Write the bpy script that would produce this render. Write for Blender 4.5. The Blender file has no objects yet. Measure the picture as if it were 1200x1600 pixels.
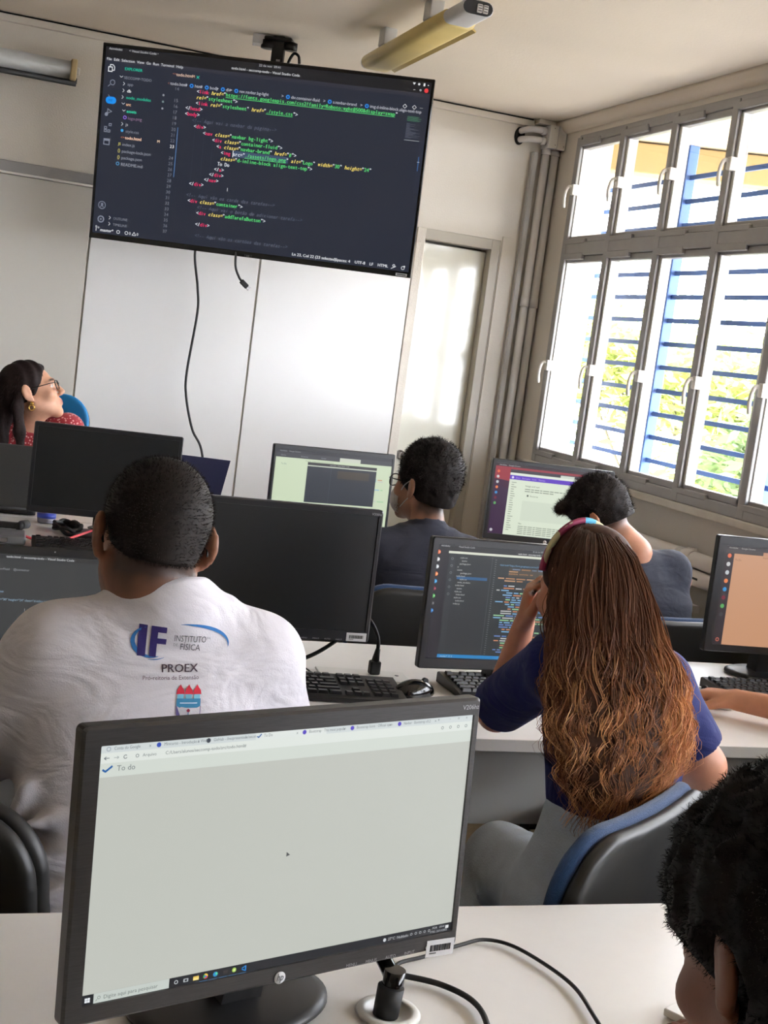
import bpy, bmesh, math, random
import numpy as np
from mathutils import Vector, Matrix
from mathutils.bvhtree import BVHTree

SC = bpy.context.scene
COL = SC.collection
PI = math.pi
rad = math.radians

# ------------------------------------------------------------------ camera
def look_axes(yaw, pitch, roll):
    f = Vector((math.sin(yaw)*math.cos(pitch), math.cos(yaw)*math.cos(pitch), -math.sin(pitch)))
    s = Vector((math.cos(yaw), -math.sin(yaw), 0))
    u = s.cross(f)
    c, n = math.cos(roll), math.sin(roll)
    return c*s + n*u, -n*s + c*u, f
CAM_S, CAM_U, CAM_F = look_axes(rad(19.34), rad(6.94), rad(7.59))
cam_data = bpy.data.cameras.new('camera')
cam_data.lens = 2038.0/1600*36
cam_data.sensor_width = 36
cam_data.clip_start = 0.02
cam = bpy.data.objects.new('camera', cam_data)
COL.objects.link(cam)
cam.matrix_world = Matrix(((CAM_S.x, CAM_U.x, -CAM_F.x, 0), (CAM_S.y, CAM_U.y, -CAM_F.y, 0),
                           (CAM_S.z, CAM_U.z, -CAM_F.z, 1.49), (0, 0, 0, 1)))
SC.camera = cam

# ------------------------------------------------------------------ sky, sun, exposure
EXPO = 1.5
SC.view_settings.view_transform = 'Standard'
SC.view_settings.look = 'None'
SC.view_settings.exposure = EXPO
SC.view_settings.gamma = 1
SC.view_settings.use_curve_mapping = False
world = bpy.data.worlds.new('overcast_sky'); SC.world = world
world.use_nodes = True
bg = world.node_tree.nodes['Background']
bg.inputs['Color'].default_value = (0.95, 0.94, 1.03, 1)
bg.inputs['Strength'].default_value = 10.4
SC.cycles.max_bounces = 8
SC.cycles.diffuse_bounces = 5
SC.cycles.glossy_bounces = 3
SC.cycles.transparent_max_bounces = 8
SC.cycles.sample_clamp_indirect = 4
SC.cycles.caustics_reflective = False
SC.cycles.caustics_refractive = False

# ------------------------------------------------------------------ colours and materials
def lin1(v): return v/12.92 if v <= 0.04045 else ((v+0.055)/1.055)**2.4
def lin(c):
    """sRGB 0-255 triple -> linear"""
    return tuple(lin1(x/255.0) for x in c)
def mat(name, c, rough=0.5, metal=0.0, spec=0.5, noise=0.0, nscale=30.0, bump=0.0, bscale=80.0,
        coat=0.0, sheen=0.0, sub=0.0, trans=0.0, stretch=None, attr=False, nfreq2=None):
    m = bpy.data.materials.new(name); m.use_nodes = True
    nt = m.node_tree; b = nt.nodes['Principled BSDF']
    base = lin(c)
    b.inputs['Base Color'].default_value = (*base, 1)
    b.inputs['Roughness'].default_value = rough
    b.inputs['Metallic'].default_value = metal
    b.inputs['Specular IOR Level'].default_value = spec
    b.inputs['Coat Weight'].default_value = coat
    b.inputs['Coat Roughness'].default_value = 0.08
    b.inputs['Sheen Weight'].default_value = sheen
    b.inputs['Subsurface Weight'].default_value = sub
    b.inputs['Subsurface Radius'].default_value = (0.02, 0.008, 0.004)
    b.inputs['Transmission Weight'].default_value = trans
    tc = nt.nodes.new('ShaderNodeTexCoord'); mp = nt.nodes.new('ShaderNodeMapping')
    nt.links.new(tc.outputs['Object'], mp.inputs['Vector'])
    if stretch: mp.inputs['Scale'].default_value = stretch
    if noise or attr:
        col = None
        if attr:
            a = nt.nodes.new('ShaderNodeVertexColor'); a.layer_name = 'tint'; col = a.outputs['Color']
        if noise:
            n = nt.nodes.new('ShaderNodeTexNoise'); n.inputs['Scale'].default_value = nscale; n.inputs['Detail'].default_value = 4
            nt.links.new(mp.outputs['Vector'], n.inputs['Vector'])
            mr = nt.nodes.new('ShaderNodeMapRange')
            mr.inputs['From Min'].default_value = 0.25; mr.inputs['From Max'].default_value = 0.75
            mr.inputs['To Min'].default_value = 1-noise; mr.inputs['To Max'].default_value = 1+noise
            nt.links.new(n.outputs['Fac'], mr.inputs['Value'])
            mx = nt.nodes.new('ShaderNodeVectorMath'); mx.operation = 'SCALE'
            if col is not None: nt.links.new(col, mx.inputs[0])
            else: mx.inputs[0].default_value = base
            nt.links.new(mr.outputs['Result'], mx.inputs['Scale'])
            col = mx.outputs['Vector']
        nt.links.new(col, b.inputs['Base Color'])
    if bump:
        n2 = nt.nodes.new('ShaderNodeTexNoise'); n2.inputs['Scale'].default_value = bscale; n2.inputs['Detail'].default_value = 3
        nt.links.new(mp.outputs['Vector'], n2.inputs['Vector'])
        bp = nt.nodes.new('ShaderNodeBump'); bp.inputs['Strength'].default_value = bump; bp.inputs['Distance'].default_value = 0.01
        nt.links.new(n2.outputs['Fac'], bp.inputs['Height'])
        nt.links.new(bp.outputs['Normal'], b.inputs['Normal'])
    return m
def screen_mat(name, strength, rough=0.35):
    m = bpy.data.materials.new(name); m.use_nodes = True
    nt = m.node_tree; b = nt.nodes['Principled BSDF']
    b.inputs['Base Color'].default_value = (0.012, 0.012, 0.013, 1)
    b.inputs['Roughness'].default_value = rough
    b.inputs['Specular IOR Level'].default_value = 0.35
    a = nt.nodes.new('ShaderNodeVertexColor'); a.layer_name = 'tint'
    nt.links.new(a.outputs['Color'], b.inputs['Emission Color'])
    b.inputs['Emission Strength'].default_value = strength*2**(-EXPO)
    return m
M = {}
M['wall'] = mat('wall_paint_cream', (216, 209, 197), 0.55, noise=0.03, nscale=3, bump=0.15, bscale=160)
M['wall_low'] = mat('wall_paint_grey_beige', (192, 188, 180), 0.5, noise=0.03, nscale=3, bump=0.12, bscale=160)
M['ceiling'] = mat('ceiling_paint', (233, 222, 208), 0.75, noise=0.04, nscale=1.5, bump=0.1, bscale=120)
M['wall_far'] = mat('wall_paint_low_bounce', (172, 166, 156), 0.6, noise=0.04, nscale=3)  # unseen left and back walls, tone darkened to cut bounced light
M['floor'] = mat('floor_terrazzo', (166, 150, 124), 0.45, noise=0.12, nscale=90)
M['panel'] = mat('gloss_panel_white', (226, 225, 223), 0.22, coat=0.3, noise=0.01, nscale=2)
M['board'] = mat('board_face_beige', (200, 196, 187), 0.35)
M['alu'] = mat('aluminium_painted', (158, 156, 154), 0.45, metal=0.25, noise=0.04, nscale=20)
M['alu_light'] = mat('aluminium_light', (205, 203, 198), 0.35, metal=0.3)
M['handle_white'] = mat('white_handle_enamel', (225, 222, 216), 0.3)
M['marble'] = mat('sill_stone', (205, 200, 190), 0.35, noise=0.08, nscale=14)
M['door'] = mat('door_gloss_white', (232, 230, 216), 0.12, coat=0.8, bump=0.02, bscale=6)
M['pvc'] = mat('pvc_white', (222, 219, 218), 0.2, coat=0.7)
M['pvc_grey'] = mat('pvc_lilac_grey', (178, 174, 184), 0.3, coat=0.2)
M['black_pl'] = mat('black_plastic', (30, 30, 31), 0.42, noise=0.06, nscale=60)
M['bezel'] = mat('brushed_black_bezel', (55, 53, 52), 0.38, noise=0.28, nscale=9, stretch=(6, 6, 120), bump=0.05, bscale=60)
M['bezel2'] = mat('smooth_black_bezel', (34, 34, 37), 0.32)
M['gloss_black'] = mat('gloss_black_plastic', (14, 14, 15), 0.12)
M['offscreen'] = mat('switched_off_panel', (22, 24, 25), 0.33, spec=0.6)
M['grey_pl'] = mat('grey_plastic', (92, 92, 94), 0.4)
M['rubber'] = mat('black_rubber', (20, 20, 20), 0.6)
M['key'] = mat('key_black', (28, 28, 29), 0.35)
M['desk'] = mat('desk_laminate_white', (232, 229, 225), 0.28, spec=0.5, noise=0.012, nscale=40)
M['desk_edge'] = mat('desk_edge_grey', (190, 187, 180), 0.4)
M['modesty'] = mat('modesty_panel_grey', (150, 149, 144), 0.55)
M['duct'] = mat('duct_grey', (178, 175, 170), 0.6)
M['jamb'] = mat('door_frame_beige', (186, 180, 168), 0.5)
M['leg'] = mat('leg_black_steel', (26, 26, 26), 0.4, metal=0.3)
M['steel'] = mat('steel', (170, 170, 172), 0.25, metal=1)
M['gold'] = mat('gold', (226, 180, 96), 0.25, metal=1)
M['white_pl'] = mat('white_plastic', (222, 220, 214), 0.35)
M['sticker'] = mat('sticker_silver', (205, 205, 205), 0.4)
M['ink'] = mat('ink_black', (30, 30, 30), 0.6)
M['print_light'] = mat('print_light_grey', (170, 170, 172), 0.5)
M['blue_fab'] = mat('blue_upholstery', (14, 56, 100), 0.85, noise=0.15, nscale=300, bump=0.3, bscale=500, sheen=0.3)
M['blue_chair'] = mat('bright_blue_chair', (28, 128, 190), 0.6, noise=0.05, nscale=200)
M['shell'] = mat('black_chair_shell', (31, 31, 30), 0.46, bump=0.05, bscale=14, noise=0.1, nscale=6)
M['red_cable'] = mat('red_cable', (226, 82, 92), 0.4)
M['lamp_yellow'] = mat('yellowed_diffuser', (216, 194, 128), 0.35, noise=0.05, nscale=8)
M['lamp_white'] = mat('lamp_housing_white', (208, 208, 208), 0.3, metal=0.2)
M['scr_tube'] = mat('projection_screen_tube', (172, 172, 168), 0.4)
M['blue_bar'] = mat('grille_blue_paint', (62, 100, 166), 0.5, noise=0.1, nscale=12)
M['concrete'] = mat('facade_cream', (158, 134, 92), 0.8, noise=0.08, nscale=5)
M['soffit'] = mat('soffit_cream', (206, 192, 160), 0.8, noise=0.04, nscale=2)
M['trunk'] = mat('bark', (120, 110, 96), 0.85, noise=0.2, nscale=20)
M['navy_card'] = mat('navy_folder', (30, 34, 74), 0.55)
M['laptop_grey'] = mat('laptop_lid_grey', (70, 71, 70), 0.42, noise=0.03, nscale=200)
M['glass_lens'] = mat('lens', (230, 235, 240), 0.05, trans=1.0)
M['blue_cap'] = mat('blue_cap', (60, 80, 190), 0.35)
M['clear_pl'] = mat('clear_plastic', (225, 228, 245), 0.15, trans=0.6)
M['screen'] = screen_mat('lit_screen', 1.0)
def glass_mat():
    m = bpy.data.materials.new('window_glass'); m.use_nodes = True
    nt = m.node_tree; nt.nodes.clear()
    o = nt.nodes.new('ShaderNodeOutputMaterial'); t = nt.nodes.new('ShaderNodeBsdfTransparent')
    g = nt.nodes.new('ShaderNodeBsdfGlossy'); mx = nt.nodes.new('ShaderNodeMixShader')
    g.inputs['Roughness'].default_value = 0.02; mx.inputs[0].default_value = 0.045
    t.inputs['Color'].default_value = (0.95, 0.97, 0.96, 1)
    nt.links.new(t.outputs[0], mx.inputs[1]); nt.links.new(g.outputs[0], mx.inputs[2])
    nt.links.new(mx.outputs[0], o.inputs[0])
    return m
M['glass'] = glass_mat()
def leaf_mat(name, c):
    m = mat(name, c, 0.6, noise=0.25, nscale=3)
    nt = m.node_tree; b = nt.nodes['Principled BSDF']; o = nt.nodes['Material Output']
    t = nt.nodes.new('ShaderNodeBsdfTranslucent'); t.inputs['Color'].default_value = (*lin(c), 1)
    mx = nt.nodes.new('ShaderNodeMixShader'); mx.inputs[0].default_value = 0.45
    nt.links.new(b.outputs[0], mx.inputs[1]); nt.links.new(t.outputs[0], mx.inputs[2]); nt.links.new(mx.outputs[0], o.inputs[0])
    return m
M['leaf1'] = leaf_mat('leaf_yellow_green', (158, 168, 92))
M['leaf2'] = leaf_mat('leaf_green', (96, 116, 70))
M['leaf3'] = leaf_mat('leaf_ochre', (176, 150, 112))

# ------------------------------------------------------------------ mesh helpers
def new_obj(name, me, parent=None):
    o = bpy.data.objects.new(name, me); COL.objects.link(o)
    if parent is not None: o.parent = parent
    return o
def tag(o, label=None, cat=None, group=None, kind=None):
    if label: o['label'] = label
    if cat: o['category'] = cat
    if group: o['group'] = group
    if kind: o['kind'] = kind
    return o
def empty(name, loc=(0, 0, 0), rz=0.0, label=None, cat=None, group=None, kind=None):
    o = bpy.data.objects.new(name, None); COL.objects.link(o)
    o.empty_display_size = 0.1
    o.location = loc; o.rotation_euler = (0, 0, rz)
    return tag(o, label, cat, group, kind)
class MB:
    """collects shapes in one bmesh, each shape with a material slot"""
    def __init__(s): s.bm = bmesh.new(); s.mats = []
    def slot(s, m):
        if m not in s.mats: s.mats.append(m)
        return s.mats.index(m)
    def _fin(s, faces, m, smooth):
        i = s.slot(m)
        for f in faces:
            f.material_index = i; f.smooth = smooth
    def box(s, c, size, m, R=None, bev=0.0, seg=2, smooth=False):
        b = bmesh.new(); bmesh.ops.create_cube(b, size=1)
        for v in b.verts: v.co = Vector((v.co.x*size[0], v.co.y*size[1], v.co.z*size[2]))
        if bev > 0:
            bmesh.ops.bevel(b, geom=b.edges[:], offset=min(bev, min(size)*0.49), segments=seg, profile=0.5, affect='EDGES')
        s._merge(b, c, R, m, smooth or bev > 0 and seg > 2)
        return s
    def _merge(s, b, c, R, m, smooth):
        T = Matrix.Translation(Vector(c)) @ (R.to_4x4() if R is not None else Matrix.Identity(4))
        mp = {}
        for v in b.verts: mp[v] = s.bm.verts.new(T @ v.co)
        fs = []
        for f in b.faces:
            try: fs.append(s.bm.faces.new([mp[v] for v in f.verts]))
            except ValueError: pass
        s._fin(fs, m, smooth); b.free()
    def poly(s, verts, faces, m, smooth=False):
        vs = [s.bm.verts.new(Vector(v)) for v in verts]
        fs = []
        for f in faces:
            try: fs.append(s.bm.faces.new([vs[i] for i in f]))
            except ValueError: pass
        s._fin(fs, m, smooth); return s
    def tube(s, pts, r, m, n=8, cap=True, closed=False, smooth=True, flat=1.0):
        pts = [Vector(p) for p in pts]; k = len(pts)
        rs = r if isinstance(r, (list, tuple)) else [r]*k
        rings = []; up = None
        for i, p in enumerate(pts):
            if closed: t = pts[(i+1) % k]-pts[i-1]
            else: t = pts[min(i+1, k-1)]-pts[max(i-1, 0)]
            t.normalize()
            if up is None: up = t.orthogonal().normalized() if abs(t.z) > 0.9 else Vector((0, 0, 1))
            a = (up - t*up.dot(t))
            if a.length < 1e-5: a = t.orthogonal()
            a.normalize(); up = a; b = t.cross(a)
            rings.append([s.bm.verts.new(p+(a*math.cos(q)*flat+b*math.sin(q))*rs[i]) for q in [2*PI*j/n for j in range(n)]])
        fs = []
        for i in range(k if closed else k-1):
            A, B = rings[i], rings[(i+1) % k]
            for j in range(n): fs.append(s.bm.faces.new((A[j], A[(j+1) % n], B[(j+1) % n], B[j])))
        s._fin(fs, m, smooth)
        if cap and not closed:
            s._fin([s.bm.faces.new(list(reversed(rings[0]))), s.bm.faces.new(rings[-1])], m, False)
        return s
    def cyl(s, a, b, r, m, n=16, r2=None): return s.tube([a, b], [r, r if r2 is None else r2], m, n)
    def prism(s, outline, axis, d0, d1, m, smooth=False):
        """outline: 2D points; axis 'x','y','z' extruded d0..d1; cyclic coords (other two axes in order)"""
        def P(u, v, d): return {'x': (d, u, v), 'y': (u, d, v), 'z': (u, v, d)}[axis]
        n = len(outline)
        vs = [P(u, v, d0) for u, v in outline]+[P(u, v, d1) for u, v in outline]
        fs = [list(range(n)), list(range(2*n-1, n-1, -1))]+[[i, i+n, (i+1) % n+n, (i+1) % n] for i in range(n)]
        return s.poly(vs, fs, m, smooth)
    def lathe(s, prof, m, c=(0, 0, 0), n=24, R=None, smooth=True, sx=1.0, sy=1.0):
        b = bmesh.new(); rings = []
        for r, z in prof:
            rings.append([b.verts.new((r*math.cos(2*PI*j/n)*sx, r*math.sin(2*PI*j/n)*sy, z)) for j in range(n)])
        for i in range(len(prof)-1):
            for j in range(n): b.faces.new((rings[i][j], rings[i][(j+1) % n], rings[i+1][(j+1) % n], rings[i+1][j]))
        if prof[0][0] > 1e-6: b.faces.new(list(reversed(rings[0])))
        if prof[-1][0] > 1e-6: b.faces.new(rings[-1])
        bmesh.ops.remove_doubles(b, verts=b.verts[:], dist=1e-7)
        s._merge(b, c, R, m, smooth); return s
    def build(s, name, parent=None, recalc=True):
        if recalc: bmesh.ops.recalc_face_normals(s.bm, faces=s.bm.faces[:])
        me = bpy.data.meshes.new(name); s.bm.to_mesh(me); s.bm.free()
        for m in s.mats: me.materials.append(m)
        return new_obj(name, me, parent)
def struct(o): o['kind'] = 'structure'; return o
def rect_outline(x0, y0, x1, y1, r=0.0, n=4):
    if r <= 0: return [(x0, y0), (x1, y0), (x1, y1), (x0, y1)]
    o = []
    for cx, cy, a in ((x1-r, y0+r, -PI/2), (x1-r, y1-r, 0), (x0+r, y1-r, PI/2), (x0+r, y0+r, PI)):
        for i in range(n+1):
            q = a+PI/2*i/n; o.append((cx+r*math.cos(q), cy+r*math.sin(q)))
    return o
def smooth_path(pts, n=8):
    """Catmull-Rom through the points"""
    P = [Vector(p) for p in pts]; out = []
    for i in range(len(P)-1):
        a = P[max(i-1, 0)]; b = P[i]; c = P[i+1]; d = P[min(i+2, len(P)-1)]
        for k in range(n):
            t = k/n
            out.append(0.5*((2*b)+(c-a)*t+(2*a-5*b+4*c-d)*t*t+(3*b-a-3*c+d)*t**3))
    out.append(P[-1]); return out
def copy_tree(o, parent=None):
    c = o.copy(); COL.objects.link(c); c.parent = parent
    for ch in o.children: copy_tree(ch, c)
    return c

# ------------------------------------------------------------------ text as mesh (built-in font)
_glyph = {}
def text_mesh(body):
    """verts (x, y), faces, width of a string set in the built-in font at size 1"""
    if body in _glyph: return _glyph[body]
    cu = bpy.data.curves.new('t', 'FONT'); cu.body = body; cu.resolution_u = 2
    ob = bpy.data.objects.new('t', cu)
    me = ob.to_mesh()
    vs = [(v.co.x, v.co.y) for v in me.vertices]; fs = [tuple(p.vertices) for p in me.polygons]
    ob.to_mesh_clear(); bpy.data.objects.remove(ob); bpy.data.curves.remove(cu)
    w = (max(v[0] for v in vs)) if vs else 0.3
    _glyph[body] = (vs, fs, w); return _glyph[body]
class Screen:
    """flat picture of a lit display; u right, v down, 0..1 over w x h metres; local x, z with the viewer at -y"""
    def __init__(s, w, h, base, y=0.0, u0=0, v0=0, u1=1, v1=1):
        s.w, s.h, s.y = w, h, y; s.V = []; s.F = []; s.C = []; s.lay = 0
        s.rect(u0, v0, u1, v1, base)
    def pt(s, u, v, lay): return ((u-0.5)*s.w, s.y-lay*0.00012, (0.5-v)*s.h)
    def poly(s, pts, c, lay=1):
        i = len(s.V); s.V += [s.pt(u, v, lay) for u, v in pts]; s.F.append(tuple(range(i, i+len(pts)))); s.C.append(lin(c))
    def rect(s, u0, v0, u1, v1, c, lay=0): s.poly([(u0, v1), (u1, v1), (u1, v0), (u0, v0)], c, lay)
    def disc(s, u, v, r, c, lay=2, n=14):
        s.poly([(u+r*s.h/s.w*math.cos(-2*PI*i/n), v+r*math.sin(-2*PI*i/n)*-1) for i in range(n)][::-1], c, lay)
    def ring(s, u, v, r, t, c, lay=2, n=16, a0=0.0, a1=2*PI):
        k = s.h/s.w
        for i in range(n):
            p, q = a0+(a1-a0)*i/n, a0+(a1-a0)*(i+1)/n
            s.poly([(u+(r)*k*math.cos(p), v+r*math.sin(p)), (u+(r-t)*k*math.cos(p), v+(r-t)*math.sin(p)),
                    (u+(r-t)*k*math.cos(q), v+(r-t)*math.sin(q)), (u+r*k*math.cos(q), v+r*math.sin(q))], c, lay)
    def line(s, u0, v0, u1, v1, t, c, lay=2):
        x0, y0, x1, y1 = u0*s.w, v0*s.h, u1*s.w, v1*s.h
        dx, dy = x1-x0, y1-y0; L = math.hypot(dx, dy) or 1; nx, ny = -dy/L*t/2*s.h, dx/L*t/2*s.h
        s.poly([((x0+nx)/s.w, (y0+ny)/s.h), ((x1+nx)/s.w, (y1+ny)/s.h), ((x1-nx)/s.w, (y1-ny)/s.h), ((x0-nx)/s.w, (y0-ny)/s.h)], c, lay)
    def text(s, body, u, v, size, c, lay=3, align='l', slant=0.0, squeeze=1.0):
        """size = font size as fraction of h, v = baseline"""
        vs, fs, w = text_mesh(body); k = size*s.h/s.w*squeeze; i = len(s.V)
        off = {'l': 0, 'c': -w*k/2, 'r': -w*k}[align]
        s.V += [s.pt(u+off+(x+slant*y)*k, v-y*size, lay) for x, y in vs]
        for f in fs: s.F.append(tuple(j+i for j in f)); s.C.append(lin(c))
        return u+off+w*k
    def mono(s, body, u, v, cw, size, c, lay=3, slant=0.0, bold=0.0):
        """monospaced: cw = cell width in u"""
        for n, ch in enumerate(body):
            if ch == ' ': continue
            vs, fs, w = text_mesh(ch); k = size*s.h/s.w; i = len(s.V)
            xs = [p[0] for p in vs]; mid = (max(xs)+min(xs))/2; gw = (max(xs)-min(xs))*k
            q = min(1.0, cw*0.9/gw) if gw > 0 else 1
            s.V += [s.pt(u+(n+0.5)*cw+((x-mid)*q+slant*y)*k, v-y*size, lay) for x, y in vs]
            for f in fs: s.F.append(tuple(j+i for j in f)); s.C.append(lin(c))
        return u+len(body)*cw
    def build(s, name, parent, material=None):
        me = bpy.data.meshes.new(name); me.from_pydata(s.V, [], s.F)
        ca = me.color_attributes.new('tint', 'FLOAT_COLOR', 'CORNER')
        data = []
        for f, c in zip(s.F, s.C): data += [c[0], c[1], c[2], 1.0]*len(f)
        ca.data.foreach_set('color', data)
        me.materials.append(material or M['screen'])
        return new_obj(name, me, parent)

# ------------------------------------------------------------------ smooth solids (signed distance fields -> one surface)
def rotm(yaw=0, pitch=0, roll=0):
    """yaw about z (counter-clockwise), pitch up about x, roll about y"""
    return np.array((Matrix.Rotation(yaw, 3, 'Z') @ Matrix.Rotation(pitch, 3, 'X') @ Matrix.Rotation(roll, 3, 'Y')))
class Sdf:
    def __init__(s, lo, hi, h):
        s.lo = np.array(lo, float); s.h = h
        s.n = np.ceil((np.array(hi)-s.lo)/h).astype(int)+1
        s.F = np.full(tuple(s.n), 0.08, np.float32)
        s.ax = [s.lo[i]+h*np.arange(s.n[i]) for i in range(3)]
    def blk(s, lo, hi):
        a = np.clip(np.floor((np.array(lo)-s.lo)/s.h).astype(int), 0, s.n); b = np.clip(np.ceil((np.array(hi)-s.lo)/s.h).astype(int)+1, 0, s.n)
        if np.any(b <= a): return None, None
        sl = tuple(slice(a[i], b[i]) for i in range(3))
        P = np.stack(np.meshgrid(s.ax[0][sl[0]], s.ax[1][sl[1]], s.ax[2][sl[2]], indexing='ij'), -1).astype(np.float32)
        return sl, P
    def mix(s, sl, d, k, op):
        f = s.F[sl]
        if op == 'add':
            if k > 0:
                h = np.maximum(k-np.abs(f-d), 0)/k; s.F[sl] = np.minimum(f, d)-h*h*k/4
            else: s.F[sl] = np.minimum(f, d)
        elif op == 'sub':
            d = -d
            if k > 0:
                h = np.maximum(k-np.abs(f-d), 0)/k; s.F[sl] = np.maximum(f, d)+h*h*k/4
            else: s.F[sl] = np.maximum(f, d)
    def ell(s, c, r, R=None, k=0.01, op='add', noise=None):
        c = np.array(c, float); r = np.array(r, float); m = max(r)+k+0.03
        sl, P = s.blk(c-m, c+m)
        if sl is None: return s
        q = P-c
        if R is not None: q = q @ R
        a = q/r; k0 = np.linalg.norm(a, axis=-1); k1 = np.linalg.norm(a/r, axis=-1)
        d = k0*(k0-1)/np.maximum(k1, 1e-6)
        if noise: d = d+noise(P)
        s.mix(sl, d, k, op); return s
    def cone(s, a, b, ra, rb, k=0.01, op='add', flat_a=False, flat_b=False, squash=None, noise=None):
        a = np.array(a, float); b = np.array(b, float); m = max(ra, rb)*(1.5 if squash else 1)+k+0.02
        sl, P = s.blk(np.minimum(a, b)-m, np.maximum(a, b)+m)
        if sl is None: return s
        ab = b-a; L = np.linalg.norm(ab); u = ab/max(L, 1e-9)
        q = P-a; t = (q @ u)/L; tc = np.clip(t, 0, 1)
        v = q-tc[..., None]*ab
        if squash is not None:      # (direction, factor): thinner along direction
            dn, fc = np.array(squash[0], float), squash[1]; dn /= np.linalg.norm(dn)
            v = v+((v @ dn)*(1/fc-1))[..., None]*dn
        d = np.linalg.norm(v, axis=-1)-(ra+(rb-ra)*tc)
        if flat_b: d = np.maximum(d, (t-1)*L)
        if flat_a: d = np.maximum(d, -t*L)
        if noise: d = d+noise(P)
        s.mix(sl, d, k, op); return s
    def chain(s, pts, rs, k=0.01, **kw):
        for i in range(len(pts)-1): s.cone(pts[i], pts[i+1], rs[i], rs[i+1], k=k, **kw)
        return s
    def loft(s, secs, k=0.02, p=2.3, noise=None, op='add'):
        """secs: (z, cx, cy, rx, ry, yaw) from low to high"""
        S = np.array(secs, float); zs = S[:, 0]; mr = S[:, 3:5].max()+0.05
        lo = np.array([S[:, 1].min()-mr, S[:, 2].min()-mr, zs[0]-0.03]); hi = np.array([S[:, 1].max()+mr, S[:, 2].max()+mr, zs[-1]+0.03])
        sl, P = s.blk(lo, hi)
        if sl is None: return s
        z = P[..., 2]; g = lambda i: np.interp(z, zs, S[:, i])
        x, y = P[..., 0]-g(1), P[..., 1]-g(2); w = g(5); c, n = np.cos(w), np.sin(w)
        X, Y = x*c+y*n, -x*n+y*c; rx, ry = g(3), g(4)
        e = (np.abs(X/rx)**p+np.abs(Y/ry)**p)**(1/p)
        d = (e-1)*np.minimum(rx, ry)
        d = np.maximum(d, np.maximum(zs[0]-z, z-zs[-1]))
        if noise: d = d+noise(P)
        s.mix(sl, d, k, op); return s
    def cut(s, pt, n, lo=None, hi=None):
        """remove the half space in front of pt along n (within lo..hi)"""
        sl, P = s.blk(lo if lo is not None else s.lo, hi if hi is not None else s.lo+s.n*s.h)
        if sl is None: return s
        n = np.array(n, float); n /= np.linalg.norm(n)
        s.F[sl] = np.maximum(s.F[sl], (P-np.array(pt)) @ n); return s
    def noise(s, fn, band=0.03):
        P = np.stack(np.meshgrid(*s.ax, indexing='ij'), -1).astype(np.float32)
        s.F = s.F+fn(P).astype(np.float32); return s
    def verts_faces(s):
        F = s.F.copy(); F[0] = F[-1] = 0.05; F[:, 0] = F[:, -1] = 0.05; F[:, :, 0] = F[:, :, -1] = 0.05
        I = F < 0; n = F.shape
        cnt = sum(I[i:n[0]-1+i, j:n[1]-1+j, k:n[2]-1+k].astype(np.int8) for i in (0, 1) for j in (0, 1) for k in (0, 1))
        act = (cnt > 0) & (cnt < 8); idx = np.argwhere(act)
        ids = -np.ones(act.shape, np.int64); ids[tuple(idx.T)] = np.arange(len(idx))
        acc = np.zeros((len(idx), 3)); num = np.zeros(len(idx))
        cor = [(i, j, k) for i in (0, 1) for j in (0, 1) for k in (0, 1)]
        val = {c: F[idx[:, 0]+c[0], idx[:, 1]+c[1], idx[:, 2]+c[2]] for c in cor}
        for a in cor:
            for ax in range(3):
                if a[ax] == 0:
                    b = tuple(1 if i == ax else a[i] for i in range(3)); va, vb = val[a], val[b]
                    mk = (va < 0) != (vb < 0); t = va[mk]/(va[mk]-vb[mk])
                    p = np.tile(np.array(a, float), (mk.sum(), 1)); p[:, ax] += t
                    acc[mk] += p; num[mk] += 1
        V = s.lo+s.h*(idx+acc/num[:, None])
        Q = []
        for ax in range(3):
            u, v = [(1, 2), (2, 0), (0, 1)][ax]
            A = np.moveaxis(I, ax, 0); m = A[:-1] != A[1:]
            m = np.moveaxis(m, 0, ax)
            e = np.argwhere(m); ok = (e[:, u] > 0) & (e[:, v] > 0) & (e[:, u] < n[u]-1) & (e[:, v] < n[v]-1); e = e[ok]
            inside = I[tuple(e.T)]
            def gid(du, dv):
                q = e.copy(); q[:, u] -= du; q[:, v] -= dv; return ids[tuple(q.T)]
            quad = np.stack([gid(1, 1), gid(0, 1), gid(0, 0), gid(1, 0)], 1)
            quad[~inside] = quad[~inside][:, ::-1]; Q.append(quad)
        return V, np.concatenate(Q)
    def build(s, name, m, parent=None, loc=(0, 0, 0), smooth_it=1, color=None, extra=None):
        V, Q = s.verts_faces()
        if smooth_it:
            E = np.concatenate([Q[:, [0, 1]], Q[:, [1, 2]], Q[:, [2, 3]], Q[:, [3, 0]]])
            for _ in range(smooth_it):
                acc = np.zeros_like(V); c = np.zeros(len(V))
                for i in range(3): acc[:, i] = np.bincount(E[:, 0], V[E[:, 1], i], len(V))+np.bincount(E[:, 1], V[E[:, 0], i], len(V))
                c = np.bincount(E[:, 0], minlength=len(V))+np.bincount(E[:, 1], minlength=len(V))
                V = V*0.5+0.5*acc/np.maximum(c, 1)[:, None]
        s.V, s.Q = V, Q
        me = bpy.data.meshes.new(name)
        W = (V-np.array(loc)).astype(np.float32)
        nq = len(Q); F4 = Q
        if extra is not None:                     # (verts, tris, colours) added to the same mesh
            eV, eT = extra[0]-np.array(loc), extra[1]
        else: eV, eT = np.zeros((0, 3)), np.zeros((0, 3), int)
        allV = np.concatenate([W, eV.astype(np.float32)])
        me.vertices.add(len(allV)); me.vertices.foreach_set('co', allV.ravel())
        me.loops.add(nq*4+len(eT)*3); me.loops.foreach_set('vertex_index', np.concatenate([F4.ravel(), (eT+len(W)).ravel()]).astype(np.int32))
        me.polygons.add(nq+len(eT))
        st = np.concatenate([np.arange(nq)*4, nq*4+np.arange(len(eT))*3]).astype(np.int32)
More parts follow.
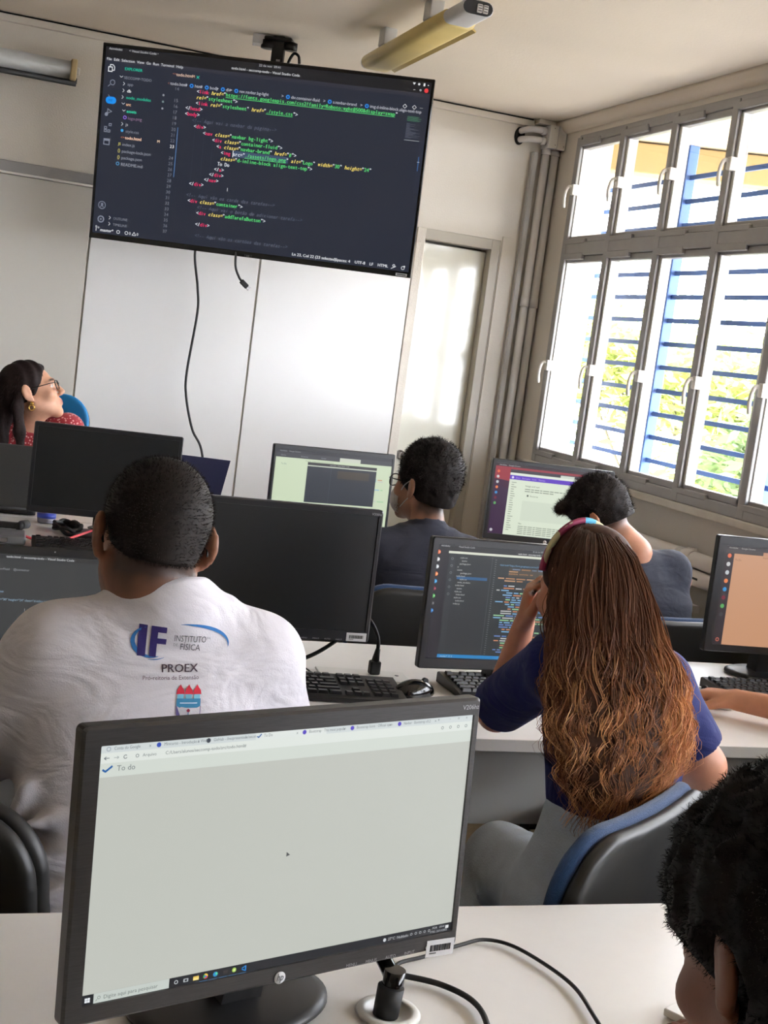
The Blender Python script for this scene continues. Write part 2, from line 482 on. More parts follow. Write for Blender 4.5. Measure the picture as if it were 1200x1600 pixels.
        me.polygons.foreach_set('loop_start', st)
        me.polygons.foreach_set('use_smooth', np.ones(nq+len(eT), bool))
        me.update(calc_edges=True); me.validate()
        if color is not None:
            ca = me.color_attributes.new('tint', 'FLOAT_COLOR', 'POINT')
            c = np.ones((len(allV), 4), np.float32); c[:, :3] = color(np.concatenate([V, extra[0]]) if extra is not None else V)
            ca.data.foreach_set('color', c.ravel())
        me.materials.append(m)
        return new_obj(name, me, parent)
def vnoise(P, f, seed=0):
    """cheap smooth pseudo noise in about -1..1"""
    x, y, z = P[..., 0]*f+seed, P[..., 1]*f+seed*1.7, P[..., 2]*f+seed*2.3
    return (np.sin(x*1.7+np.sin(y*1.3)*1.4+seed)+np.sin(y*1.9+np.sin(z*1.1)*1.5)+np.sin(z*1.6+np.sin(x*1.5)*1.3+2*seed))/3
def normals_of(V, Q):
    a = V[Q[:, 2]]-V[Q[:, 0]]; b = V[Q[:, 3]]-V[Q[:, 1]]; n = np.cross(a, b)
    N = np.zeros_like(V)
    for j in range(4):
        for i in range(3): N[:, i] += np.bincount(Q[:, j], n[:, i], len(V))
    return N/np.maximum(np.linalg.norm(N, axis=1), 1e-9)[:, None]
def fuzz(V, Q, num, length, width, lay, seed=0, curl=0.3, keep=None):
    """short tapered hairs standing on a surface: verts, tris"""
    rg = np.random.default_rng(seed); N = normals_of(V, Q)
    if V[Q[:, 0]].size == 0: return np.zeros((0, 3)), np.zeros((0, 3), int)
    i = rg.integers(0, len(V), num)
    if keep is not None: i = i[keep(V[i])]
    p = V[i]; n = N[i]
    d = n*(1-lay[3])+np.array(lay[:3])*lay[3]+rg.normal(0, curl, p.shape); d /= np.linalg.norm(d, axis=1)[:, None]
    side = np.cross(d, rg.normal(0, 1, p.shape)); side /= np.linalg.norm(side, axis=1)[:, None]
    L = length*rg.uniform(0.5, 1.3, len(p))[:, None]
    mid = p+d*L*0.55; d2 = d+rg.normal(0, curl, p.shape); d2 /= np.linalg.norm(d2, axis=1)[:, None]
    tip = mid+d2*L*0.5
    vs = np.stack([p-side*width-n*0.001, p+side*width-n*0.001, mid-side*width*0.7, mid+side*width*0.7, tip], 1).reshape(-1, 3)
    b = np.arange(len(p))[:, None]*5
    ts = np.concatenate([b+np.array([[0, 1, 3]]), b+np.array([[0, 3, 2]]), b+np.array([[2, 3, 4]])])
    return vs, ts

# ------------------------------------------------------------------ people: head in its own frame (y = face, z = up), metres
class Frame:
    def __init__(s, o, R, sc=1.0): s.o = np.array(o, float); s.R = R; s.s = sc
    def p(s, q): return s.o+s.s*(s.R @ np.array(q, float))
    def inv(s, P): return ((P-s.o) @ s.R)/s.s
def add_head(S, fr, k=0.008, ears=True, nose=1.0, neck_to=None, neck_r=0.055, jaw=1.0):
    e = lambda c, r, kk=k, op='add': S.ell(fr.p(c), np.array(r)*fr.s, fr.R, kk, op)
    c = lambda a, b, ra, rb, kk=k, op='add': S.cone(fr.p(a), fr.p(b), ra*fr.s, rb*fr.s, kk, op)
    e((0, -0.018, 0.035), (0.072, 0.092, 0.083), 0.0)
    e((0, 0.03, -0.02), (0.062, 0.058, 0.088), 0.03)
    for sx in (-1, 1):
        c((sx*0.052*jaw, 0.0, -0.05), (sx*0.02, 0.066, -0.098), 0.022, 0.018, 0.025)
        e((sx*0.038, 0.062, -0.028), (0.024, 0.022, 0.022), 0.02)
        c((sx*0.012, 0.086, 0.020), (sx*0.042, 0.070, 0.020), 0.010, 0.009, 0.012)
        e((sx*0.031, 0.096, 0.001), (0.019, 0.014, 0.012), 0.012, 'sub')
        e((sx*0.031, 0.070, 0.000), (0.0135, 0.0135, 0.0135), 0.002)
        c((sx*0.020, 0.083, 0.006), (sx*0.042, 0.078, 0.005), 0.004, 0.004, 0.004)
        e((sx*0.0115, 0.098, -0.037), (0.008, 0.010, 0.007), 0.005)
    e((0, 0.068, -0.102), (0.022, 0.018, 0.016), 0.02)
    c((0, 0.084, 0.014), (0, 0.108, -0.030), 0.0075, 0.0105*nose, 0.008)
    e((0, 0.080, -0.064), (0.026, 0.016, 0.018), 0.014)
    c((-0.020, 0.086, -0.063), (0.020, 0.086, -0.063), 0.003, 0.003, 0.004)
    c((-0.013, 0.092, -0.060), (0.013, 0.092, -0.060), 0.0055, 0.0055, 0.005)
    c((-0.012, 0.091, -0.072), (0.012, 0.091, -0.072), 0.0065, 0.0065, 0.005)
    S.cone(fr.p((-0.02, 0.100, -0.066)), fr.p((0.02, 0.100, -0.066)), 0.0022*fr.s, 0.0022*fr.s, 0.003, 'sub')
    if ears:
        for sx in (-1, 1):
            Re = fr.R @ rotm(0.50*sx, 0, 0)
            S.ell(fr.p((sx*0.085, -0.012, 0.000)), np.array((0.0085, 0.020, 0.033))*fr.s, Re, 0.006)
            S.ell(fr.p((sx*0.080, -0.004, -0.028)), np.array((0.008, 0.010, 0.012))*fr.s, Re, 0.006)
            S.ell(fr.p((sx*0.0945, -0.003, 0.003)), np.array((0.0075, 0.011, 0.021))*fr.s, Re, 0.004, 'sub')
    if neck_to is not None:
        S.cone(fr.p((0, -0.018, -0.075)), neck_to, neck_r*fr.s, neck_r*1.08*fr.s, 0.03)
        c((-0.025, -0.045, -0.02), (0.025, -0.045, -0.02), 0.028, 0.028, 0.02)
def arm(S, sh, el, wr, r=(0.045, 0.038, 0.024), k=0.02):
    S.cone(sh, el, r[0], r[1], k); S.cone(el, wr, r[1]*1.02, r[2], k)
def hand(S, wr, fwd, palm_n, side, curl=0.5, sc=1.0, spread=0.12):
    """side +1/-1: which way the thumb leaves; fwd finger direction, palm_n points out of the palm"""
    f = np.array(fwd, float); f /= np.linalg.norm(f); n = np.array(palm_n, float); n -= f*(n @ f); n /= np.linalg.norm(n)
    t = np.cross(f, n)*side; w = np.array(wr, float)
    P = lambda a, b, c: w+sc*(f*a+t*b+n*c)
    for b in (-0.026, -0.009, 0.009, 0.026): S.cone(P(0.01, b*0.7, 0), P(0.078, b, 0), 0.015*sc, 0.0125*sc, 0.012)
    for b, L, sp in ((-0.030, 0.058, -1.2), (-0.010, 0.072, -0.3), (0.010, 0.078, 0.4), (0.029, 0.070, 1.1)):
        a0 = P(0.078, b, 0); ang = 0.0; p = a0; rr = 0.0092*sc
        for i, fr_ in enumerate((0.45, 0.32, 0.23)):
            ang += curl*(0.7 if i == 0 else 0.9)
            d = f*math.cos(ang)+n*math.sin(ang)+t*sp*spread*(1 if i == 0 else 0.6); d /= np.linalg.norm(d)
            q = p+d*L*fr_*sc; S.cone(p, q, rr, rr*0.93, 0.003); p = q; rr *= 0.93
    p0 = P(0.018, 0.026, 0.006); p1 = P(0.045, 0.052, 0.014); p2 = P(0.074, 0.060, 0.022); p3 = P(0.096, 0.056, 0.028)
    S.cone(p0, p1, 0.016*sc, 0.012*sc, 0.012); S.cone(p1, p2, 0.0115*sc, 0.0105*sc, 0.003); S.cone(p2, p3, 0.0105*sc, 0.009*sc, 0.003)
def skin_color(fr, base, lip=(150, 80, 75), brow=(40, 28, 24), stubble=None, fade=None):
    b0, l0, br = np.array(lin(base)), np.array(lin(lip)), np.array(lin(brow))
    def f(V):
        L = fr.inv(V); c = np.tile(b0, (len(V), 1))
        m = np.exp(-((L[:, 0]/0.019)**4+((L[:, 2]+0.066)/0.010)**4))*(L[:, 1] > 0.083)
        c = c*(1-m[:, None])+l0*m[:, None]
        for sx in (-1, 1):
            x = (L[:, 0]*sx-0.029)/0.020; zc = 0.020+0.004*(1-x*x)
            m = np.exp(-(x**4+((L[:, 2]-zc)/0.0042)**4))*(L[:, 1] > 0.06)
            c = c*(1-m[:, None])+br*m[:, None]
            x = (L[:, 0]*sx-0.031)/0.015
            r = np.sqrt((L[:, 0]*sx-0.031)**2+(L[:, 2])**2)
            w = np.clip(1-(np.abs(x)**2+(L[:, 2]/0.0065)**2), 0, 1)**0.3*(L[:, 1] > 0.074)
            c = c*(1-w[:, None])+np.array(lin((228, 222, 216)))*w[:, None]
            m = (r < 0.0062)*(L[:, 1] > 0.074); c[m] = lin((38, 24, 18))
        far = (np.abs(L[:, 0]) > 0.07) | (L[:, 1] > 0.118) | (np.abs(L[:, 2]) > 0.14); c[far] = b0
        if stubble is not None:
            m = np.clip((-0.045-L[:, 2])/0.03, 0, 1)*(L[:, 1] > -0.01)*(np.abs(L[:, 2]) < 0.14)*stubble
            c = c*(1-m[:, None]*0.55)
        if fade is not None:
            zz = L[:, 2]+0.010*vnoise(V, 70); lowz = fade[1]
            m = np.clip((zz-lowz)/0.045, 0, 1)*np.clip((-0.012-L[:, 1])/0.02, 0, 1)*0.86*(L[:, 2] < 0.09)
            m *= (np.abs(L[:, 0]) < 0.0785)
            c = c*(1-m[:, None])+np.array(lin(fade[0]))*m[:, None]
        return c
    return f
def skin_mat(name): return mat(name, (200, 150, 120), 0.48, spec=0.4, noise=0.06, nscale=60, bump=0.04, bscale=350, attr=True, sub=0.08)
M['skin'] = skin_mat('skin')
M['hair'] = mat('dark_hair', (26, 21, 19), 0.68, spec=0.22, noise=0.35, nscale=120, attr=True)
def glasses(fr, parent, loc, m=None, w=0.031, up=0.0):
    b = MB(); m = m or M['gloss_black']
    L = lambda q: Vector(fr.p(q))-Vector(loc)
    for sx in (-1, 1):
        ring = []
        for i in range(20):
            a = 2*PI*i/20; x = 0.026*math.copysign(abs(math.cos(a))**0.7, math.cos(a)); z = 0.0185*math.copysign(abs(math.sin(a))**0.75, math.sin(a))
            ring.append(L((sx*w+x, 0.103-abs(sx*w+x)*0.12, up-0.002+z)))
        b.tube(ring, 0.0021, m, 6, closed=True)
        b.tube([L((sx*(w+0.026), 0.099, up+0.008)), L((sx*0.076, 0.085, up+0.009)), L((sx*0.080, 0.02, up+0.010)), L((sx*0.082, -0.012, up+0.004)), L((sx*0.080, -0.026, up-0.016))], 0.0018, m, 6)
    b.tube([L((-0.007, 0.103, up+0.002)), L((0, 0.106, up+0.005)), L((0.007, 0.103, up+0.002))], 0.0017, m, 6)
    o = b.build('glasses', parent)
    for sx in (-1, 1):
        g = MB(); pts = []
        for i in range(16):
            a = 2*PI*i/16; pts.append(L((sx*w+0.024*math.cos(a), 0.103-abs(sx*w+0.024*math.cos(a))*0.12, up-0.002+0.017*math.sin(a))))
        g.poly(pts, [list(range(16))], M['glass']); g.build('lens', o)
    return o

# ================================================================== THE ROOM
W, D, ZC = 2.752, 6.0, 2.695          # window wall x, front wall y, ceiling z
XL, YB = -3.2, -3.0                    # left wall, back wall
b = MB(); b.box(((XL+W)/2+0.1, (D+YB)/2, -0.05), (W-XL+0.6, D-YB+0.6, 0.1), M['floor']); struct(b.build('floor'))
b = MB(); b.box(((XL+W)/2+0.05, (D+YB)/2, ZC+0.05), (W-XL+0.4, D-YB+0.4, 0.1), M['ceiling']); struct(b.build('ceiling'))
b = MB()                               # front wall with the door recess
X0, X1, DT = 2.083, 2.523, 2.10
b.box(((XL+X0)/2, D+0.1, ZC/2), (X0-XL, 0.2, ZC), M['wall'])
b.box(((X0+X1)/2, D+0.1, (ZC+DT)/2), (X1-X0, 0.2, ZC-DT), M['wall'])
b.box(((X1+W)/2+0.1, D+0.1, ZC/2), (W-X1+0.2, 0.2, ZC), M['wall'])
b.box(((X0+X1)/2, D+0.19, DT/2), (X1-X0, 0.02, DT), M['wall'])
wf = struct(b.build('wall_front'))
def panel(x0, x1, z0, z1, m):
    p = MB(); p.box(((x0+x1)/2, D-0.006, (z0+z1)/2), (x1-x0-0.006, 0.012, z1-z0), m, bev=0.0015, seg=1); return p.build('panel', wf)
panel(-3.1, 0.566, 0.35, 2.03, M['board']); panel(0.569, 1.340, 0.35, 2.03, M['panel']); panel(1.343, 2.081, 0.35, 2.03, M['panel'])
p = MB(); p.box((-0.72, D-0.014, 2.062), (4.8, 0.028, 0.05), M['alu'], bev=0.004); p.box((-0.72, D-0.018, 2.036), (4.8, 0.036, 0.010), M['handle_white'], bev=0.003)
p.build('rail', wf)
b = MB(); b.box((XL-0.1, (D+YB)/2, ZC/2), (0.2, D-YB, ZC), M['wall_far']); struct(b.build('wall_left'))
b = MB(); b.box(((XL+W)/2, YB-0.1, ZC/2), (W-XL, 0.2, ZC), M['wall_far']); struct(b.build('wall_back'))
Y0, Y1, ZS, ZT = -1.295, 5.765, 1.055, 2.615   # window opening
b = MB()
b.box((W+0.09, (D+YB)/2, ZS/2), (0.18, D-YB, ZS), M['wall_low'])
b.box((W+0.09, (D+YB)/2, (ZT+ZC)/2), (0.18, D-YB, ZC-ZT), M['wall'])
b.box((W+0.09, (D+Y1)/2, (ZS+ZT)/2), (0.18, D-Y1, ZT-ZS), M['wall'])
b.box((W+0.09, (YB+Y0)/2, (ZS+ZT)/2), (0.18, Y0-YB, ZT-ZS), M['wall'])
struct(b.build('wall_right'))
b = MB(); b.box((W+0.045, (Y0+Y1)/2, ZS-0.006), (0.15, Y1-Y0+0.12, 0.03), M['marble'], bev=0.004); struct(b.build('trim_1'))
b = MB(); b.box(((XL+2.60)/2, D-0.011, ZC-0.024), (2.60-XL, 0.022, 0.030), M['wall'], bev=0.004); b.box(((XL+2.6)/2, D-0.004, ZC-0.004), (2.60-XL, 0.008, 0.006), M['leg'])
struct(b.build('trim_2'))
b = MB(); n = 7
pro = [(W, ZC-0.055)]+[(W-0.045*math.sin(PI/2*i/n), ZC-0.055*math.cos(PI/2*i/n)+0.0) for i in range(n+1)]+[(W, ZC)]
b.poly([(x, YB, z) for x, z in pro]+[(x, D, z) for x, z in pro], [[i, (i+1) % len(pro), (i+1) % len(pro)+len(pro), i+len(pro)] for i in range(len(pro))]+[list(range(len(pro)))], M['ceiling'], True)
struct(b.build('trim_3'))

# door leaf set back in the front wall
dr = empty('door_1', ((X0+X1)/2, D, 0), kind='structure')
b = MB(); b.box((0.0, 0.075, 1.02), (0.345, 0.035, 2.035), M['door'], bev=0.003); b.build('door_leaf', dr)
b = MB()
b.box((-0.1965, 0.05, 1.05), (0.045, 0.12, 2.10), M['wall'], bev=0.003)
b.box((0.1965, 0.065, 1.05), (0.045, 0.13, 2.10), M['jamb'], bev=0.003)
b.box((0.0, 0.06, 2.075), (0.35, 0.12, 0.05), M['jamb'], bev=0.003)
b.build('door_frame', dr)
b = MB(); b.lathe([(0, 0), (0.024, 0), (0.024, 0.008), (0.010, 0.012), (0.010, 0.03), (0.020, 0.034), (0.022, 0.045), (0.012, 0.055), (0, 0.057)], M['steel'], (-0.135, 0.057, 1.0), R=Matrix.Rotation(PI/2, 3, 'X')); b.build('door_knob', dr)
b = MB()
for i in range(1): b.box((X1+0.05, D-0.003, 1.06), (0.09, 0.006, 2.12), M['wall'], bev=0.001, seg=1)
struct(b.build('trim_4'))

# windows: units of four bays, each bay an upper and a lower sash
ZTR0, ZTR1 = 2.050, 2.112
def sash_parts(win, y_hi, w, z0, z1, zh):
    """one sash of the bay that runs from y_hi down to y_hi - w (local y)"""
    s = MB(); st = 0.020; yc = y_hi-w/2; a = y_hi-0.020; c = y_hi-w+0.022
    for yy, ww in ((a-st/2, st), (c+st/2, st)): s.box((0.018, yy, (z0+z1)/2), (0.034, ww, z1-z0-0.004), M['alu_light'], bev=0.003, seg=1)
    for zz in (z0+0.016, z1-0.016): s.box((0.018, yc, zz), (0.034, a-c, 0.030), M['alu'], bev=0.003, seg=1)
    s.box((-0.006, y_hi-0.11, z1-0.004), (0.018, 0.21, 0.030), M['alu'], bev=0.003, seg=1)
    s.box((-0.006, y_hi-0.11, z0+0.004), (0.018, 0.21, 0.024), M['alu'], bev=0.003, seg=1)
    o = s.build('sash', win)
    g = MB(); g.box((0.018, yc, (z0+z1)/2), (0.004, a-c-0.04, z1-z0-0.06), M['glass']); g.build('pane', o)
    h = MB(); h.box((-0.012, a-0.010, zh), (0.030, 0.028, 0.050), M['handle_white'], bev=0.004)
    h.tube(smooth_path([(-0.022, a-0.008, zh+0.008), (-0.036, a+0.000, zh+0.012), (-0.046, a+0.004, zh-0.006), (-0.050, a+0.006, zh-0.045), (-0.046, a+0.004, zh-0.088)], 5), [0.0075]*20+[0.006], M['handle_white'], 8)
    h.build('handle', o)
def window(n, y_hi):
    w = empty('window_%d' % n, (W, y_hi, 0), kind='structure')
    f = MB()
    f.box((0.03, -0.88, ZT-0.018), (0.075, 1.76, 0.040), M['alu'], bev=0.004)
    f.box((0.03, -0.88, (ZTR0+ZTR1)/2), (0.085, 1.76, ZTR1-ZTR0), M['alu'], bev=0.004)
    f.box((0.03, -0.88, ZS+0.030), (0.085, 1.76, 0.044), M['alu'], bev=0.004)
    f.build('frame', w)
    for k in range(5):
        if k == 4 and n < 4: continue
        m = MB(); m.box((0.022, -0.44*k-(0.012 if k == 0 else 0), (ZS+ZT)/2), (0.072, 0.044, ZT-ZS-0.02), M['alu'], bev=0.004); m.build('mullion', w)
    for k in range(4):
        sash_parts(w, -0.44*k, 0.44, ZTR1, ZT-0.034, 2.36); sash_parts(w, -0.44*k, 0.44, ZS+0.05, ZTR0, 1.53)
    return w
window(1, 5.755)
window(2, 5.755-1.76); window(3, 5.755-3.52); window(4, 5.755-5.28)

# ------------------------------------------------------------------ outside
b = MB(); b.box((3.66, 1.0, 2.86), (1.42, 14.0, 0.26), M['soffit']); tag(b.build('balcony_slab'), 'cream balcony slab seen through the upper window row', 'balcony'); 
bpy.data.objects['balcony_slab']['kind'] = 'structure'
b = MB(); b.box((3.62, 6.07, 2.645), (1.75, 0.16, 0.15), M['concrete'], R=Matrix.Rotation(rad(-27), 3, 'Z'), bev=0.006)
b.box((3.06, 6.30, 1.4), (0.09, 0.16, 2.6), M['concrete'], bev=0.004); b.box((2.90, 6.16, 2.62), (0.2, 0.1, 0.2), M['concrete'], bev=0.004)
struct(b.build('trim_5'))
gr = empty('security_grille', (W+0.25, 6.08, 1.10), label='blue painted steel security grille of horizontal bars outside the windows', cat='grille')
for k in range(14):
    zz = 1.065+0.1035*k-1.10
    for j in range(7):
        m = MB(); y0 = -0.0-0.91*j; m.box((0.0, y0-0.455, zz), (0.010, 0.835, 0.020), M['blue_bar']); m.build('bar', gr)
    if k == 12: pass
for j in range(8):
    m = MB(); m.box((0.0, -0.91*j+0.0, 0.69), (0.05, 0.05 if j == 0 else 0.072, 1.52), M['blue_bar'], bev=0.004); m.build('post', gr)
b = MB(); b.box((40, 2, -4.0), (80, 120, 0.2), mat('yard_paving', (156, 150, 140), 0.9, noise=0.2, nscale=1.2)); struct(b.build('ground'))
def foliage_tree(loc, h, r, lm, n, seed, label):
    """trunk, forked branches and a crown of single leaf blades, in clumps"""
    rg = random.Random(seed)
    t = empty('leafy_tree', loc, label=label, cat='tree', group='trees beyond the windows')
    m = MB(); tips = []
    def br(p, d, L, rr, lv):
        q = p+d*L; mid = p+d*L*0.5+Vector((rg.uniform(-1, 1), rg.uniform(-1, 1), 0))*L*0.06
        m.tube([p, mid, q], [rr, rr*0.85, rr*0.7], M['trunk'], 6, cap=False)
        if lv == 0: tips.append(q); return
        for _ in range(3):
            nd = (d+Vector((rg.uniform(-1, 1), rg.uniform(-1, 1), rg.uniform(-0.2, 0.7)))*0.75).normalized(); br(q, nd, L*0.62, rr*0.6, lv-1)
    br(Vector((0, 0, 0)), Vector((rg.uniform(-.1, .1), rg.uniform(-.1, .1), 1)).normalized(), h*0.42, 0.09, 3)
    m.build('trunk', t)
    V = []; F = []
    cl = [tp+Vector((rg.gauss(0, 1), rg.gauss(0, 1), rg.gauss(0, .8)))*r*0.12 for tp in tips for _ in range(3)]
    for i in range(n):
        c = rg.choice(cl)+Vector((rg.gauss(0, 1), rg.gauss(0, 1), rg.gauss(0, .7)))*r*0.13
        a = Vector((rg.gauss(0, 1), rg.gauss(0, 1), rg.gauss(0, .5))).normalized(); s_ = a.cross(Vector((rg.gauss(0, 1), rg.gauss(0, 1), 1))).normalized()
        L = rg.uniform(.07, .14); w = L*0.32; k = len(V)
        V += [c-a*L, c+s_*w-a*L*.1, c+a*L, c-s_*w-a*L*.1]; F.append((k, k+1, k+2, k+3))
    me = bpy.data.meshes.new('leaves'); me.from_pydata([tuple(v) for v in V], [], F); me.materials.append(lm)
    tag(new_obj('leaves', me, t), kind='stuff')
    return t
foliage_tree((8.6, 14.6, -3.9), 6.2, 2.8, M['leaf1'], 7000, 3, 'pale yellow-green leafy tree seen through the left lower sashes')
foliage_tree((7.8, 9.6, -3.9), 5.4, 2.4, M['leaf2'], 6000, 5, 'green leafy tree behind the lower middle sashes')
foliage_tree((8.6, 6.6, -3.9), 5.4, 2.4, M['leaf1'], 6000, 8, 'light green tree low behind the right hand sashes')
foliage_tree((13.5, 11.4, -3.9), 8.6, 3.2, M['leaf2'], 7000, 12, 'darker tree with bare forked limbs behind the fourth sash')
foliage_tree((9.4, 18.5, -3.9), 6.6, 3.0, M['leaf3'], 6000, 21, 'tree with ochre leaves far beyond the left lower sashes')
foliage_tree((6.9, 12.4, -3.9), 4.3, 2.3, M['leaf2'], 9000, 31, 'low bushy green tree nearest the grille below the left sashes')
foliage_tree((7.9, 11.6, -3.9), 4.6, 2.3, M['leaf1'], 9000, 37, 'low yellow-green tree beside it below the middle sashes')
# far building with dark windows beyond the trees
hb = empty('far_building', (24.0, 20.5, -3.9), rad(38), label='white low building with dark windows far beyond the trees', cat='building')
m = MB(); m.box((0, 0, 2.6), (9, 5, 5.2), M['wall']); m.build('wall', hb)
m = MB(); m.box((0, 0, 5.3), (9.8, 5.8, 0.25), M['marble']); m.build('roof', hb)
for k in range(6):
    m = MB(); m.box((-3.7+1.5*k, -2.52, 3.4), (0.9, 0.08, 0.9), M['gloss_black']); m.build('window_opening', hb)

# ------------------------------------------------------------------ pipes and ducts in the corner
def pipe_thing(name, label, cat, fn, group=None):
    m = MB(); fn(m); return tag(m.build(name), label, cat, group)
m = empty('cable_duct', (2.626, D-0.016, 0), label='grey vertical cable duct on the front wall left of the conduit pipes', cat='cable duct')
p = MB(); p.box((0, 0, 1.27), (0.032, 0.030, 2.54), M['duct'], bev=0.004); p.build('duct', m)
p = MB(); p.box((0, -0.016, 1.27), (0.022, 0.004, 2.54), M['duct'], bev=0.001, seg=1); p.build('duct_cover', m)
for xx, lab, mm in ((2.677, 'vertical white conduit pipe under the left junction box', M['pvc']), (2.725, 'vertical lilac-white conduit pipe under the right junction box, beside the window wall', M['pvc'])):
    c = empty('conduit_pipe', (xx, D-0.034, 0), label=lab, cat='pipe', group='vertical conduits in the corner')
    p = MB(); p.cyl((0, 0, 0.0), (0, 0, 2.56), 0.0205, mm, 20); p.build('pipe', c)
    p = MB(); p.cyl((0, 0, 1.80), (0, 0, 1.85), 0.0235, mm, 20); p.cyl((0, 0, 2.535), (0, 0, 2.56), 0.024, mm, 20); p.build('coupling', c)
for xx, lab in ((2.680, 'white junction box with four screws above the left conduit pipe'), (2.7255, 'white junction box against the corner above the right conduit pipe')):
    c = empty('junction_box', (xx, D-0.045, 2.56), label=lab, cat='junction box', group='junction boxes under the ceiling')
    p = MB(); p.box((0, 0, 0.055), (0.044, 0.09, 0.110), M['pvc'], bev=0.004); p.build('box_body', c)
    p = MB(); p.box((0, -0.047, 0.055), (0.042, 0.004, 0.108), M['white_pl'], bev=0.002); p.build('cover', c)
    for sx, sz in ((0.012, 0.018), (0.0, 0.095)):
        p = MB(); p.lathe([(0, 0), (0.0025, 0), (0.002, 0.0015), (0, 0.002)], M['steel'], (sx, -0.049, sz), n=8, R=Matrix.Rotation(PI/2, 3, 'X')); p.build('screw', c)
for dz, lab in ((0.030, 'upper curved white elbow pipe running from the junction box into the wall hole'), (-0.018, 'lower curved white elbow pipe running from the junction box into the wall hole')):
    p = MB(); p.tube(smooth_path([(2.660, D-0.05, 2.612+dz), (2.61, D-0.052, 2.612+dz), (2.575, D-0.045, 2.610+dz), (2.550, D-0.02, 2.606+dz*0.9), (2.545, D+0.02, 2.604+dz*0.8)], 6), 0.016, M['pvc'], 12)
    p.tube([(2.655, D-0.05, 2.612+dz), (2.632, D-0.051, 2.612+dz)], 0.0195, M['pvc'], 12)
    tag(p.build('elbow_pipe'), lab, 'pipe', 'elbow pipes')
p = MB(); p.lathe([(0, 0), (0.034, 0), (0.034, 0.003), (0, 0.003)], M['rubber'], (2.540, D-0.0005, 2.605), R=Matrix.Rotation(PI/2, 3, 'X'), sx=0.8, sy=1.25); struct(p.build('trim_6'))
p = MB(); p.box((2.655, D-0.03, ZC-0.012), (0.09, 0.06, 0.022), M['wall'], bev=0.003); struct(p.build('trim_7'))
for k, (zz, xx, lab) in enumerate(((0.878, 2.712, 'upper white horizontal pipe low on the window wall beside the dark shirted student'), (0.815, 2.700, 'lower white horizontal pipe with black print low on the window wall'))):
    c = empty('wall_pipe', (xx, 4.9, zz), label=lab, cat='pipe', group='pipes along the window wall')
    p = MB(); p.cyl((0, -1.6, 0), (0, 1.0, 0), 0.030, M['pvc'], 20); p.build('pipe', c)
    p = MB(); p.cyl((0, -0.72, 0), (0, -0.62, 0), 0.034, M['pvc'], 20); p.box((0.016, -0.67, 0), (0.034, 0.02, 0.074), M['pvc'], bev=0.003); p.build('clamp', c)
    if k == 1:
        p = MB(); p.box((-0.0302, -0.80, 0.004), (0.001, 0.05, 0.008), M['ink']); p.build('print', c)

# ------------------------------------------------------------------ ceiling lamp, projection screen
lm = empty('fluorescent_lamp', (1.515, 4.06, ZC), label='unlit yellowed fluorescent batten lamp on the ceiling with its dark open end toward the room', cat='ceiling lamp')
p = MB()
def stad(r, w, n=8): return [(w+r*math.cos(-PI/2+PI*i/n), r*math.sin(-PI/2+PI*i/n)) for i in range(n+1)]+[(-w+r*math.cos(PI/2+PI*i/n), r*math.sin(PI/2+PI*i/n)) for i in range(n+1)]
o = [(x, z-0.085) for x, z in stad(0.024, 0.030)]
p.prism(o, 'y', 0.0, 1.09, M['lamp_white'], True); p.build('housing', lm)
p = MB(); p.prism([(x*1.05, -0.085+z*1.06-0.004) for x, z in stad(0.026, 0.034)], 'y', 0.17, 1.05, M['lamp_yellow'], True); p.build('diffuser', lm)
p = MB(); p.prism([(0.03, -0.085), (0.078, -0.110), (0.080, -0.106), (0.03, -0.062)], 'y', 0.20, 1.05, M['lamp_yellow']); p.build('reflector', lm)
p = MB(); p.prism([(x*0.93, -0.085+z*0.9) for x, z in stad(0.024, 0.030)], 'y', -0.004, 0.002, M['rubber']); ec = p.build('end_socket', lm)
p = MB()
for kx in range(2):
    p.box((0.004+kx*0.020, -0.007, -0.087), (0.017, 0.008, 0.026), M['white_pl'], bev=0.002)
    for kz in range(3): p.box((0.004+kx*0.020, -0.0115, -0.079-kz*0.008), (0.012, 0.002, 0.003), M['grey_pl'])
p.build('terminal_block', ec)
for yy in (0.35, 0.85):
    p = MB(); p.box((-0.028, yy, -0.032), (0.05, 0.07, 0.064), M['lamp_white'], bev=0.004); p.build('bracket', lm)
lm2 = copy_tree(lm); lm2.location = (2.42, 2.05, ZC); lm2['label'] = 'second batten lamp just above the top right of the view near the windows'
for o_ in lm2.children: pass
ps = empty('projection_screen', (0.43, D-0.075, 2.49), label='rolled-up projection screen in a pale tube with black bottom bar at the upper left', cat='projection screen')
p = MB(); p.prism([(-0.035+0.036*math.cos(a), 0.038*math.sin(a)) for a in [2*PI*i/20 for i in range(20)]], 'x', -2.0, -0.022, M['scr_tube'], True); p.build('tube', ps)
p = MB(); p.box((-0.010, -0.03, 0.0), (0.026, 0.088, 0.088), mat('aged_end_cap', (206, 184, 138), 0.5), bev=0.006); p.box((0.012, -0.01, 0.004), (0.014, 0.03, 0.03), M['white_pl'], bev=0.003); p.build('end_cap', ps)
p = MB(); p.cyl((-2.0, -0.045, -0.052), (0.006, -0.045, -0.052), 0.0125, M['rubber'], 12); p.cyl((0.003, -0.045, -0.03), (0.003, -0.045, -0.052), 0.006, M['rubber'], 8); p.build('bottom_bar', ps)

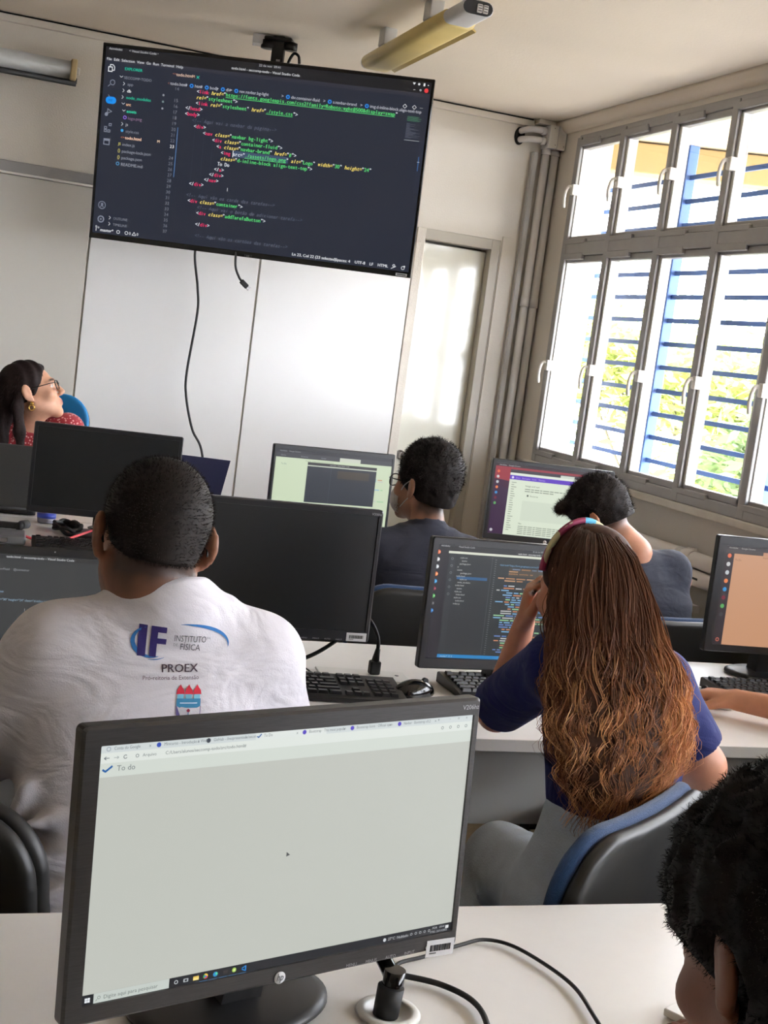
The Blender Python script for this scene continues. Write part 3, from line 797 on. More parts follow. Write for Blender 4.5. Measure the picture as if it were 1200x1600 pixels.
# ================================================================== DESKS
def desk(name, label, x0, x1, y0, y1, legs, pan=None, zt=0.74, extra=None):
    cx, cy = (x0+x1)/2, (y0+y1)/2
    t = empty(name, (cx, cy, 0), label=label, cat='desk', group='white laminate desks')
    p = MB(); p.box((0, 0, zt-0.0145), (x1-x0, y1-y0, 0.025), M['desk'], bev=0.0025, seg=1)
    top = p.build('tabletop', t)
    p = MB(); p.box((0, y0-cy-0.0012, zt-0.0145), (x1-x0, 0.0022, 0.0245), M['desk_edge']); p.build('edge_band', top)
    if pan:
        p = MB(); p.box((0, pan[0]-cy, (zt-0.03+pan[1])/2), (x1-x0-0.06, 0.018, zt-0.03-pan[1]), M['modesty'], bev=0.001, seg=1); p.build('modesty_panel', t)
    for lx in legs:
        p = MB(); p.box((lx-cx, 0.02, (zt-0.03)/2), (0.026, 0.05, zt-0.03), M['leg'], bev=0.003); p.box((lx-cx, 0, 0.018), (0.04, (y1-y0)*0.85, 0.03), M['leg'], bev=0.004)
        p.box((lx-cx, 0, zt-0.045), (0.035, (y1-y0)*0.8, 0.03), M['leg'], bev=0.003); p.build('leg', t)
    return t
d1 = desk('desk', 'white desk nearest the camera with a round cable grommet, under the large lit monitor', -1.05, 2.35, 0.83, 1.597, (-0.9, 0.95, 2.2), (1.40, 0.42))
d2 = desk('desk', 'second row white desk with grey front panel and the outlet plate', -0.75, 2.62, 2.362, 3.133, (-0.6, 1.43, 2.45), (2.50, 0.505))
d3 = desk('desk', 'third row white desk along the front carrying the two lit monitors and the off monitor', -0.75, 2.64, 3.99, 4.760, (-0.6, 1.0, 2.5), (4.5, 0.40))
d4 = desk('desk', 'narrow teacher table behind the third row carrying the grey laptop', -0.9, 1.25, 4.765, 5.03, (-0.8, 1.1), (4.98, 0.35))
p = MB(); p.box((1.2, -0.32, 0.655), (0.9, 0.10, 0.060), M['leg'], bev=0.003); p.lathe([(0, 0), (0.010, 0), (0.009, 0.006), (0, 0.008)], M['grey_pl'], (1.485, -0.371, 0.657), n=16, R=Matrix.Rotation(PI/2, 3, 'X'))
tr = p.build('cable_tray', d3)
p = MB(); p.box((1.2, -0.30, 0.605), (0.9, 0.14, 0.020), M['desk'], bev=0.002); p.build('shelf', d3)
# grommet in the first desk
g = empty('cable_grommet', (0.548, 1.318, 0.740), label='round white cable grommet ring set in the nearest desk', cat='grommet')
p = MB(); p.lathe([(0.0262, 0.001), (0.0262, 0.0035), (0.030, 0.0045), (0.036, 0.0040), (0.0385, 0.0008)], M['white_pl'], n=36); p.build('ring', g)
p = MB(); p.lathe([(0, 0.0009), (0.0262, 0.0009)], M['rubber'], n=36); p.build('hole', g)

# ================================================================== MONITORS
def frame_loops(m, w, h, bz, mt, y_back=0.014, y_front=-0.008, r=0.006, ch=0.003):
    """bezel: bz = (left, right, top, bottom) widths"""
    def loop(il, ir, it, ib, y, rr): return [(x, y, z) for x, z in rect_outline(-w/2+il, -h/2+ib, w/2-ir, h/2-it, rr, 3)]
    L = [loop(0.004, 0.004, 0.004, 0.004, y_back, r), loop(0, 0, 0, 0, y_back-0.004, r), loop(0, 0, 0, 0, y_front+ch, r), loop(ch, ch, ch, ch, y_front, r*0.7),
         loop(bz[0], bz[1], bz[2], bz[3], y_front, 0.0012), loop(bz[0]+0.0005, bz[1]+0.0005, bz[2]+0.0005, bz[3]+0.0005, y_front+0.003, 0.0012)]
    V = [v for l in L for v in l]; n = len(L[0]); F = []
    for i in range(len(L)-1):
        for j in range(n): F.append((i*n+j, i*n+(j+1) % n, (i+1)*n+(j+1) % n, (i+1)*n+j))
    F.append(tuple(range(n)))
    m.poly(V, F, mt)
def barcode_sticker(parent, c, w, h, seed=1, roll=0.0):
    p = MB(); p.box((0, 0, 0), (w, 0.0006, h), M['sticker'], bev=0.0002, seg=1); o = p.build('asset_sticker', parent); o.location = c; o.rotation_euler = (0, roll, 0)
    q = MB(); rg = random.Random(seed); x = -w*0.36
    while x < w*0.36:
        t = rg.choice((0.0004, 0.0008, 0.0012)); q.box((x, -0.0005, h*0.02), (t, 0.0003, h*0.38), M['ink']); x += t+rg.choice((0.0005, 0.0009))
    for k in range(7): q.box((-w*0.36+k*w*0.035, -0.0005, -h*0.28), (w*0.022, 0.0003, h*0.07), M['ink'])
    q.build('barcode', o)
def flat_text(parent, name, body, x, y, z, size, m, align='c', squeeze=1.0, R=None):
    vs, fs, w = text_mesh(body); q = MB(); k = size*squeeze; off = {'c': -w*k/2, 'l': 0, 'r': -w*k}[align]
    me = bpy.data.meshes.new(name); me.from_pydata([(off+a*k, 0, b_*size) for a, b_ in vs], [], fs); me.materials.append(m)
    o = new_obj(name, me, parent); o.location = (x, y, z)
    if R: o.rotation_euler = R
    return o
def logo_disc(parent, x, y, z, r, name='logo'):
    p = MB(); p.lathe([(0, 0), (r, 0), (r, 0.0006), (0, 0.0006)], M['sticker'], n=28, R=Matrix.Rotation(PI/2, 3, 'X')); o = p.build(name, parent); o.location = (x, y, z)
    me = bpy.data.meshes.new('letters'); vs, fs, w = text_mesh('hp'); s = r*1.35
    me.from_pydata([((a-w/2)*s*0.95+b_*s*0.25-r*0.05, -0.0009, (b_-0.27)*s*1.25) for a, b_ in vs], [], fs); me.materials.append(M['ink']); new_obj('letters', me, o)
def monitor(label, c, yaw, tilt, w=0.487, h=0.30, roll=0.0, screen=None, bz=(0.0195, 0.0090, 0.0195, 0.0195), base=(0.0, 0.068), bezel=None, menu=True, logo=True, sticker=None, group='desktop monitors', neck_w=0.05, model=False, hole_dx=0):
    """c = centre of the panel front; screen = painter(parent, w, h)"""
    zt = 0.74
    t = empty('monitor', (c[0], c[1], zt), yaw, label, 'monitor', group)
    bm_ = bezel or M['bezel2']
    pv = bpy.data.objects.new('panel_frame', None)
    m = MB(); frame_loops(m, w, h, bz, bm_); o = m.build('bezel', t)
    o.location = (0, 0, c[2]-zt); o.rotation_euler = (-tilt, -roll, 0)
    bpy.data.objects.remove(pv)
    m = MB()
    m.box((0, 0.026, 0), (w*0.90, 0.03, h*0.86), M['black_pl'], bev=0.012, seg=3); m.box((0, 0.045, -h*0.05), (w*0.42, 0.03, h*0.55), M['black_pl'], bev=0.012, seg=3)
    m.build('back_shell', o)
    sw, sh = w-bz[0]-bz[1], h-bz[2]-bz[3]
    s = screen(o, sw, sh)
    s.location = ((bz[0]-bz[1])/2, -0.0055, (bz[3]-bz[2])/2)
    # neck and foot
    bh = c[2]-h/2-zt
    m = MB(); m.prism([(0.030, bh+0.10), (0.058, bh+0.10), (base[1]+0.035, 0.012), (base[1]-0.015, 0.012)], 'x', -neck_w/2, neck_w/2, M['black_pl']); m.build('stand_neck', t)
    m = MB(); m.lathe([(0, 0.0), (0.118, 0.0), (0.122, 0.003), (0.121, 0.008), (0.108, 0.0125), (0.03, 0.0175), (0, 0.018)], M['black_pl'], (base[0], base[1]+0.012, 0.0), n=48, sy=0.72); m.build('stand_base', t)
    if logo: logo_disc(o, 0, -0.0088, -h/2+0.0075, 0.0068)
    if menu:
        for i, tx in enumerate(('MENU', 'MINUS', 'AUTO', 'INPUT')): flat_text(o, 'button_label', tx, w*(0.19+0.055*i), -0.0092, -h/2+0.003, 0.0052, M['print_light'])
        q = MB(); q.cyl((w*0.405, -0.0088, -h/2+0.006), (w*0.405, -0.0094, -h/2+0.006), 0.0015, M['print_light'], 10); q.build('power_mark', o)
    if model: flat_text(o, 'model_mark', 'V206hz', w/2-0.016, -0.0088, h/2-0.0125, 0.0078, M['print_light'], 'c')
    if sticker: barcode_sticker(o, sticker[0], sticker[1], sticker[2], roll=sticker[3] if len(sticker) > 3 else 0)
    return t, o
def off_screen(parent, w, h):
    m = MB(); m.box((0, 0.0008, 0), (w+0.001, 0.0012, h+0.001), M['offscreen']); o = m.build('screen', parent)
    return o
def painter(fn, base):
    def f(parent, w, h):
        s = Screen(w, h, base, y=0.0); fn(s); return s.build('screen', parent)
    return f
def icons_col(s, u, v0, dv, r, cols):
    for i, c in enumerate(cols):
        v = v0+i*dv
        s.disc(u, v, r, c, 2); s.disc(u+r*0.2, v-r*0.1, r*0.45, tuple(min(255, x+60) for x in c), 3)
def bars_text(s, u, v, words, cw, hgt, cols, seed, lay=2):
    """a line of unreadably small print as word blocks"""
    rg = random.Random(seed)
    for wd in words:
        s.rect(u, v-hgt/2, u+cw*wd, v+hgt/2, rg.choice(cols), lay); u += cw*(wd+1)
    return u

# --- browser page of the large near monitor
def paint_near(s):
    U = lambda u: (u-0.0400)/0.9415; V = lambda v: (v-0.0655)/0.8695
    s.rect(0, 0, 1, V(0.092), (206, 214, 214), 1)
    s.rect(U(0.39), 0.003, U(0.568), V(0.092), (222, 228, 224), 2)
    s.rect(0, V(0.092), 1, V(0.126), (222, 228, 222), 1)
    s.rect(0, V(0.126), 1, V(0.172), (209, 216, 208), 1)
    g = (105, 112, 118)
    tabs = [(0.052, 'Conta do Google', (150, 160, 170)), (0.16, 'Minicurso - Introdução à Web', (50, 80, 180)), (0.272, 'GitHub - ilvespresentado/secon', (60, 66, 76)), (0.392, 'To Do', (40, 90, 160)),
            (0.505, 'Bootstrap · The most popular', (88, 70, 190)), (0.63, 'Bootstrap Icons · Official open', (88, 70, 190)), (0.76, 'Navbar · Bootstrap v5.2', (88, 70, 190))]
    for i, (u, tx, c) in enumerate(tabs):
        uu = U(u); s.disc(uu+0.006, V(0.079), 0.0095, c, 3) if i not in (0, 3) else (s.ring(uu+0.006, V(0.079), 0.009, 0.003, c, 3) if i == 0 else None)
        if i == 3: s.line(uu+0.001, V(0.079), uu+0.005, V(0.084), 0.005, c, 3); s.line(uu+0.005, V(0.084), uu+0.012, V(0.072), 0.005, c, 3)
        s.text(tx, uu+0.018, V(0.083), 0.0175, g, 4, squeeze=0.85)
        s.text('x', U(u+(0.092 if i < 3 else 0.098 if i == 3 else 0.107)), V(0.083), 0.017, g, 4)
    s.text('+', U(0.875), V(0.083), 0.022, g, 4)
    for k, tx in enumerate(('-', 'o', 'x')): s.text(tx, 0.925+0.026*k, 0.017, 0.018, g, 4)
    vv = V(0.109)
    s.line(0.010, vv, 0.022, vv, 0.0028, g, 3); s.line(0.010, vv, 0.015, vv-0.006, 0.0028, g, 3); s.line(0.010, vv, 0.015, vv+0.006, 0.0028, g, 3)
    s.line(0.032, vv, 0.043, vv, 0.0026, (165, 172, 172), 3); s.line(0.043, vv, 0.039, vv-0.005, 0.0026, (165, 172, 172), 3); s.line(0.043, vv, 0.039, vv+0.005, 0.0026, (165, 172, 172), 3)
    s.ring(0.058, vv, 0.008, 0.0028, g, 3, a0=0.4, a1=5.6)
    s.ring(0.085, vv, 0.007, 0.0022, g, 3); s.text('Arquivo', 0.097, vv+0.005, 0.0175, g, 4); s.text('C:/Users/alunos/seccomp-todo/src/todo.html#', 0.15, vv+0.005, 0.0185, (92, 98, 104), 4)
    for k in range(4): s.ring(0.905+0.025*k, vv, 0.007, 0.0024, g, 3)
    bl = (30, 95, 165)
    s.line(0.008, V(0.146), 0.015, V(0.153), 0.0075, bl, 3); s.line(0.014, V(0.154), 0.030, V(0.136), 0.0075, bl, 3)
    s.text('To do', 0.040, V(0.1535), 0.030, (110, 116, 120), 4)
    u, v = U(0.4926), V(0.512); s.poly([(u, v), (u, v+0.020), (u+0.010, v+0.014)], (90, 92, 92), 3)
    # taskbar
    t0 = 1-0.040
    s.rect(0, t0, 1, 1, (27, 29, 34), 1)
    s.rect(0.028, t0, 0.205, 1, (196, 204, 198), 2)
    for a, b_ in ((0, 0), (1, 0), (0, 1), (1, 1)): s.rect(0.008+a*0.0062, t0+0.012+b_*0.0098, 0.0135+a*0.0062, t0+0.0205+b_*0.0098, (235, 240, 245), 3)
    s.ring(0.040, t0+0.018, 0.0065, 0.0018, (90, 95, 95), 3); s.line(0.036, t0+0.024, 0.033, t0+0.030, 0.0022, (90, 95, 95), 3)
    s.text('Digite aqui para pesquisar', 0.050, t0+0.026, 0.0215, (100, 106, 104), 4)
    s.ring(0.222, t0+0.02, 0.008, 0.0022, (225, 230, 235), 3)
    s.rect(0.240, t0+0.013, 0.252, t0+0.027, (180, 186, 190), 3); s.rect(0.243, t0+0.016, 0.249, t0+0.024, (27, 29, 34), 4)
    s.rect(0.264, t0+0.012, 0.278, t0+0.028, (230, 196, 90), 3); s.rect(0.264, t0+0.018, 0.278, t0+0.028, (250, 226, 140), 4)
    for k, c in enumerate(((214, 70, 60), (70, 160, 90), (240, 200, 70))): s.poly([(0.295, t0+0.02)]+[(0.295+0.0062*math.cos(-(2.1*k+0.35*j)), t0+0.02-0.011*math.sin(-(2.1*k+0.35*j))) for j in range(7)], c, 3)
    s.disc(0.295, t0+0.02, 0.0045, (70, 130, 230), 5)
    s.disc(0.320, t0+0.02, 0.0105, (40, 140, 200), 3); s.disc(0.3225, t0+0.018, 0.0055, (90, 215, 160), 4)
    s.rect(0.340, t0+0.012, 0.352, t0+0.027, (60, 50, 50), 3)
    s.disc(0.368, t0+0.018, 0.010, (160, 200, 90), 3); s.disc(0.368, t0+0.018, 0.005, (230, 240, 160), 4)
    s.line(0.388, t0+0.018, 0.398, t0+0.010, 0.004, (40, 140, 220), 3); s.line(0.388, t0+0.022, 0.398, t0+0.030, 0.004, (40, 140, 220), 3); s.line(0.398, t0+0.009, 0.398, t0+0.031, 0.005, (40, 140, 220), 3)
    for k in range(5): s.rect(0.288+0.025*k-0.008, t0+0.037, 0.288+0.025*k+0.012, t0+0.039, (90, 140, 190), 3)
    s.disc(0.790, t0+0.022, 0.008, (210, 214, 218), 3); s.text('27°C  Nublado', 0.800, t0+0.027, 0.018, (205, 208, 212), 4)
    for k in range(5): s.ring(0.872+0.014*k, t0+0.02, 0.006, 0.002, (200, 204, 208), 3)
    s.text('POR   09:41', 0.938, t0+0.017, 0.014, (200, 204, 208), 4); s.text('PTB2  22/11/2022', 0.932, t0+0.034, 0.013, (200, 204, 208), 4)
    s.rect(0.980, t0+0.010, 0.990, t0+0.024, (225, 228, 230), 3)
A_mon, A_pan = monitor('large lit monitor nearest the camera showing a blank pale browser page', (0.390, 1.278, 0.958), 0.288, 0.045, h=0.299, roll=0.013,
    screen=painter(paint_near, (191, 194, 186)), bezel=M['bezel'], bz=(0.0195, 0.0092, 0.0195, 0.0195), model=True, sticker=((0.2175, -0.0092, -0.1465), 0.041, 0.020, 0.05), menu=True)

# --- editor windows on the other screens
CODE_C = [(120, 170, 210), (196, 130, 92), (150, 200, 150), (190, 190, 190), (96, 130, 190)]
def code_block(s, u0, v0, rows, cw, dv, hgt, seed, cols=CODE_C, maxw=9):
    rg = random.Random(seed)
    for r in range(rows):
        if rg.random() < 0.22: continue
        ind = rg.choice((0, 1, 2, 3, 4, 3, 2)); u = u0+ind*cw*2.2
        for k in range(rg.randint(1, maxw)):
            L = rg.randint(2, 7); s.rect(u, v0+r*dv-hgt/2, u+cw*L, v0+r*dv+hgt/2, rg.choice(cols), 2); u += cw*(L+1)
LAUNCH = [(224, 110, 70), (200, 200, 200), (190, 196, 200), (228, 128, 70), (50, 140, 200), (120, 30, 50), (90, 170, 90), (70, 70, 74), (40, 110, 180)]
def paint_f(s):
    U = lambda u: (u-0.0400)/0.9415; V = lambda v: (v-0.06)/0.86
    s.rect(0, 0, 1, 0.045, (26, 26, 30), 1)
    for i in range(9): u, v = U(0.046)-i*0.0002, 0.070+i*0.064; s.disc(u, v, 0.018, LAUNCH[i], 2); s.disc(u+0.004, v, 0.008, tuple(min(255, c+60) for c in LAUNCH[i]), 3)
    s.text('Atividades', 0.015, 0.020, 0.020, (200, 200, 205), 3); s.text('Visual Studio Code', 0.11, 0.020, 0.020, (190, 190, 195), 3); s.text('22 de nov 09:41', 0.52, 0.018, 0.019, (190, 190, 195), 3)
    s.text('todo.html - seccomp-todo - Visual Studio Code', 0.44, 0.046, 0.021, (230, 230, 230), 3)
    s.rect(0.06, 0.055, 1, 0.075, (214, 218, 200), 1)
    s.rect(0.065, 0.075, 1, 0.962, (30, 36, 38), 1)
    s.rect(0.065, 0.075, 0.10, 0.962, (40, 44, 48), 2)
    for i in range(6): s.ring(0.083, 0.12+i*0.062, 0.011, 0.004, (120, 124, 128), 3)
    s.rect(0.10, 0.075, 0.30, 0.962, (34, 38, 41), 2)
    s.rect(0.118, 0.272, 0.285, 0.297, (26, 84, 130), 3)
    rg = random.Random(4)
    for i in range(16):
        v = 0.105+i*0.027; s.text(rg.choice(('src', 'assets', 'js', 'style.css', 'todo.html', 'index.js', 'package.json', 'README.md', 'node_modules')), 0.115+rg.choice((0, .01, .02)), v+0.009, 0.021, (190, 194, 192), 4)
    s.rect(0.300, 0.085, 0.303, 0.95, (70, 76, 80), 3)
    for i in range(44): s.rect(0.318, 0.105+i*0.0195, 0.326, 0.110+i*0.0195, (120, 124, 128), 3)
    s.text('<link href="https://fonts.googleapis.com/css2?family=Roboto"', 0.345, 0.155, 0.021, (120, 170, 210), 4)
    code_block(s, 0.345, 0.18, 6, 0.0085, 0.021, 0.010, 11, [(176, 128, 86), (196, 150, 110), (120, 140, 170)], 9)
    s.rect(0.40, 0.172, 0.72, 0.245, (64, 56, 44), 2)
    code_block(s, 0.345, 0.33, 30, 0.0085, 0.0205, 0.010, 23)
    s.rect(0.065, 0.962, 1, 0.992, (14, 122, 184), 2); s.text('master*  0  0', 0.08, 0.986, 0.022, (200, 225, 240), 4)
def paint_d(s):
    s.rect(0, 0, 1, 0.05, (44, 44, 50), 1); s.text('Atividades    Google Chrome', 0.03, 0.035, 0.026, (170, 170, 176), 3)
    s.rect(0, 0.05, 1, 0.115, (62, 62, 68), 1); s.rect(0.54, 0.06, 0.72, 0.115, (200, 206, 190), 2)
    for i in range(3): s.text(('GitHub', 'Bootstrap', 'Navbar')[i], 0.04+i*0.17, 0.095, 0.026, (150, 150, 156), 3)
    s.text('Arquivo  C:/seccomp-todo/src/todo.html', 0.25, 0.150, 0.026, (120, 126, 110), 3); s.text('To Do', 0.05, 0.215, 0.03, (80, 110, 120), 3)
    u0, v0, u1 = 0.272, 0.155, 0.87
    s.rect(u0, v0, u1, 0.72, (40, 46, 56), 3); s.rect(u0, v0, u1, v0+0.035, (54, 52, 54), 4); s.text('todo.html - Visual Studio Code', 0.46, v0+0.026, 0.024, (190, 190, 190), 6)
    s.rect(u0, v0+0.04, u1, v0+0.055, (200, 206, 190), 5)
    s.rect(u0+0.20, v0+0.055, u0+0.206, 0.72, (60, 66, 76), 5)
    code_block(s, u0+0.05, v0+0.10, 18, 0.008, 0.024, 0.011, 5, [(150, 156, 160)], 1)
    s.rect(u0+0.26, v0+0.09, u1-0.06, v0+0.20, (70, 62, 52), 5)
    code_block(s, u0+0.26, v0+0.10, 20, 0.010, 0.024, 0.012, 9)
    for i in range(3): s.V = s.V
def paint_e(s):
    for k in range(12): s.rect(k/12, 0, (k+1)/12+0.001, 1, (int(60+60*k/12*0.8), int(22+16*k/12), int(54-8*k/12)), 1)
    s.poly([(0.0, 0.0), (1, 0.0), (1, 0.6), (0.42, 0.3), (0.0, 0.22)], (150, 46, 58), 2)
    s.poly([(0.0, 0.30), (0.16, 0.36), (0.16, 1), (0.0, 1)], (56, 28, 62), 2)
    s.rect(0, 0, 1, 0.045, (48, 36, 42), 3); s.text('Atividades    Google Chrome', 0.03, 0.035, 0.026, (190, 190, 196), 4)
    for i in range(7): s.disc(0.030, 0.12+i*0.075, 0.020, LAUNCH[i], 3)
    s.disc(0.028, 0.95, 0.022, (190, 190, 195), 3)
    u0, u1 = 0.13, 0.80
    s.rect(u0, 0.085, u1, 1, (216, 226, 206), 4); s.rect(u0, 0.075, u1, 0.120, (62, 58, 66), 5); s.rect(0.56, 0.088, 0.68, 0.125, (200, 208, 196), 6)
    s.rect(u0, 0.125, u1, 0.155, (222, 230, 216), 5)
    s.rect(u0, 0.155, u1, 0.215, (92, 52, 186), 5); s.disc(0.155, 0.186, 0.017, (225, 220, 250), 6); s.text('Docs   Examples   Icons   Themes', 0.18, 0.198, 0.032, (190, 170, 240), 7)
    s.text('Image and text', 0.27, 0.300, 0.036, (80, 86, 80), 6); bars = [(130, 138, 126)]
    for i, n in enumerate((9, 6)): bars_text(s, 0.27, 0.335+i*0.030, [7, 4, 6, 3, 8, 5, 6, 4, 3][:n], 0.0065, 0.012, bars, i, 6)
    s.disc(0.300, 0.425, 0.014, (60, 64, 62), 6); s.text('Bootstrap', 0.32, 0.437, 0.030, (90, 96, 90), 7)
    s.rect(0.26, 0.50, 0.68, 0.78, (206, 216, 198), 5); s.rect(0.62, 0.475, 0.685, 0.50, (60, 62, 62), 6)
    code_block(s, 0.28, 0.54, 10, 0.0062, 0.022, 0.008, 31, [(150, 158, 146)], 7)
    s.text('Nav', 0.25, 0.835, 0.030, (80, 86, 80), 6)
    for i in range(5): bars_text(s, 0.25, 0.865+i*0.026, [7, 4, 6, 3, 8, 5, 6, 4, 5], 0.0065, 0.010, bars, i, 6)
    for i in range(22): s.rect(0.150, 0.25+i*0.032, 0.150+random.Random(i).uniform(.02, .045), 0.26+i*0.032, (140, 146, 134), 6)
def paint_g(s):
    s.rect(0, 0, 1, 0.035, (52, 46, 48), 1); s.rect(0.0, 0.035, 1, 0.075, (70, 62, 60), 1); s.rect(0.25, 0.04, 0.45, 0.075, (190, 140, 110), 2)
    s.text('Atividades      Google Chrome', 0.02, 0.026, 0.024, (190, 185, 180), 3); s.rect(0.06, 0.075, 1, 1, (196, 146, 112), 2)
    s.rect(0, 0.075, 0.06, 1, (48, 40, 44), 2); s.text('Arquivo  C:/todo.html', 0.25, 0.100, 0.022, (120, 90, 70), 4); s.text('To Do', 0.07, 0.145, 0.026, (110, 80, 60), 4)
    for i in range(8): s.disc(0.030, 0.10+i*0.085, 0.022, LAUNCH[i], 3)
    s.ring(0.03, 0.95, 0.020, 0.008, (200, 110, 90), 3)
def paint_b(s): pass
B_mon, _ = monitor('switched-off black monitor right of the head of the student in the white shirt', (0.709, 2.714, 0.993), 0.005, 0.034, screen=off_screen, bz=(0.010, 0.010, 0.014, 0.024), sticker=((0.213, -0.0092, -0.1380), 0.047, 0.019), model=True, logo=False)
C_mon, _ = monitor('switched-off monitor in front of the woman in the red blouse', (0.547, 4.389, 0.968), -0.102, 0.03, screen=off_screen, bz=(0.012, 0.012, 0.014, 0.022), menu=False, model=False, logo=False)
D_mon, _ = monitor('lit monitor with a code window in front of the masked student', (1.392, 4.582, 0.965), 0.117, 0.03, screen=painter(paint_d, (200, 214, 184)), bz=(0.010, 0.010, 0.016, 0.024), menu=False)
E_mon, _ = monitor('lit monitor with a red and purple desktop behind the documentation page', (2.187, 4.391, 1.008), -0.091, 0.031, screen=painter(paint_e, (90, 30, 50)), bz=(0.014, 0.011, 0.014, 0.022), menu=False)
F_mon, _ = monitor('lit monitor full of dark code in front of the long haired student', (1.305, 2.689, 0.951), 0.053, 0.034, screen=painter(paint_f, (30, 26, 34)), bz=(0.0155, 0.012, 0.016, 0.024), menu=False)
G_mon, _ = monitor('lit monitor with a tan page at the right edge of the second row', (2.235, 2.945, 0.972), -0.037, 0.03, w=0.51, h=0.314, screen=painter(paint_g, (196, 146, 112)), bz=(0.026, 0.02, 0.026, 0.020), menu=False, logo=False, neck_w=0.10, base=(0.0, 0.05))

# ------------------------------------------------------------------ wall television
def tvpaint(s):
    U = lambda u: (u-0.0085)/0.983; V = lambda v: (v-0.022)/0.950
    g1, g2 = (150, 152, 160), (112, 114, 124); W_ = (226, 228, 232)
    s.rect(0, 0, 1, V(0.078), (24, 24, 28), 1); s.rect(0, V(0.078), 1, V(0.098), (46, 47, 58), 1)
    s.text('Atividades', U(0.0186), V(0.037), 0.018, (190, 190, 195), 3); s.text('< Visual Studio Code ▾', U(0.080), V(0.038), 0.018, (200, 200, 205), 3)
    s.text('22 de nov  09:41', U(0.4762), V(0.037), 0.018, (190, 190, 195), 3)
    s.text('File  Edit  Selection  View  Go  Run  Terminal  Help', U(0.0137), V(0.090), 0.0205, (224, 226, 230), 3)
    s.text('todo.html - seccomp-todo - Visual Studio Code', U(0.395), V(0.066), 0.0195, (236, 238, 242), 3)
    s.poly([(U(0.936), V(0.030)), (U(0.945), V(0.030)), (U(0.9405), V(0.042))], W_, 3); s.disc(U(0.955), V(0.036), 0.006, W_, 3); s.rect(U(0.968), V(0.029), U(0.973), V(0.043), W_, 3); s.disc(U(0.982), V(0.037), 0.003, W_, 3)
    s.rect(U(0.940), V(0.064), U(0.946), V(0.066), W_, 3); s.ring(U(0.961), V(0.064), 0.005, 0.002, W_, 3); s.disc(U(0.9782), V(0.0635), 0.0115, (226, 62, 66), 3)
    # activity bar
    ic = (128, 134, 150)
    u, v = U(0.032), V(0.128); s.line(u-0.006, v-0.018, u+0.003, v-0.018, 0.004, W_, 3); s.line(u-0.006, v-0.018, u-0.006, v+0.010, 0.004, W_, 3); s.rect(u-0.012, v-0.008, u+0.002, v+0.020, W_, 3); s.rect(u-0.0095, v-0.003, u, v+0.015, (34, 38, 50), 4)
    s.line(u+0.003, v-0.018, u+0.008, v-0.008, 0.004, W_, 3); s.line(u+0.008, v-0.008, u+0.008, v+0.010, 0.004, W_, 3); s.line(u-0.004, v+0.010, u+0.008, v+0.010, 0.004, W_, 3)
    u, v = U(0.034), V(0.202); s.ring(u+0.003, v-0.004, 0.015, 0.004, ic, 3); s.line(u-0.004, v+0.008, u-0.011, v+0.020, 0.004, ic, 3)
    u, v = U(0.036), V(0.288); s.line(u-0.010, v-0.028, u-0.002, v-0.012, 0.004, ic, 3); s.disc(u-0.006, v, 0.019, (26, 142, 236), 3); s.disc(u+0.006, v, 0.019, (26, 142, 236), 3); s.rect(u-0.006, v-0.019, u+0.006, v+0.019, (26, 142, 236), 3); s.text('MF', u-0.0075, v+0.007, 0.018, (30, 70, 140), 4)
    u, v = U(0.031), V(0.348); s.poly([(u-0.004, v-0.020), (u+0.012, v-0.004), (u-0.004, v+0.010)], ic, 3); s.poly([(u-0.002, v-0.013), (u+0.008, v-0.004), (u-0.002, v+0.004)], (34, 38, 50), 4); s.disc(u-0.006, v+0.013, 0.010, ic, 5)
    u, v = U(0.032), V(0.423)
    for a, b_ in ((-0.011, 0.0), (-0.011, 0.016), (0.0, 0.016), (0.003, -0.018)): s.rect(u+a, v+b_-0.002, u+a+0.009, v+b_+0.013, ic, 3); s.rect(u+a+0.002, v+b_+0.002, u+a+0.007, v+b_+0.009, (34, 38, 50), 4)
    u, v = U(0.032), V(0.498); s.rect(u-0.010, v-0.016, u+0.010, v+0.018, ic, 3); s.rect(u-0.007, v-0.004, u+0.007, v+0.013, (34, 38, 50), 4)
    u, v = U(0.0327), V(0.825); s.ring(u, v, 0.022, 0.004, ic, 3); s.disc(u, v-0.005, 0.007, ic, 4); s.ring(u, v+0.012, 0.010, 0.004, ic, 4, a0=PI, a1=2*PI)
    u, v = U(0.0325), V(0.898); s.ring(u, v, 0.020, 0.007, ic, 3, n=10); s.disc(u, v, 0.005, ic, 4)
    # explorer
    t = (20, 186, 150)
    def fl(tx, u, v, c, sz=0.0235, bold=False, ar=None, dot=None):
        if ar: s.line(u-0.0135, v-0.014 if ar == 'd' else v-0.017, u-0.0085, v-0.006 if ar == 'd' else v-0.008, 0.003, (200, 204, 210), 3)
        if ar == 'd': s.line(u-0.0085, v-0.006, u-0.0035, v-0.014, 0.003, (200, 204, 210), 3)
        if ar == 'r': s.line(u-0.0085, v-0.008, u-0.0135, v+0.001, 0.003, (200, 204, 210), 3)
        s.text(tx, u, v, sz, c, 3)
        if bold: s.text(tx, u+0.0006, v, sz, c, 3)
        if dot: s.disc(U(0.196), v-0.008, 0.006, dot, 3)
    s.text('EXPLORER', U(0.071), V(0.130), 0.021, t, 3); s.text('EXPLORER', U(0.0716), V(0.130), 0.021, t, 3)
    fl('SECCOMP-TODO', U(0.071), V(0.174), (140, 144, 156), 0.020, ar='d')
    fl('app', U(0.083), V(0.206), (130, 134, 146), ar='r'); fl('db', U(0.083), V(0.240), (225, 225, 226), bold=True, ar='r', dot=(150, 152, 158))
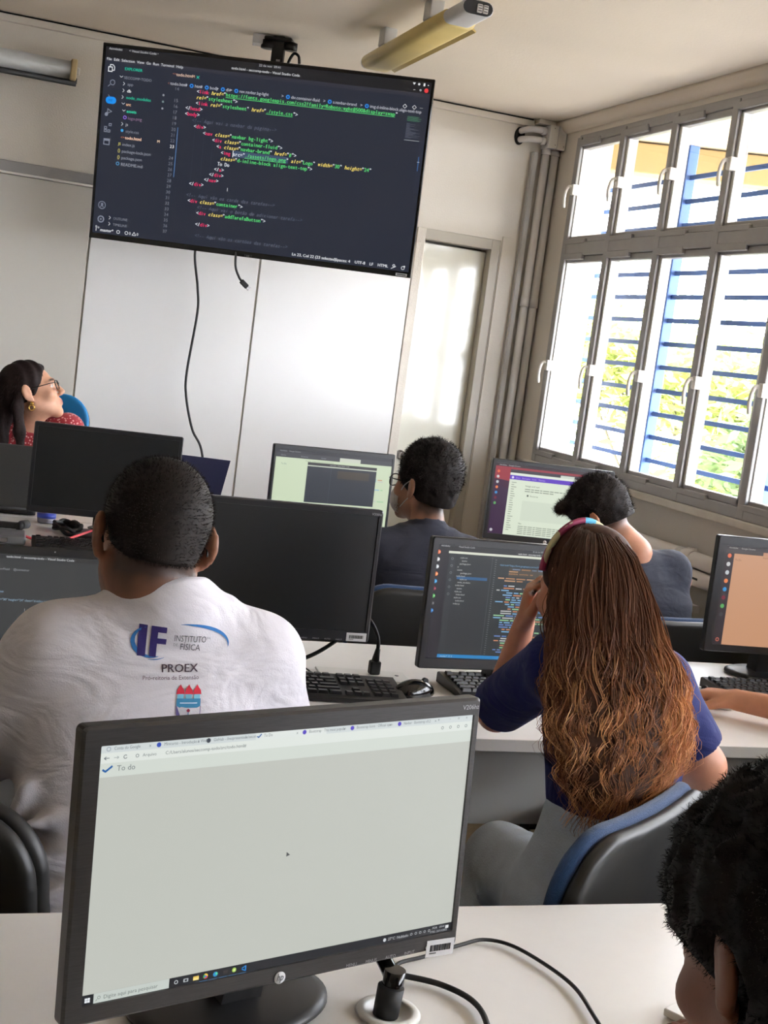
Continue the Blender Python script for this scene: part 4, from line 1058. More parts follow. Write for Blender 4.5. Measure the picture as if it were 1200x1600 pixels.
    fl('node_modules', U(0.082), V(0.273), (30, 180, 140), bold=True, ar='r', dot=(120, 140, 140)); fl('src', U(0.083), V(0.307), (240, 190, 150), bold=True, ar='d', dot=(150, 152, 158))
    fl('assets', U(0.0865), V(0.341), (40, 220, 170), bold=True, ar='d'); s.ring(U(0.083), V(0.366), 0.010, 0.004, (150, 110, 220), 3); fl('logo.png', U(0.092), V(0.375), (140, 110, 140))
    fl('js', U(0.087), V(0.408), (190, 190, 196), ar='r'); s.disc(U(0.0775), V(0.433), 0.008, (60, 160, 220), 3); fl('style.css', U(0.088), V(0.442), (130, 134, 146))
    s.text('<>', U(0.0745), V(0.474), 0.019, (210, 130, 90), 3); fl('todo.html', U(0.088), V(0.475), (250, 204, 176), bold=True); s.text('M', U(0.188), V(0.473), 0.020, (250, 214, 180), 3); s.text('M', U(0.1885), V(0.473), 0.020, (250, 214, 180), 3)
    s.text('JS', U(0.0690), V(0.508), 0.020, (230, 220, 120), 3); fl('index.js', U(0.0815), V(0.510), (150, 154, 166))
    for vv, tx in ((0.5445, 'package-lock.json'), (0.578, 'package.json')): s.text('{}', U(0.0685), V(vv-0.002), 0.022, (232, 220, 120), 3); fl(tx, U(0.0815), V(vv), (150, 154, 166))
    s.ring(U(0.0715), V(0.603), 0.010, 0.004, (80, 150, 200), 3); fl('README.md', U(0.0815), V(0.612), (160, 164, 176))
    fl('OUTLINE', U(0.071), V(0.893), (130, 134, 146), 0.020, ar='r'); fl('TIMELINE', U(0.071), V(0.925), (130, 134, 146), 0.020, ar='r')
    # status bar
    vv = V(0.961)
    s.line(U(0.020), V(0.940), U(0.020), V(0.962), 0.003, W_, 3); s.ring(U(0.020), V(0.938), 0.005, 0.002, W_, 3); s.ring(U(0.027), V(0.943), 0.005, 0.002, W_, 3)
    s.text('master*', U(0.0325), vv, 0.0240, W_, 3); s.text('master*', U(0.033), vv, 0.0240, W_, 3); s.ring(U(0.090), V(0.954), 0.010, 0.003, W_, 3)
    s.ring(U(0.116), V(0.954), 0.010, 0.003, W_, 3); s.text('0', U(0.124), vv, 0.022, W_, 3); s.text('0', U(0.148), vv, 0.022, W_, 3)
    a = (U(0.140), V(0.945)); s.line(a[0], a[1], a[0]-0.006, a[1]+0.018, 0.003, W_, 3); s.line(a[0], a[1], a[0]+0.006, a[1]+0.018, 0.003, W_, 3); s.line(a[0]-0.006, a[1]+0.018, a[0]+0.006, a[1]+0.018, 0.003, W_, 3)
    for u, tx in ((0.6331, 'Ln 23, Col 22 (23 selected)'), (0.767, 'Spaces: 4'), (0.826, 'UTF-8'), (0.871, 'LF'), (0.896, 'HTML')):
        s.text(tx, U(u), vv, 0.0225, W_, 3); s.text(tx, U(u+0.0006), vv, 0.0225, W_, 3)
    s.ring(U(0.945), V(0.947), 0.007, 0.003, W_, 3); s.line(U(0.937), V(0.964), U(0.952), V(0.950), 0.003, W_, 3); s.ring(U(0.973), V(0.954), 0.010, 0.003, W_, 3); s.disc(U(0.977), V(0.946), 0.005, W_, 4)
    # editor tab and breadcrumb
    s.text('<>', U(0.218), V(0.127), 0.019, (170, 110, 90), 3); s.text('todo.html', U(0.230), V(0.130), 0.0235, (250, 214, 190), 3); s.text('M', U(0.278), V(0.130), 0.021, (230, 190, 160), 3)
    s.line(U(0.292), V(0.118), U(0.300), V(0.132), 0.003, (30, 200, 170), 3); s.line(U(0.300), V(0.118), U(0.292), V(0.132), 0.003, (30, 200, 170), 3)
    u = U(0.2055); vb = V(0.177); c = (196, 198, 208); s.text('<', u, vb, 0.020, (170, 110, 90), 3)
    for tx, uu in (('todo.html', 0.214), ('html', 0.2885), ('body', 0.335), ('div', 0.384), ('nav.navbar.bg-light', 0.425), ('div.container-fluid', 0.5815), ('a.navbar-brand', 0.7075), ('img.d-inline-block.align-text-top', 0.8185)):
        if uu > 0.22: s.disc(U(uu)-0.0095, vb-0.007, 0.012, (40, 130, 220), 3, n=6); s.disc(U(uu)-0.0095, vb-0.007, 0.005, (20, 30, 60), 4, n=6); s.text('>', U(uu)-0.030, vb, 0.024, c, 3)
        s.text(tx, U(uu), vb, 0.0235, c, 3, squeeze=0.93 if len(tx) > 12 else 1)
    for k in range(2): s.ring(U(0.921+0.028*k), V(0.150), 0.012, 0.003, W_, 3, n=4)
    s.text('...', U(0.965), V(0.152), 0.026, W_, 3)
    # line numbers
    k = 0.02905
    rows = {14: 0, 15: 2, 16: 3, 17: 4, 18: 5, 19: 6, 20: 7, 21: 8, 22: 9, 23: 10, 24: 12, 25: 13, 26: 14, 27: 15, 28: 16, 29: 17, 30: 18, 31: 19, 32: 20, 33: 21, 34: 22, 35: 23, 36: 24, 37: 25}
    for n, r in rows.items():
        v = V(0.2015+k*r); s.mono(str(n), U(0.228), v, 0.0073, 0.0245, (244, 244, 246) if n == 23 else (124, 128, 140), 3)
    s.rect(U(0.2475), V(0.385), U(0.2495), V(0.637), (86, 128, 178), 3)
    for u, v0, v1 in ((0.300, 0.385, 0.65), (0.330, 0.40, 0.62), (0.358, 0.45, 0.60)): s.rect(U(u), V(v0), U(u)+0.0008, V(v1), (62, 68, 84), 2)
    R_, Y_, G_, P_, C_ = (232, 52, 104), (246, 222, 110), (92, 220, 120), (224, 228, 236), (98, 104, 122)
    def code(r, u, segs):
        v = V(0.2035+k*r); cw = 0.00752; sz = 0.0285; u = U(u)
        for c_, tx, ul in segs:
            sl = 0.22 if c_ in (Y_, C_) else 0.0
            e = s.mono(tx, u, v, cw, sz, c_, 4, sl)
            if c_ != C_: s.mono(tx, u+0.0006, v, cw, sz, c_, 5, sl)
            if ul: s.rect(u, v+0.004, e, v+0.0065, c_, 3)
            u = e
    o_, c_ = (P_, '<', 0), (P_, '>', 0)
    code(0, .2965, [o_, (R_, 'link', 0), (P_, ' ', 0), (Y_, 'href=', 0), (P_, '"', 0), (G_, 'https://fonts.googleapis.com/css2?family=Roboto:wght@500&display=swap', 1), (P_, '"', 0)])
    code(1, .2965, [(Y_, 'rel=', 0), (P_, '"', 0), (G_, 'stylesheet', 0), (P_, '">', 0)])
    code(2, .2965, [o_, (R_, 'link', 0), (P_, ' ', 0), (Y_, 'rel=', 0), (P_, '"', 0), (G_, 'stylesheet', 0), (P_, '" ', 0), (Y_, 'href=', 0), (P_, '"', 0), (G_, './style.css', 1), (P_, '">', 0)])
    code(3, .2665, [(P_, '</', 0), (R_, 'head', 0), c_]); code(4, .2665, [o_, (R_, 'body', 0), c_])
    code(5, .2885, [(C_, '<!-- Aqui vai a navbar da página-->', 0)])
    code(6, .2965, [o_, (R_, 'div', 0), c_])
    code(7, .3262, [o_, (R_, 'nav', 0), (P_, ' ', 0), (Y_, 'class=', 0), (P_, '"', 0), (G_, 'navbar bg-light', 0), (P_, '">', 0)])
    code(8, .3564, [o_, (R_, 'div', 0), (P_, ' ', 0), (Y_, 'class=', 0), (P_, '"', 0), (G_, 'container-fluid', 0), (P_, '">', 0)])
    code(9, .3714, [o_, (R_, 'a', 0), (P_, ' ', 0), (Y_, 'class=', 0), (P_, '"', 0), (G_, 'navbar-brand', 0), (P_, '" ', 0), (Y_, 'href=', 0), (P_, '"', 0), (G_, '#', 0), (P_, '">', 0)])
    s.rect(U(0.4235), V(0.2035+k*10-0.026), U(0.592), V(0.2035+k*10+0.006), (62, 78, 104), 2); s.rect(U(0.4225), V(0.2035+k*10-0.028), U(0.4245), V(0.2035+k*10+0.008), W_, 5)
    code(10, .3862, [o_, (R_, 'img', 0), (P_, ' ', 0), (P_, 'src=', 0), (P_, '"', 0), (G_, './assets/logo.png', 1), (P_, '" ', 0), (Y_, 'alt=', 0), (P_, '"', 0), (G_, 'Logo', 0), (P_, '" ', 0), (Y_, 'width=', 0), (P_, '"', 0), (G_, '30', 0), (P_, '" ', 0), (Y_, 'height=', 0), (P_, '"', 0), (G_, '24', 0), (P_, '"', 0)])
    code(11, .3862, [(Y_, 'class=', 0), (P_, '"', 0), (G_, 'd-inline-block align-text-top', 0), (P_, '">', 0)])
    code(12, .3787, [(P_, 'To Do', 0)]); code(13, .3705, [(P_, '</', 0), (R_, 'a', 0), c_]); code(14, .3565, [(P_, '</', 0), (R_, 'div', 0), c_])
    code(15, .3424, [(P_, '</', 0), (R_, 'nav', 0), c_]); code(16, .2977, [(P_, '</', 0), (R_, 'div', 0), c_])
    s.text('I', U(0.415), V(0.676), 0.026, W_, 4)
    code(18, .2914, [(C_, '<!-- Aqui vão os cards das tarefas-->', 0)])
    code(19, .2980, [o_, (R_, 'div', 0), (P_, ' ', 0), (Y_, 'class=', 0), (P_, '"', 0), (G_, 'container', 0), (P_, '">', 0)])
    code(20, .3279, [(C_, '<!-- Aqui vai o botão de adicionar tarefa-->', 0)])
    code(21, .3276, [o_, (R_, 'div', 0), (P_, ' ', 0), (Y_, 'class=', 0), (P_, '"', 0), (G_, 'addTarefaButton', 0), (P_, '">', 0)])
    code(23, .3276, [(P_, '</', 0), (R_, 'div', 0), c_]); code(25, .3283, [(C_, '<!-- Aqui vão os cartões das tarefas-->', 0)])
    # minimap
    rg = random.Random(7)
    for i in range(26):
        if 5 < i < 8: continue
        L = rg.uniform(0.008, 0.045) if i > 5 else rg.uniform(.03, .05); s.rect(U(0.932), V(0.196+i*0.0042), U(0.932)+L, V(0.198+i*0.0042), (70, 120, 90) if i < 6 else (86, 90, 104), 3)
    s.rect(U(0.930), V(0.312), U(0.975), V(0.315), (150, 156, 160), 3)
    s.rect(U(0.979), V(0.39), U(0.981), V(0.46), (60, 110, 170), 3); s.rect(U(0.976), V(0.415), U(0.984), V(0.417), W_, 4)
    s.rect(U(0.976), V(0.31), U(0.9915), V(0.57), (40, 45, 60), 1)
tvc = Vector((1.124, 5.279, 2.178))
tv = empty('television', tuple(tvc), -0.433, label='large wall television showing dark editor code, hung from a ceiling pole', cat='television')
TW, TH = 1.34, 0.768
m = MB(); frame_loops(m, TW, TH, (0.0115, 0.0115, 0.013, 0.022), M['gloss_black'], y_back=0.02, y_front=-0.008, r=0.003, ch=0.002); tb = m.build('bezel', tv); tb.rotation_euler = (0.085, 0, 0)
m = MB(); m.box((0, 0.035, -0.08), (TW*0.86, 0.04, TH*0.66), M['black_pl'], bev=0.012, seg=3); m.build('back_shell', tb)
s_ = Screen(TW-0.023, TH-0.035, (35, 40, 54)); tvpaint(s_); sc_ = s_.build('screen', tb); sc_.location = (0, -0.0055, 0.0045)
m = MB(); m.box((0, -0.0088, -TH/2+0.006), (0.032, 0.002, 0.012), M['black_pl']); m.build('logo_tab', tb)
flat_text(tb, 'logo_mark', 'LG', 0.0, -0.0102, -TH/2+0.003, 0.009, M['print_light'])
m = MB(); m.box((0, 0, 0), (0.046, 0.0008, 0.011), M['sticker']); q = m.build('asset_sticker', tb); q.location = (TW*0.471, -0.0088, -TH/2+0.009)
m = MB(); m.box((0, -0.0007, 0), (0.036, 0.0004, 0.004), M['ink']); m.build('barcode', q)
m = MB()
m.box((0, 0.075, 0.0), (0.5, 0.02, 0.42), M['leg'], bev=0.004); m.box((0, 0.10, 0), (0.10, 0.05, 0.2), M['leg'], bev=0.006); m.build('mount_plate', tv)
pole = MB(); pole.box((0.0, 0.14, (ZC-tvc.z)/2-0.03), (0.050, 0.035, ZC-tvc.z+0.06), M['leg'], bev=0.004)
pole.box((0.0, 0.14, ZC-tvc.z-0.014), (0.115, 0.07, 0.016), M['leg'], bev=0.006, seg=3); pole.lathe([(0.012, 0), (0.03, 0), (0.03, 0.03), (0.012, 0.03)], M['leg'], (-0.045, 0.14, ZC-tvc.z-0.05), n=16); pole.lathe([(0.012, 0), (0.026, 0), (0.026, 0.03), (0.012, 0.03)], M['leg'], (0.050, 0.14, ZC-tvc.z-0.05), n=16)
for zz in (0.42, 0.385): pole.box((0.007, 0.121, zz), (0.016, 0.004, 0.008), M['steel'])
po = pole.build('ceiling_pole', tv)
m = MB(); m.tube(smooth_path([(0.035, 0.16, 0.30), (0.040, 0.15, 0.40), (0.062, 0.14, 0.455), (0.085, 0.14, 0.45), (0.092, 0.14, 0.42)], 6), 0.006, M['rubber'], 8); m.build('pole_cable', tv)
m = MB(); m.box((1.13, 5.44, ZC-0.02), (0.10, 0.06, 0.04), M['pvc'], bev=0.004, R=Matrix.Rotation(-0.2, 3, 'Z')); tag(m.build('ceiling_box'), 'small white box on the ceiling behind the television pole', 'box')

def cable(name, pts, r, label, m=None, cat='cable', group=None, n=8, ns=8):
    b_ = MB(); P = smooth_path(pts, ns); b_.tube(P, r, m or M['rubber'], n); return tag(b_.build(name), label, cat, group), b_
cable('hanging_cable', [(1.02, 5.38, 1.96), (1.018, 5.70, 1.90), (1.022, 5.9, 1.82), (1.052, 5.9, 1.662), (1.063, 5.9, 1.549), (1.046, 5.9, 1.287), (1.056, 5.9, 1.172), (1.099, 5.9, 1.03), (1.16, 5.9, 0.913), (1.2, 5.9, 0.6), (1.2, 5.9, 0.02)], 0.0055, 'long black cable hanging from the television down the white wall panel')
vc = empty('video_cable', (1.10, 5.33, 1.80), label='short black video cable with its plug dangling under the television', cat='cable')
m = MB(); m.tube(smooth_path([(-0.012, 0.03, 0.10), (-0.012, 0.0, 0.03), (-0.008, -0.01, -0.045), (0.010, -0.01, -0.085), (0.022, -0.01, -0.100)], 6), 0.005, M['rubber'], 8); m.build('cord', vc)
m = MB(); m.box((0.036, -0.01, -0.112), (0.036, 0.014, 0.020), M['rubber'], R=Matrix.Rotation(rad(38), 3, 'Y'), bev=0.003); m.box((0.055, -0.01, -0.127), (0.012, 0.010, 0.015), M['steel'], R=Matrix.Rotation(rad(38), 3, 'Y')); m.build('plug', vc)

# ================================================================== KEYBOARDS, MICE, LAPTOPS
def keyboard(label, loc, rz, key_parts=True, group='black keyboards'):
    t = empty('keyboard', loc, rz, label, 'keyboard', group)
    Wk, Dk = 0.44, 0.145
    m = MB(); prof = [(-Dk/2, 0.0), (-Dk/2, 0.010), (-Dk/2+0.012, 0.013), (Dk/2-0.008, 0.026), (Dk/2, 0.022), (Dk/2, 0.0)]
    m.prism([(y, z) for y, z in prof], 'x', -Wk/2, Wk/2, M['black_pl']); m.build('case', t)
    for sx in (-0.17, 0.17):
        m = MB(); m.box((sx, Dk/2-0.012, 0.004), (0.03, 0.012, 0.008), M['black_pl'], bev=0.001, seg=1); m.build('foot', t)
    def keymesh(w, d):
        k = MB(); a, b_ = w/2, d/2; t_ = 0.0018
        k.poly([(-a, -b_, 0), (a, -b_, 0), (a, b_, 0), (-a, b_, 0), (-a+t_, -b_+t_, 0.007), (a-t_, -b_+t_, 0.007), (a-t_, b_-t_*0.6, 0.0065), (-a+t_, b_-t_*0.6, 0.0065)],
               [(0, 3, 2, 1), (0, 1, 5, 4), (1, 2, 6, 5), (2, 3, 7, 6), (3, 0, 4, 7), (4, 5, 6, 7)], M['key'])
        return k
    P = 0.0190; rows = []
    y0 = -Dk/2+0.022
    rows.append((0, [1.3, 1.2, 1.2, 6.0, 1.2, 1.2, 1.3, 1.6], 0)); rows.append((1, [2.2]+[1]*10+[2.8], 0)); rows.append((2, [1.7]+[1]*11+[2.3], 0)); rows.append((3, [1.5]+[1]*12+[1.5], 0)); rows.append((4, [1]*13+[2], 0)); rows.append((5.25, [1, 0.9]+[1]*4+[0.4]+[1]*4+[0.4]+[1]*4, 1))
    items = []
    for r, ws, sp in rows:
        x = -Wk/2+0.010
        for i, w_ in enumerate(ws):
            if not (sp and w_ in (0.9, 0.4)): items.append((x+w_*P/2, y0+r*P, w_))
            x += w_*P
    xn = -Wk/2+0.010+15.35*P
    for dx, r in ((1, 0), (0, 0), (2, 0), (1, 1)): items.append((xn+(dx+0.5)*P, y0+r*P, 1))
    for dx in range(3):
        for r in (3, 4, 5.25): items.append((xn+(dx+0.5)*P, y0+r*P, 1))
    xq = xn+3.35*P
    for dx in range(4):
        for r in range(5):
            if dx == 3 and r in (1, 3): continue
            items.append((xq+(dx+0.5)*P, y0+r*P, 1))
    items = [q for q in items if q[0]+q[2]*P/2 < Wk/2-0.002]
    cache = {}; joined = MB()
    for x, y, w_ in items:
        z = 0.0125+(y+Dk/2-0.012)/(Dk-0.02)*0.013
        if key_parts:
            if w_ not in cache:
                o = keymesh(w_*P-0.0022, P-0.0022).build('key', t); cache[w_] = o
            else: o = cache[w_].copy(); COL.objects.link(o)
            o.location = (x, y, z)
        else:
            a, b_ = (w_*P-0.0022)/2, (P-0.0022)/2; t_ = 0.0018
            joined.poly([(x-a, y-b_, z), (x+a, y-b_, z), (x+a, y+b_, z), (x-a, y+b_, z), (x-a+t_, y-b_+t_, z+0.007), (x+a-t_, y-b_+t_, z+0.007), (x+a-t_, y+b_-t_, z+0.0065), (x-a+t_, y+b_-t_, z+0.0065)],
                        [(0, 1, 5, 4), (1, 2, 6, 5), (2, 3, 7, 6), (3, 0, 4, 7), (4, 5, 6, 7)], M['key'])
    if not key_parts: tag(joined.build('keys', t), kind='stuff')
    return t
keyboard('black keyboard below the switched-off monitor beside the white shirt', (0.800, 2.655, 0.740), -0.06)
keyboard('black keyboard in front of the dark code monitor partly behind the navy sleeve', (1.385, 2.720, 0.740), 0.02)
keyboard('black keyboard at the right edge beside the bare forearm', (2.155, 2.795, 0.740), 0.02)
keyboard('black keyboard under the off monitor in the third row beside a red cable', (0.535, 4.175, 0.740), -0.05, key_parts=False)
def mouse(label, loc, rz, m_):
    S = Sdf((-0.045, -0.07, -0.005), (0.045, 0.07, 0.05), 0.0025)
    S.ell((0, 0, 0.006), (0.031, 0.056, 0.031), k=0); S.cut((0, 0, 0.0005), (0, 0, -1))
    t = empty('mouse', loc, rz, label, 'mouse', 'computer mice'); S.build('body', m_, t)
    q = MB(); q.cyl((-0.004, 0.030, 0.031), (0.004, 0.030, 0.031), 0.008, M['rubber'], 14); q.build('scroll_wheel', t); return t
mouse('glossy black mouse right of the keyboard on the second desk', (1.058, 2.655, 0.740), -1.2, M['gloss_black'])
mouse('white mouse under the hand at the right edge of the second desk', (1.865, 2.690, 0.740), 0.4, M['white_pl'])
o, _ = cable('mouse_cable', [(1.030, 2.665, 0.752), (1.016, 2.692, 0.744), (0.968, 2.784, 0.744), (0.874, 2.78, 0.744), (0.856, 2.826, 0.744), (0.853, 2.898, 0.744)], 0.002, 'thin black mouse cable curling behind the keyboard on the second desk', n=6)
op = empty('desk_outlet', (0.985, 2.805, 0.740), -0.10, label='white flush outlet plate on the second desk with a black plug in it', cat='outlet')
m = MB(); m.box((0, 0, 0.003), (0.215, 0.075, 0.006), M['white_pl'], bev=0.002); m.build('cover_plate', op)
m = MB(); m.lathe([(0, 0.0062), (0.005, 0.0062), (0.005, 0.0068), (0, 0.0068)], M['grey_pl'], (0.082, 0.0, 0), n=12); m.build('screw', op)
pl = empty('power_plug', (1.010, 2.800, 0.747), label='black power plug standing in the white outlet plate, cable rising behind the off monitor', cat='plug')
m = MB(); m.box((0, 0, 0.016), (0.026, 0.022, 0.032), M['rubber'], bev=0.004); m.cyl((0, 0, 0.030), (0.004, 0.003, 0.060), 0.0095, M['rubber'], 12, 0.0055); m.build('plug_body', pl)
m = MB(); m.tube(smooth_path([(0.004, 0.003, 0.055), (0.003, 0.012, 0.085), (-0.015, 0.03, 0.12), (-0.05, 0.05, 0.15), (-0.12, 0.06, 0.19)], 7), 0.0048, M['rubber'], 8); m.build('cord', pl)
cable('power_cable', [(0.95, 2.80, 0.86), (0.90, 2.83, 0.800), (0.853, 2.86, 0.760), (0.80, 2.87, 0.746), (0.70, 2.90, 0.745)], 0.0048, 'black power cable drooping under the off monitor left of the plug', n=8)
cable('white_charging_cable', [(1.90, 4.62, 0.744), (1.925, 4.58, 0.775), (1.953, 4.52, 0.835), (1.985, 4.50, 0.815), (1.995, 4.52, 0.744)], 0.0035, 'small white cable loop on the third desk left of the red and purple monitor', M['white_pl'])
# laptop with dark code in front of the white shirt
lp = empty('laptop', (0.205, 2.560, 0.740), 0.03, label='open dark laptop with grey code screen in front of the student in the white shirt', cat='laptop')
m = MB(); m.box((0, -0.03, 0.0095), (0.375, 0.25, 0.017), M['black_pl'], bev=0.004); lb = m.build('base', lp)
m = MB(); m.box((0, 0.005, 0.0188), (0.32, 0.11, 0.0015), M['key']); m.build('key_bed', lb)
m = MB(); frame_loops(m, 0.375, 0.248, (0.016, 0.016, 0.018, 0.022), M['black_pl'], y_back=0.008, y_front=-0.004, r=0.008, ch=0.002); ld = m.build('lid', lp); ld.location = (0, 0.138, 0.142); ld.rotation_euler = (-0.34, 0, 0)
m = MB(); m.cyl((0.055, -0.0042, 0.115), (0.055, -0.005, 0.115), 0.0016, M['print_light'], 10); m.build('webcam', ld)
def paint_h(s):
    s.rect(0, 0, 1, 0.05, (48, 49, 50), 1); s.text('todo.html - seccomp-todo - Visual Studio Code', 0.38, 0.04, 0.034, (220, 222, 225), 3); s.text('Terminal   Ajuda', 0.10, 0.08, 0.03, (200, 204, 208), 3)
    rg = random.Random(2)
    s.text('seccomp    @navbarsection    @containerFluid    @container', 0.03, 0.165, 0.032, (150, 152, 156), 3); s.text('<link  href="style.css"', 0.06, 0.20, 0.03, (190, 130, 110), 3)
    for i, (v, n) in enumerate(((0.27, 3), (0.345, 4), (0.38, 5), (0.415, 6))):
        bars_text(s, 0.04, v, [rg.randint(3, 9) for _ in range(n)], 0.008, 0.014, [(110, 130, 150), (150, 110, 100), (190, 196, 200)], i)
    s.text('<img src="assets/logo.png" alt="Logo" width="30" height="24" class="d-inline-block">', 0.02, 0.465, 0.031, (150, 176, 196), 3)
    s.text('I', 0.50, 0.565, 0.045, (210, 210, 210), 3)
    for i, v in enumerate((0.66, 0.72, 0.75)): bars_text(s, 0.05, v, [5, 7, 4, 6], 0.008, 0.013, [(120, 122, 126)], i)
    s.rect(0, 0.83, 1, 1, (30, 31, 33), 1); s.text('TERMINAL', 0.27, 0.855, 0.030, (210, 212, 215), 3)
    for i in range(3): s.text('C:/Users/aluno/seccomp-todo/src> node index.js running on port 3000', 0.03, 0.895+0.034*i, 0.030, (60, 120, 220), 3)
hs = painter(paint_h, (58, 60, 61))(ld, 0.343, 0.208); hs.location = (0, -0.0018, 0.002)
# teacher laptop, seen from behind
tl = empty('laptop', (0.19, 4.925, 0.740), PI-0.06, label='grey laptop seen from behind in front of the woman in the red blouse', cat='laptop')
m = MB(); m.box((0, -0.02, 0.010), (0.365, 0.24, 0.018), M['black_pl'], bev=0.004); m.build('base', tl)
m = MB(); m.box((0, 0, 0.122), (0.365, 0.008, 0.236), M['laptop_grey'], bev=0.004); ld = m.build('lid', tl); ld.location = (0, 0.10, 0.016); ld.rotation_euler = (-0.12, 0, 0)
flat_text(ld, 'lid_lettering', 'acer', 0.015, 0.0046, 0.118, 0.040, M['print_light'], 'c', R=(0, 0, PI))
m = MB(); m.cyl((-0.15, 0.0, 0.0), (0.15, 0.0, 0.0), 0.009, M['rubber'], 12); hg = m.build('hinge', tl); hg.location = (0, 0.10, 0.020)
# dark blue folder / closed lid standing
fd = empty('folder', (0.975, 4.90, 0.740), -0.02, label='dark navy folder standing upright between the off monitor and the lit code monitor', cat='folder')
m = MB(); m.prism([(-0.16, 0.0), (0.055, 0.0), (0.098, 0.262), (-0.16, 0.268)], 'y', -0.004, 0.004, M['navy_card']); m.build('cover', fd)
m = MB(); m.box((-0.05, 0.03, 0.006), (0.22, 0.06, 0.012), M['navy_card'], bev=0.002); m.build('foot_flap', fd)
# small things on the third row
bc = empty('bottle_cap', (0.395, 4.69, 0.740), label='small clear and blue plastic cup behind the off monitor in the third row', cat='cup')
m = MB(); m.lathe([(0, 0), (0.030, 0), (0.032, 0.018), (0.030, 0.018), (0.028, 0.002), (0, 0.002)], M['clear_pl'], n=24); m.build('cup_body', bc)
m = MB(); m.lathe([(0.0, 0.018), (0.033, 0.018), (0.033, 0.032), (0.0, 0.032)], M['blue_cap'], n=24); m.build('lid', bc)
m = MB(); m.box((0.225, 4.50, 0.752), (0.14, 0.03, 0.02), M['black_pl'], bev=0.005, R=Matrix.Rotation(-0.1, 3, 'Z')); m.cyl((0.298, 4.478, 0.758), (0.318, 4.505, 0.758), 0.015, M['grey_pl'], 14); m.cyl((0.285, 4.470, 0.754), (0.300, 4.478, 0.754), 0.013, M['rubber'], 12)
tag(m.build('tripod_grip'), 'black stick with a round grey tip lying beside the grey laptop', 'tool')
sb = empty('small_case', (0.225, 4.245, 0.740), -0.06, label='flat dark grey case left of the keyboard in the third row', cat='case')
m = MB(); m.box((0, 0, 0.016), (0.15, 0.13, 0.030), M['grey_pl'], bev=0.008, seg=3); m.build('case_body', sb)
m = MB(); m.box((0.0, -0.067, 0.016), (0.04, 0.004, 0.012), M['steel'], bev=0.001, seg=1); m.build('clasp', sb)
cable('red_cable', [(0.30, 4.30, 0.752), (0.33, 4.295, 0.745), (0.36, 4.29, 0.745), (0.43, 4.32, 0.748), (0.50, 4.40, 0.760), (0.56, 4.44, 0.775), (0.64, 4.46, 0.765), (0.75, 4.48, 0.746)], 0.0045, 'red cable running from the grey case behind the keyboard', M['red_cable'])
cable('coiled_cable', [(0.455+0.045*math.cos(a)*(1+0.06*math.sin(3*a)), 4.52+0.09*math.sin(a), 0.746+0.010*(i % 3)) for i, a in enumerate([0.9*k for k in range(18)])], 0.0065, 'bundle of coiled black cable under the off monitor of the third row', ns=5)
# cables of the near monitor
cable('monitor_cable', [(0.545, 1.335, 0.782), (0.560, 1.36, 0.765), (0.580, 1.395, 0.752), (0.600, 1.424, 0.746), (0.640, 1.442, 0.744), (0.700, 1.470, 0.744), (0.741, 1.482, 0.744), (0.776, 1.455, 0.744), (0.804, 1.370, 0.744), (0.800, 1.30, 0.744), (0.775, 1.20, 0.744), (0.70, 1.10, 0.744)], 0.0026, 'thin black cable making the wide arc over the nearest desk', n=8)
cable('signal_cable', [(0.552, 1.330, 0.778), (0.566, 1.37, 0.760), (0.590, 1.390, 0.747), (0.633, 1.368, 0.745), (0.658, 1.326, 0.745), (0.653, 1.27, 0.745), (0.62, 1.18, 0.745)], 0.0036, 'thicker black cable curving forward right of the grommet', n=8)
cable('plug_cable', [(0.480, 1.425, 0.90), (0.505, 1.405, 0.850), (0.532, 1.370, 0.812), (0.548, 1.330, 0.785), (0.550, 1.320, 0.765)], 0.0095, 'thick black cable dropping from the near monitor into the grommet', M['gloss_black'], n=12)
pc = empty('cable_sleeve', (0.549, 1.318, 0.741), label='black split cable sleeve standing in the grommet', cat='cable sleeve')
m = MB(); m.tube([(0.001, 0, 0.052), (0.0, 0, 0.028), (-0.002, -0.002, 0.0)], [0.0125, 0.0125, 0.0125], M['gloss_black'], 16); m.build('upper_sleeve', pc)
m = MB(); m.tube([(-0.003, -0.004, 0.034), (-0.006, -0.006, 0.0)], [0.0155, 0.0150], M['rubber'], 16); m.build('lower_sleeve', pc)
m = MB(); m.box((0.93, 1.262, 0.745), (0.045, 0.075, 0.010), M['white_pl'], bev=0.002, R=Matrix.Rotation(0.5, 3, 'Z')); tag(m.build('white_box'), 'small flat white box on the nearest desk beside the dark curly head', 'box')

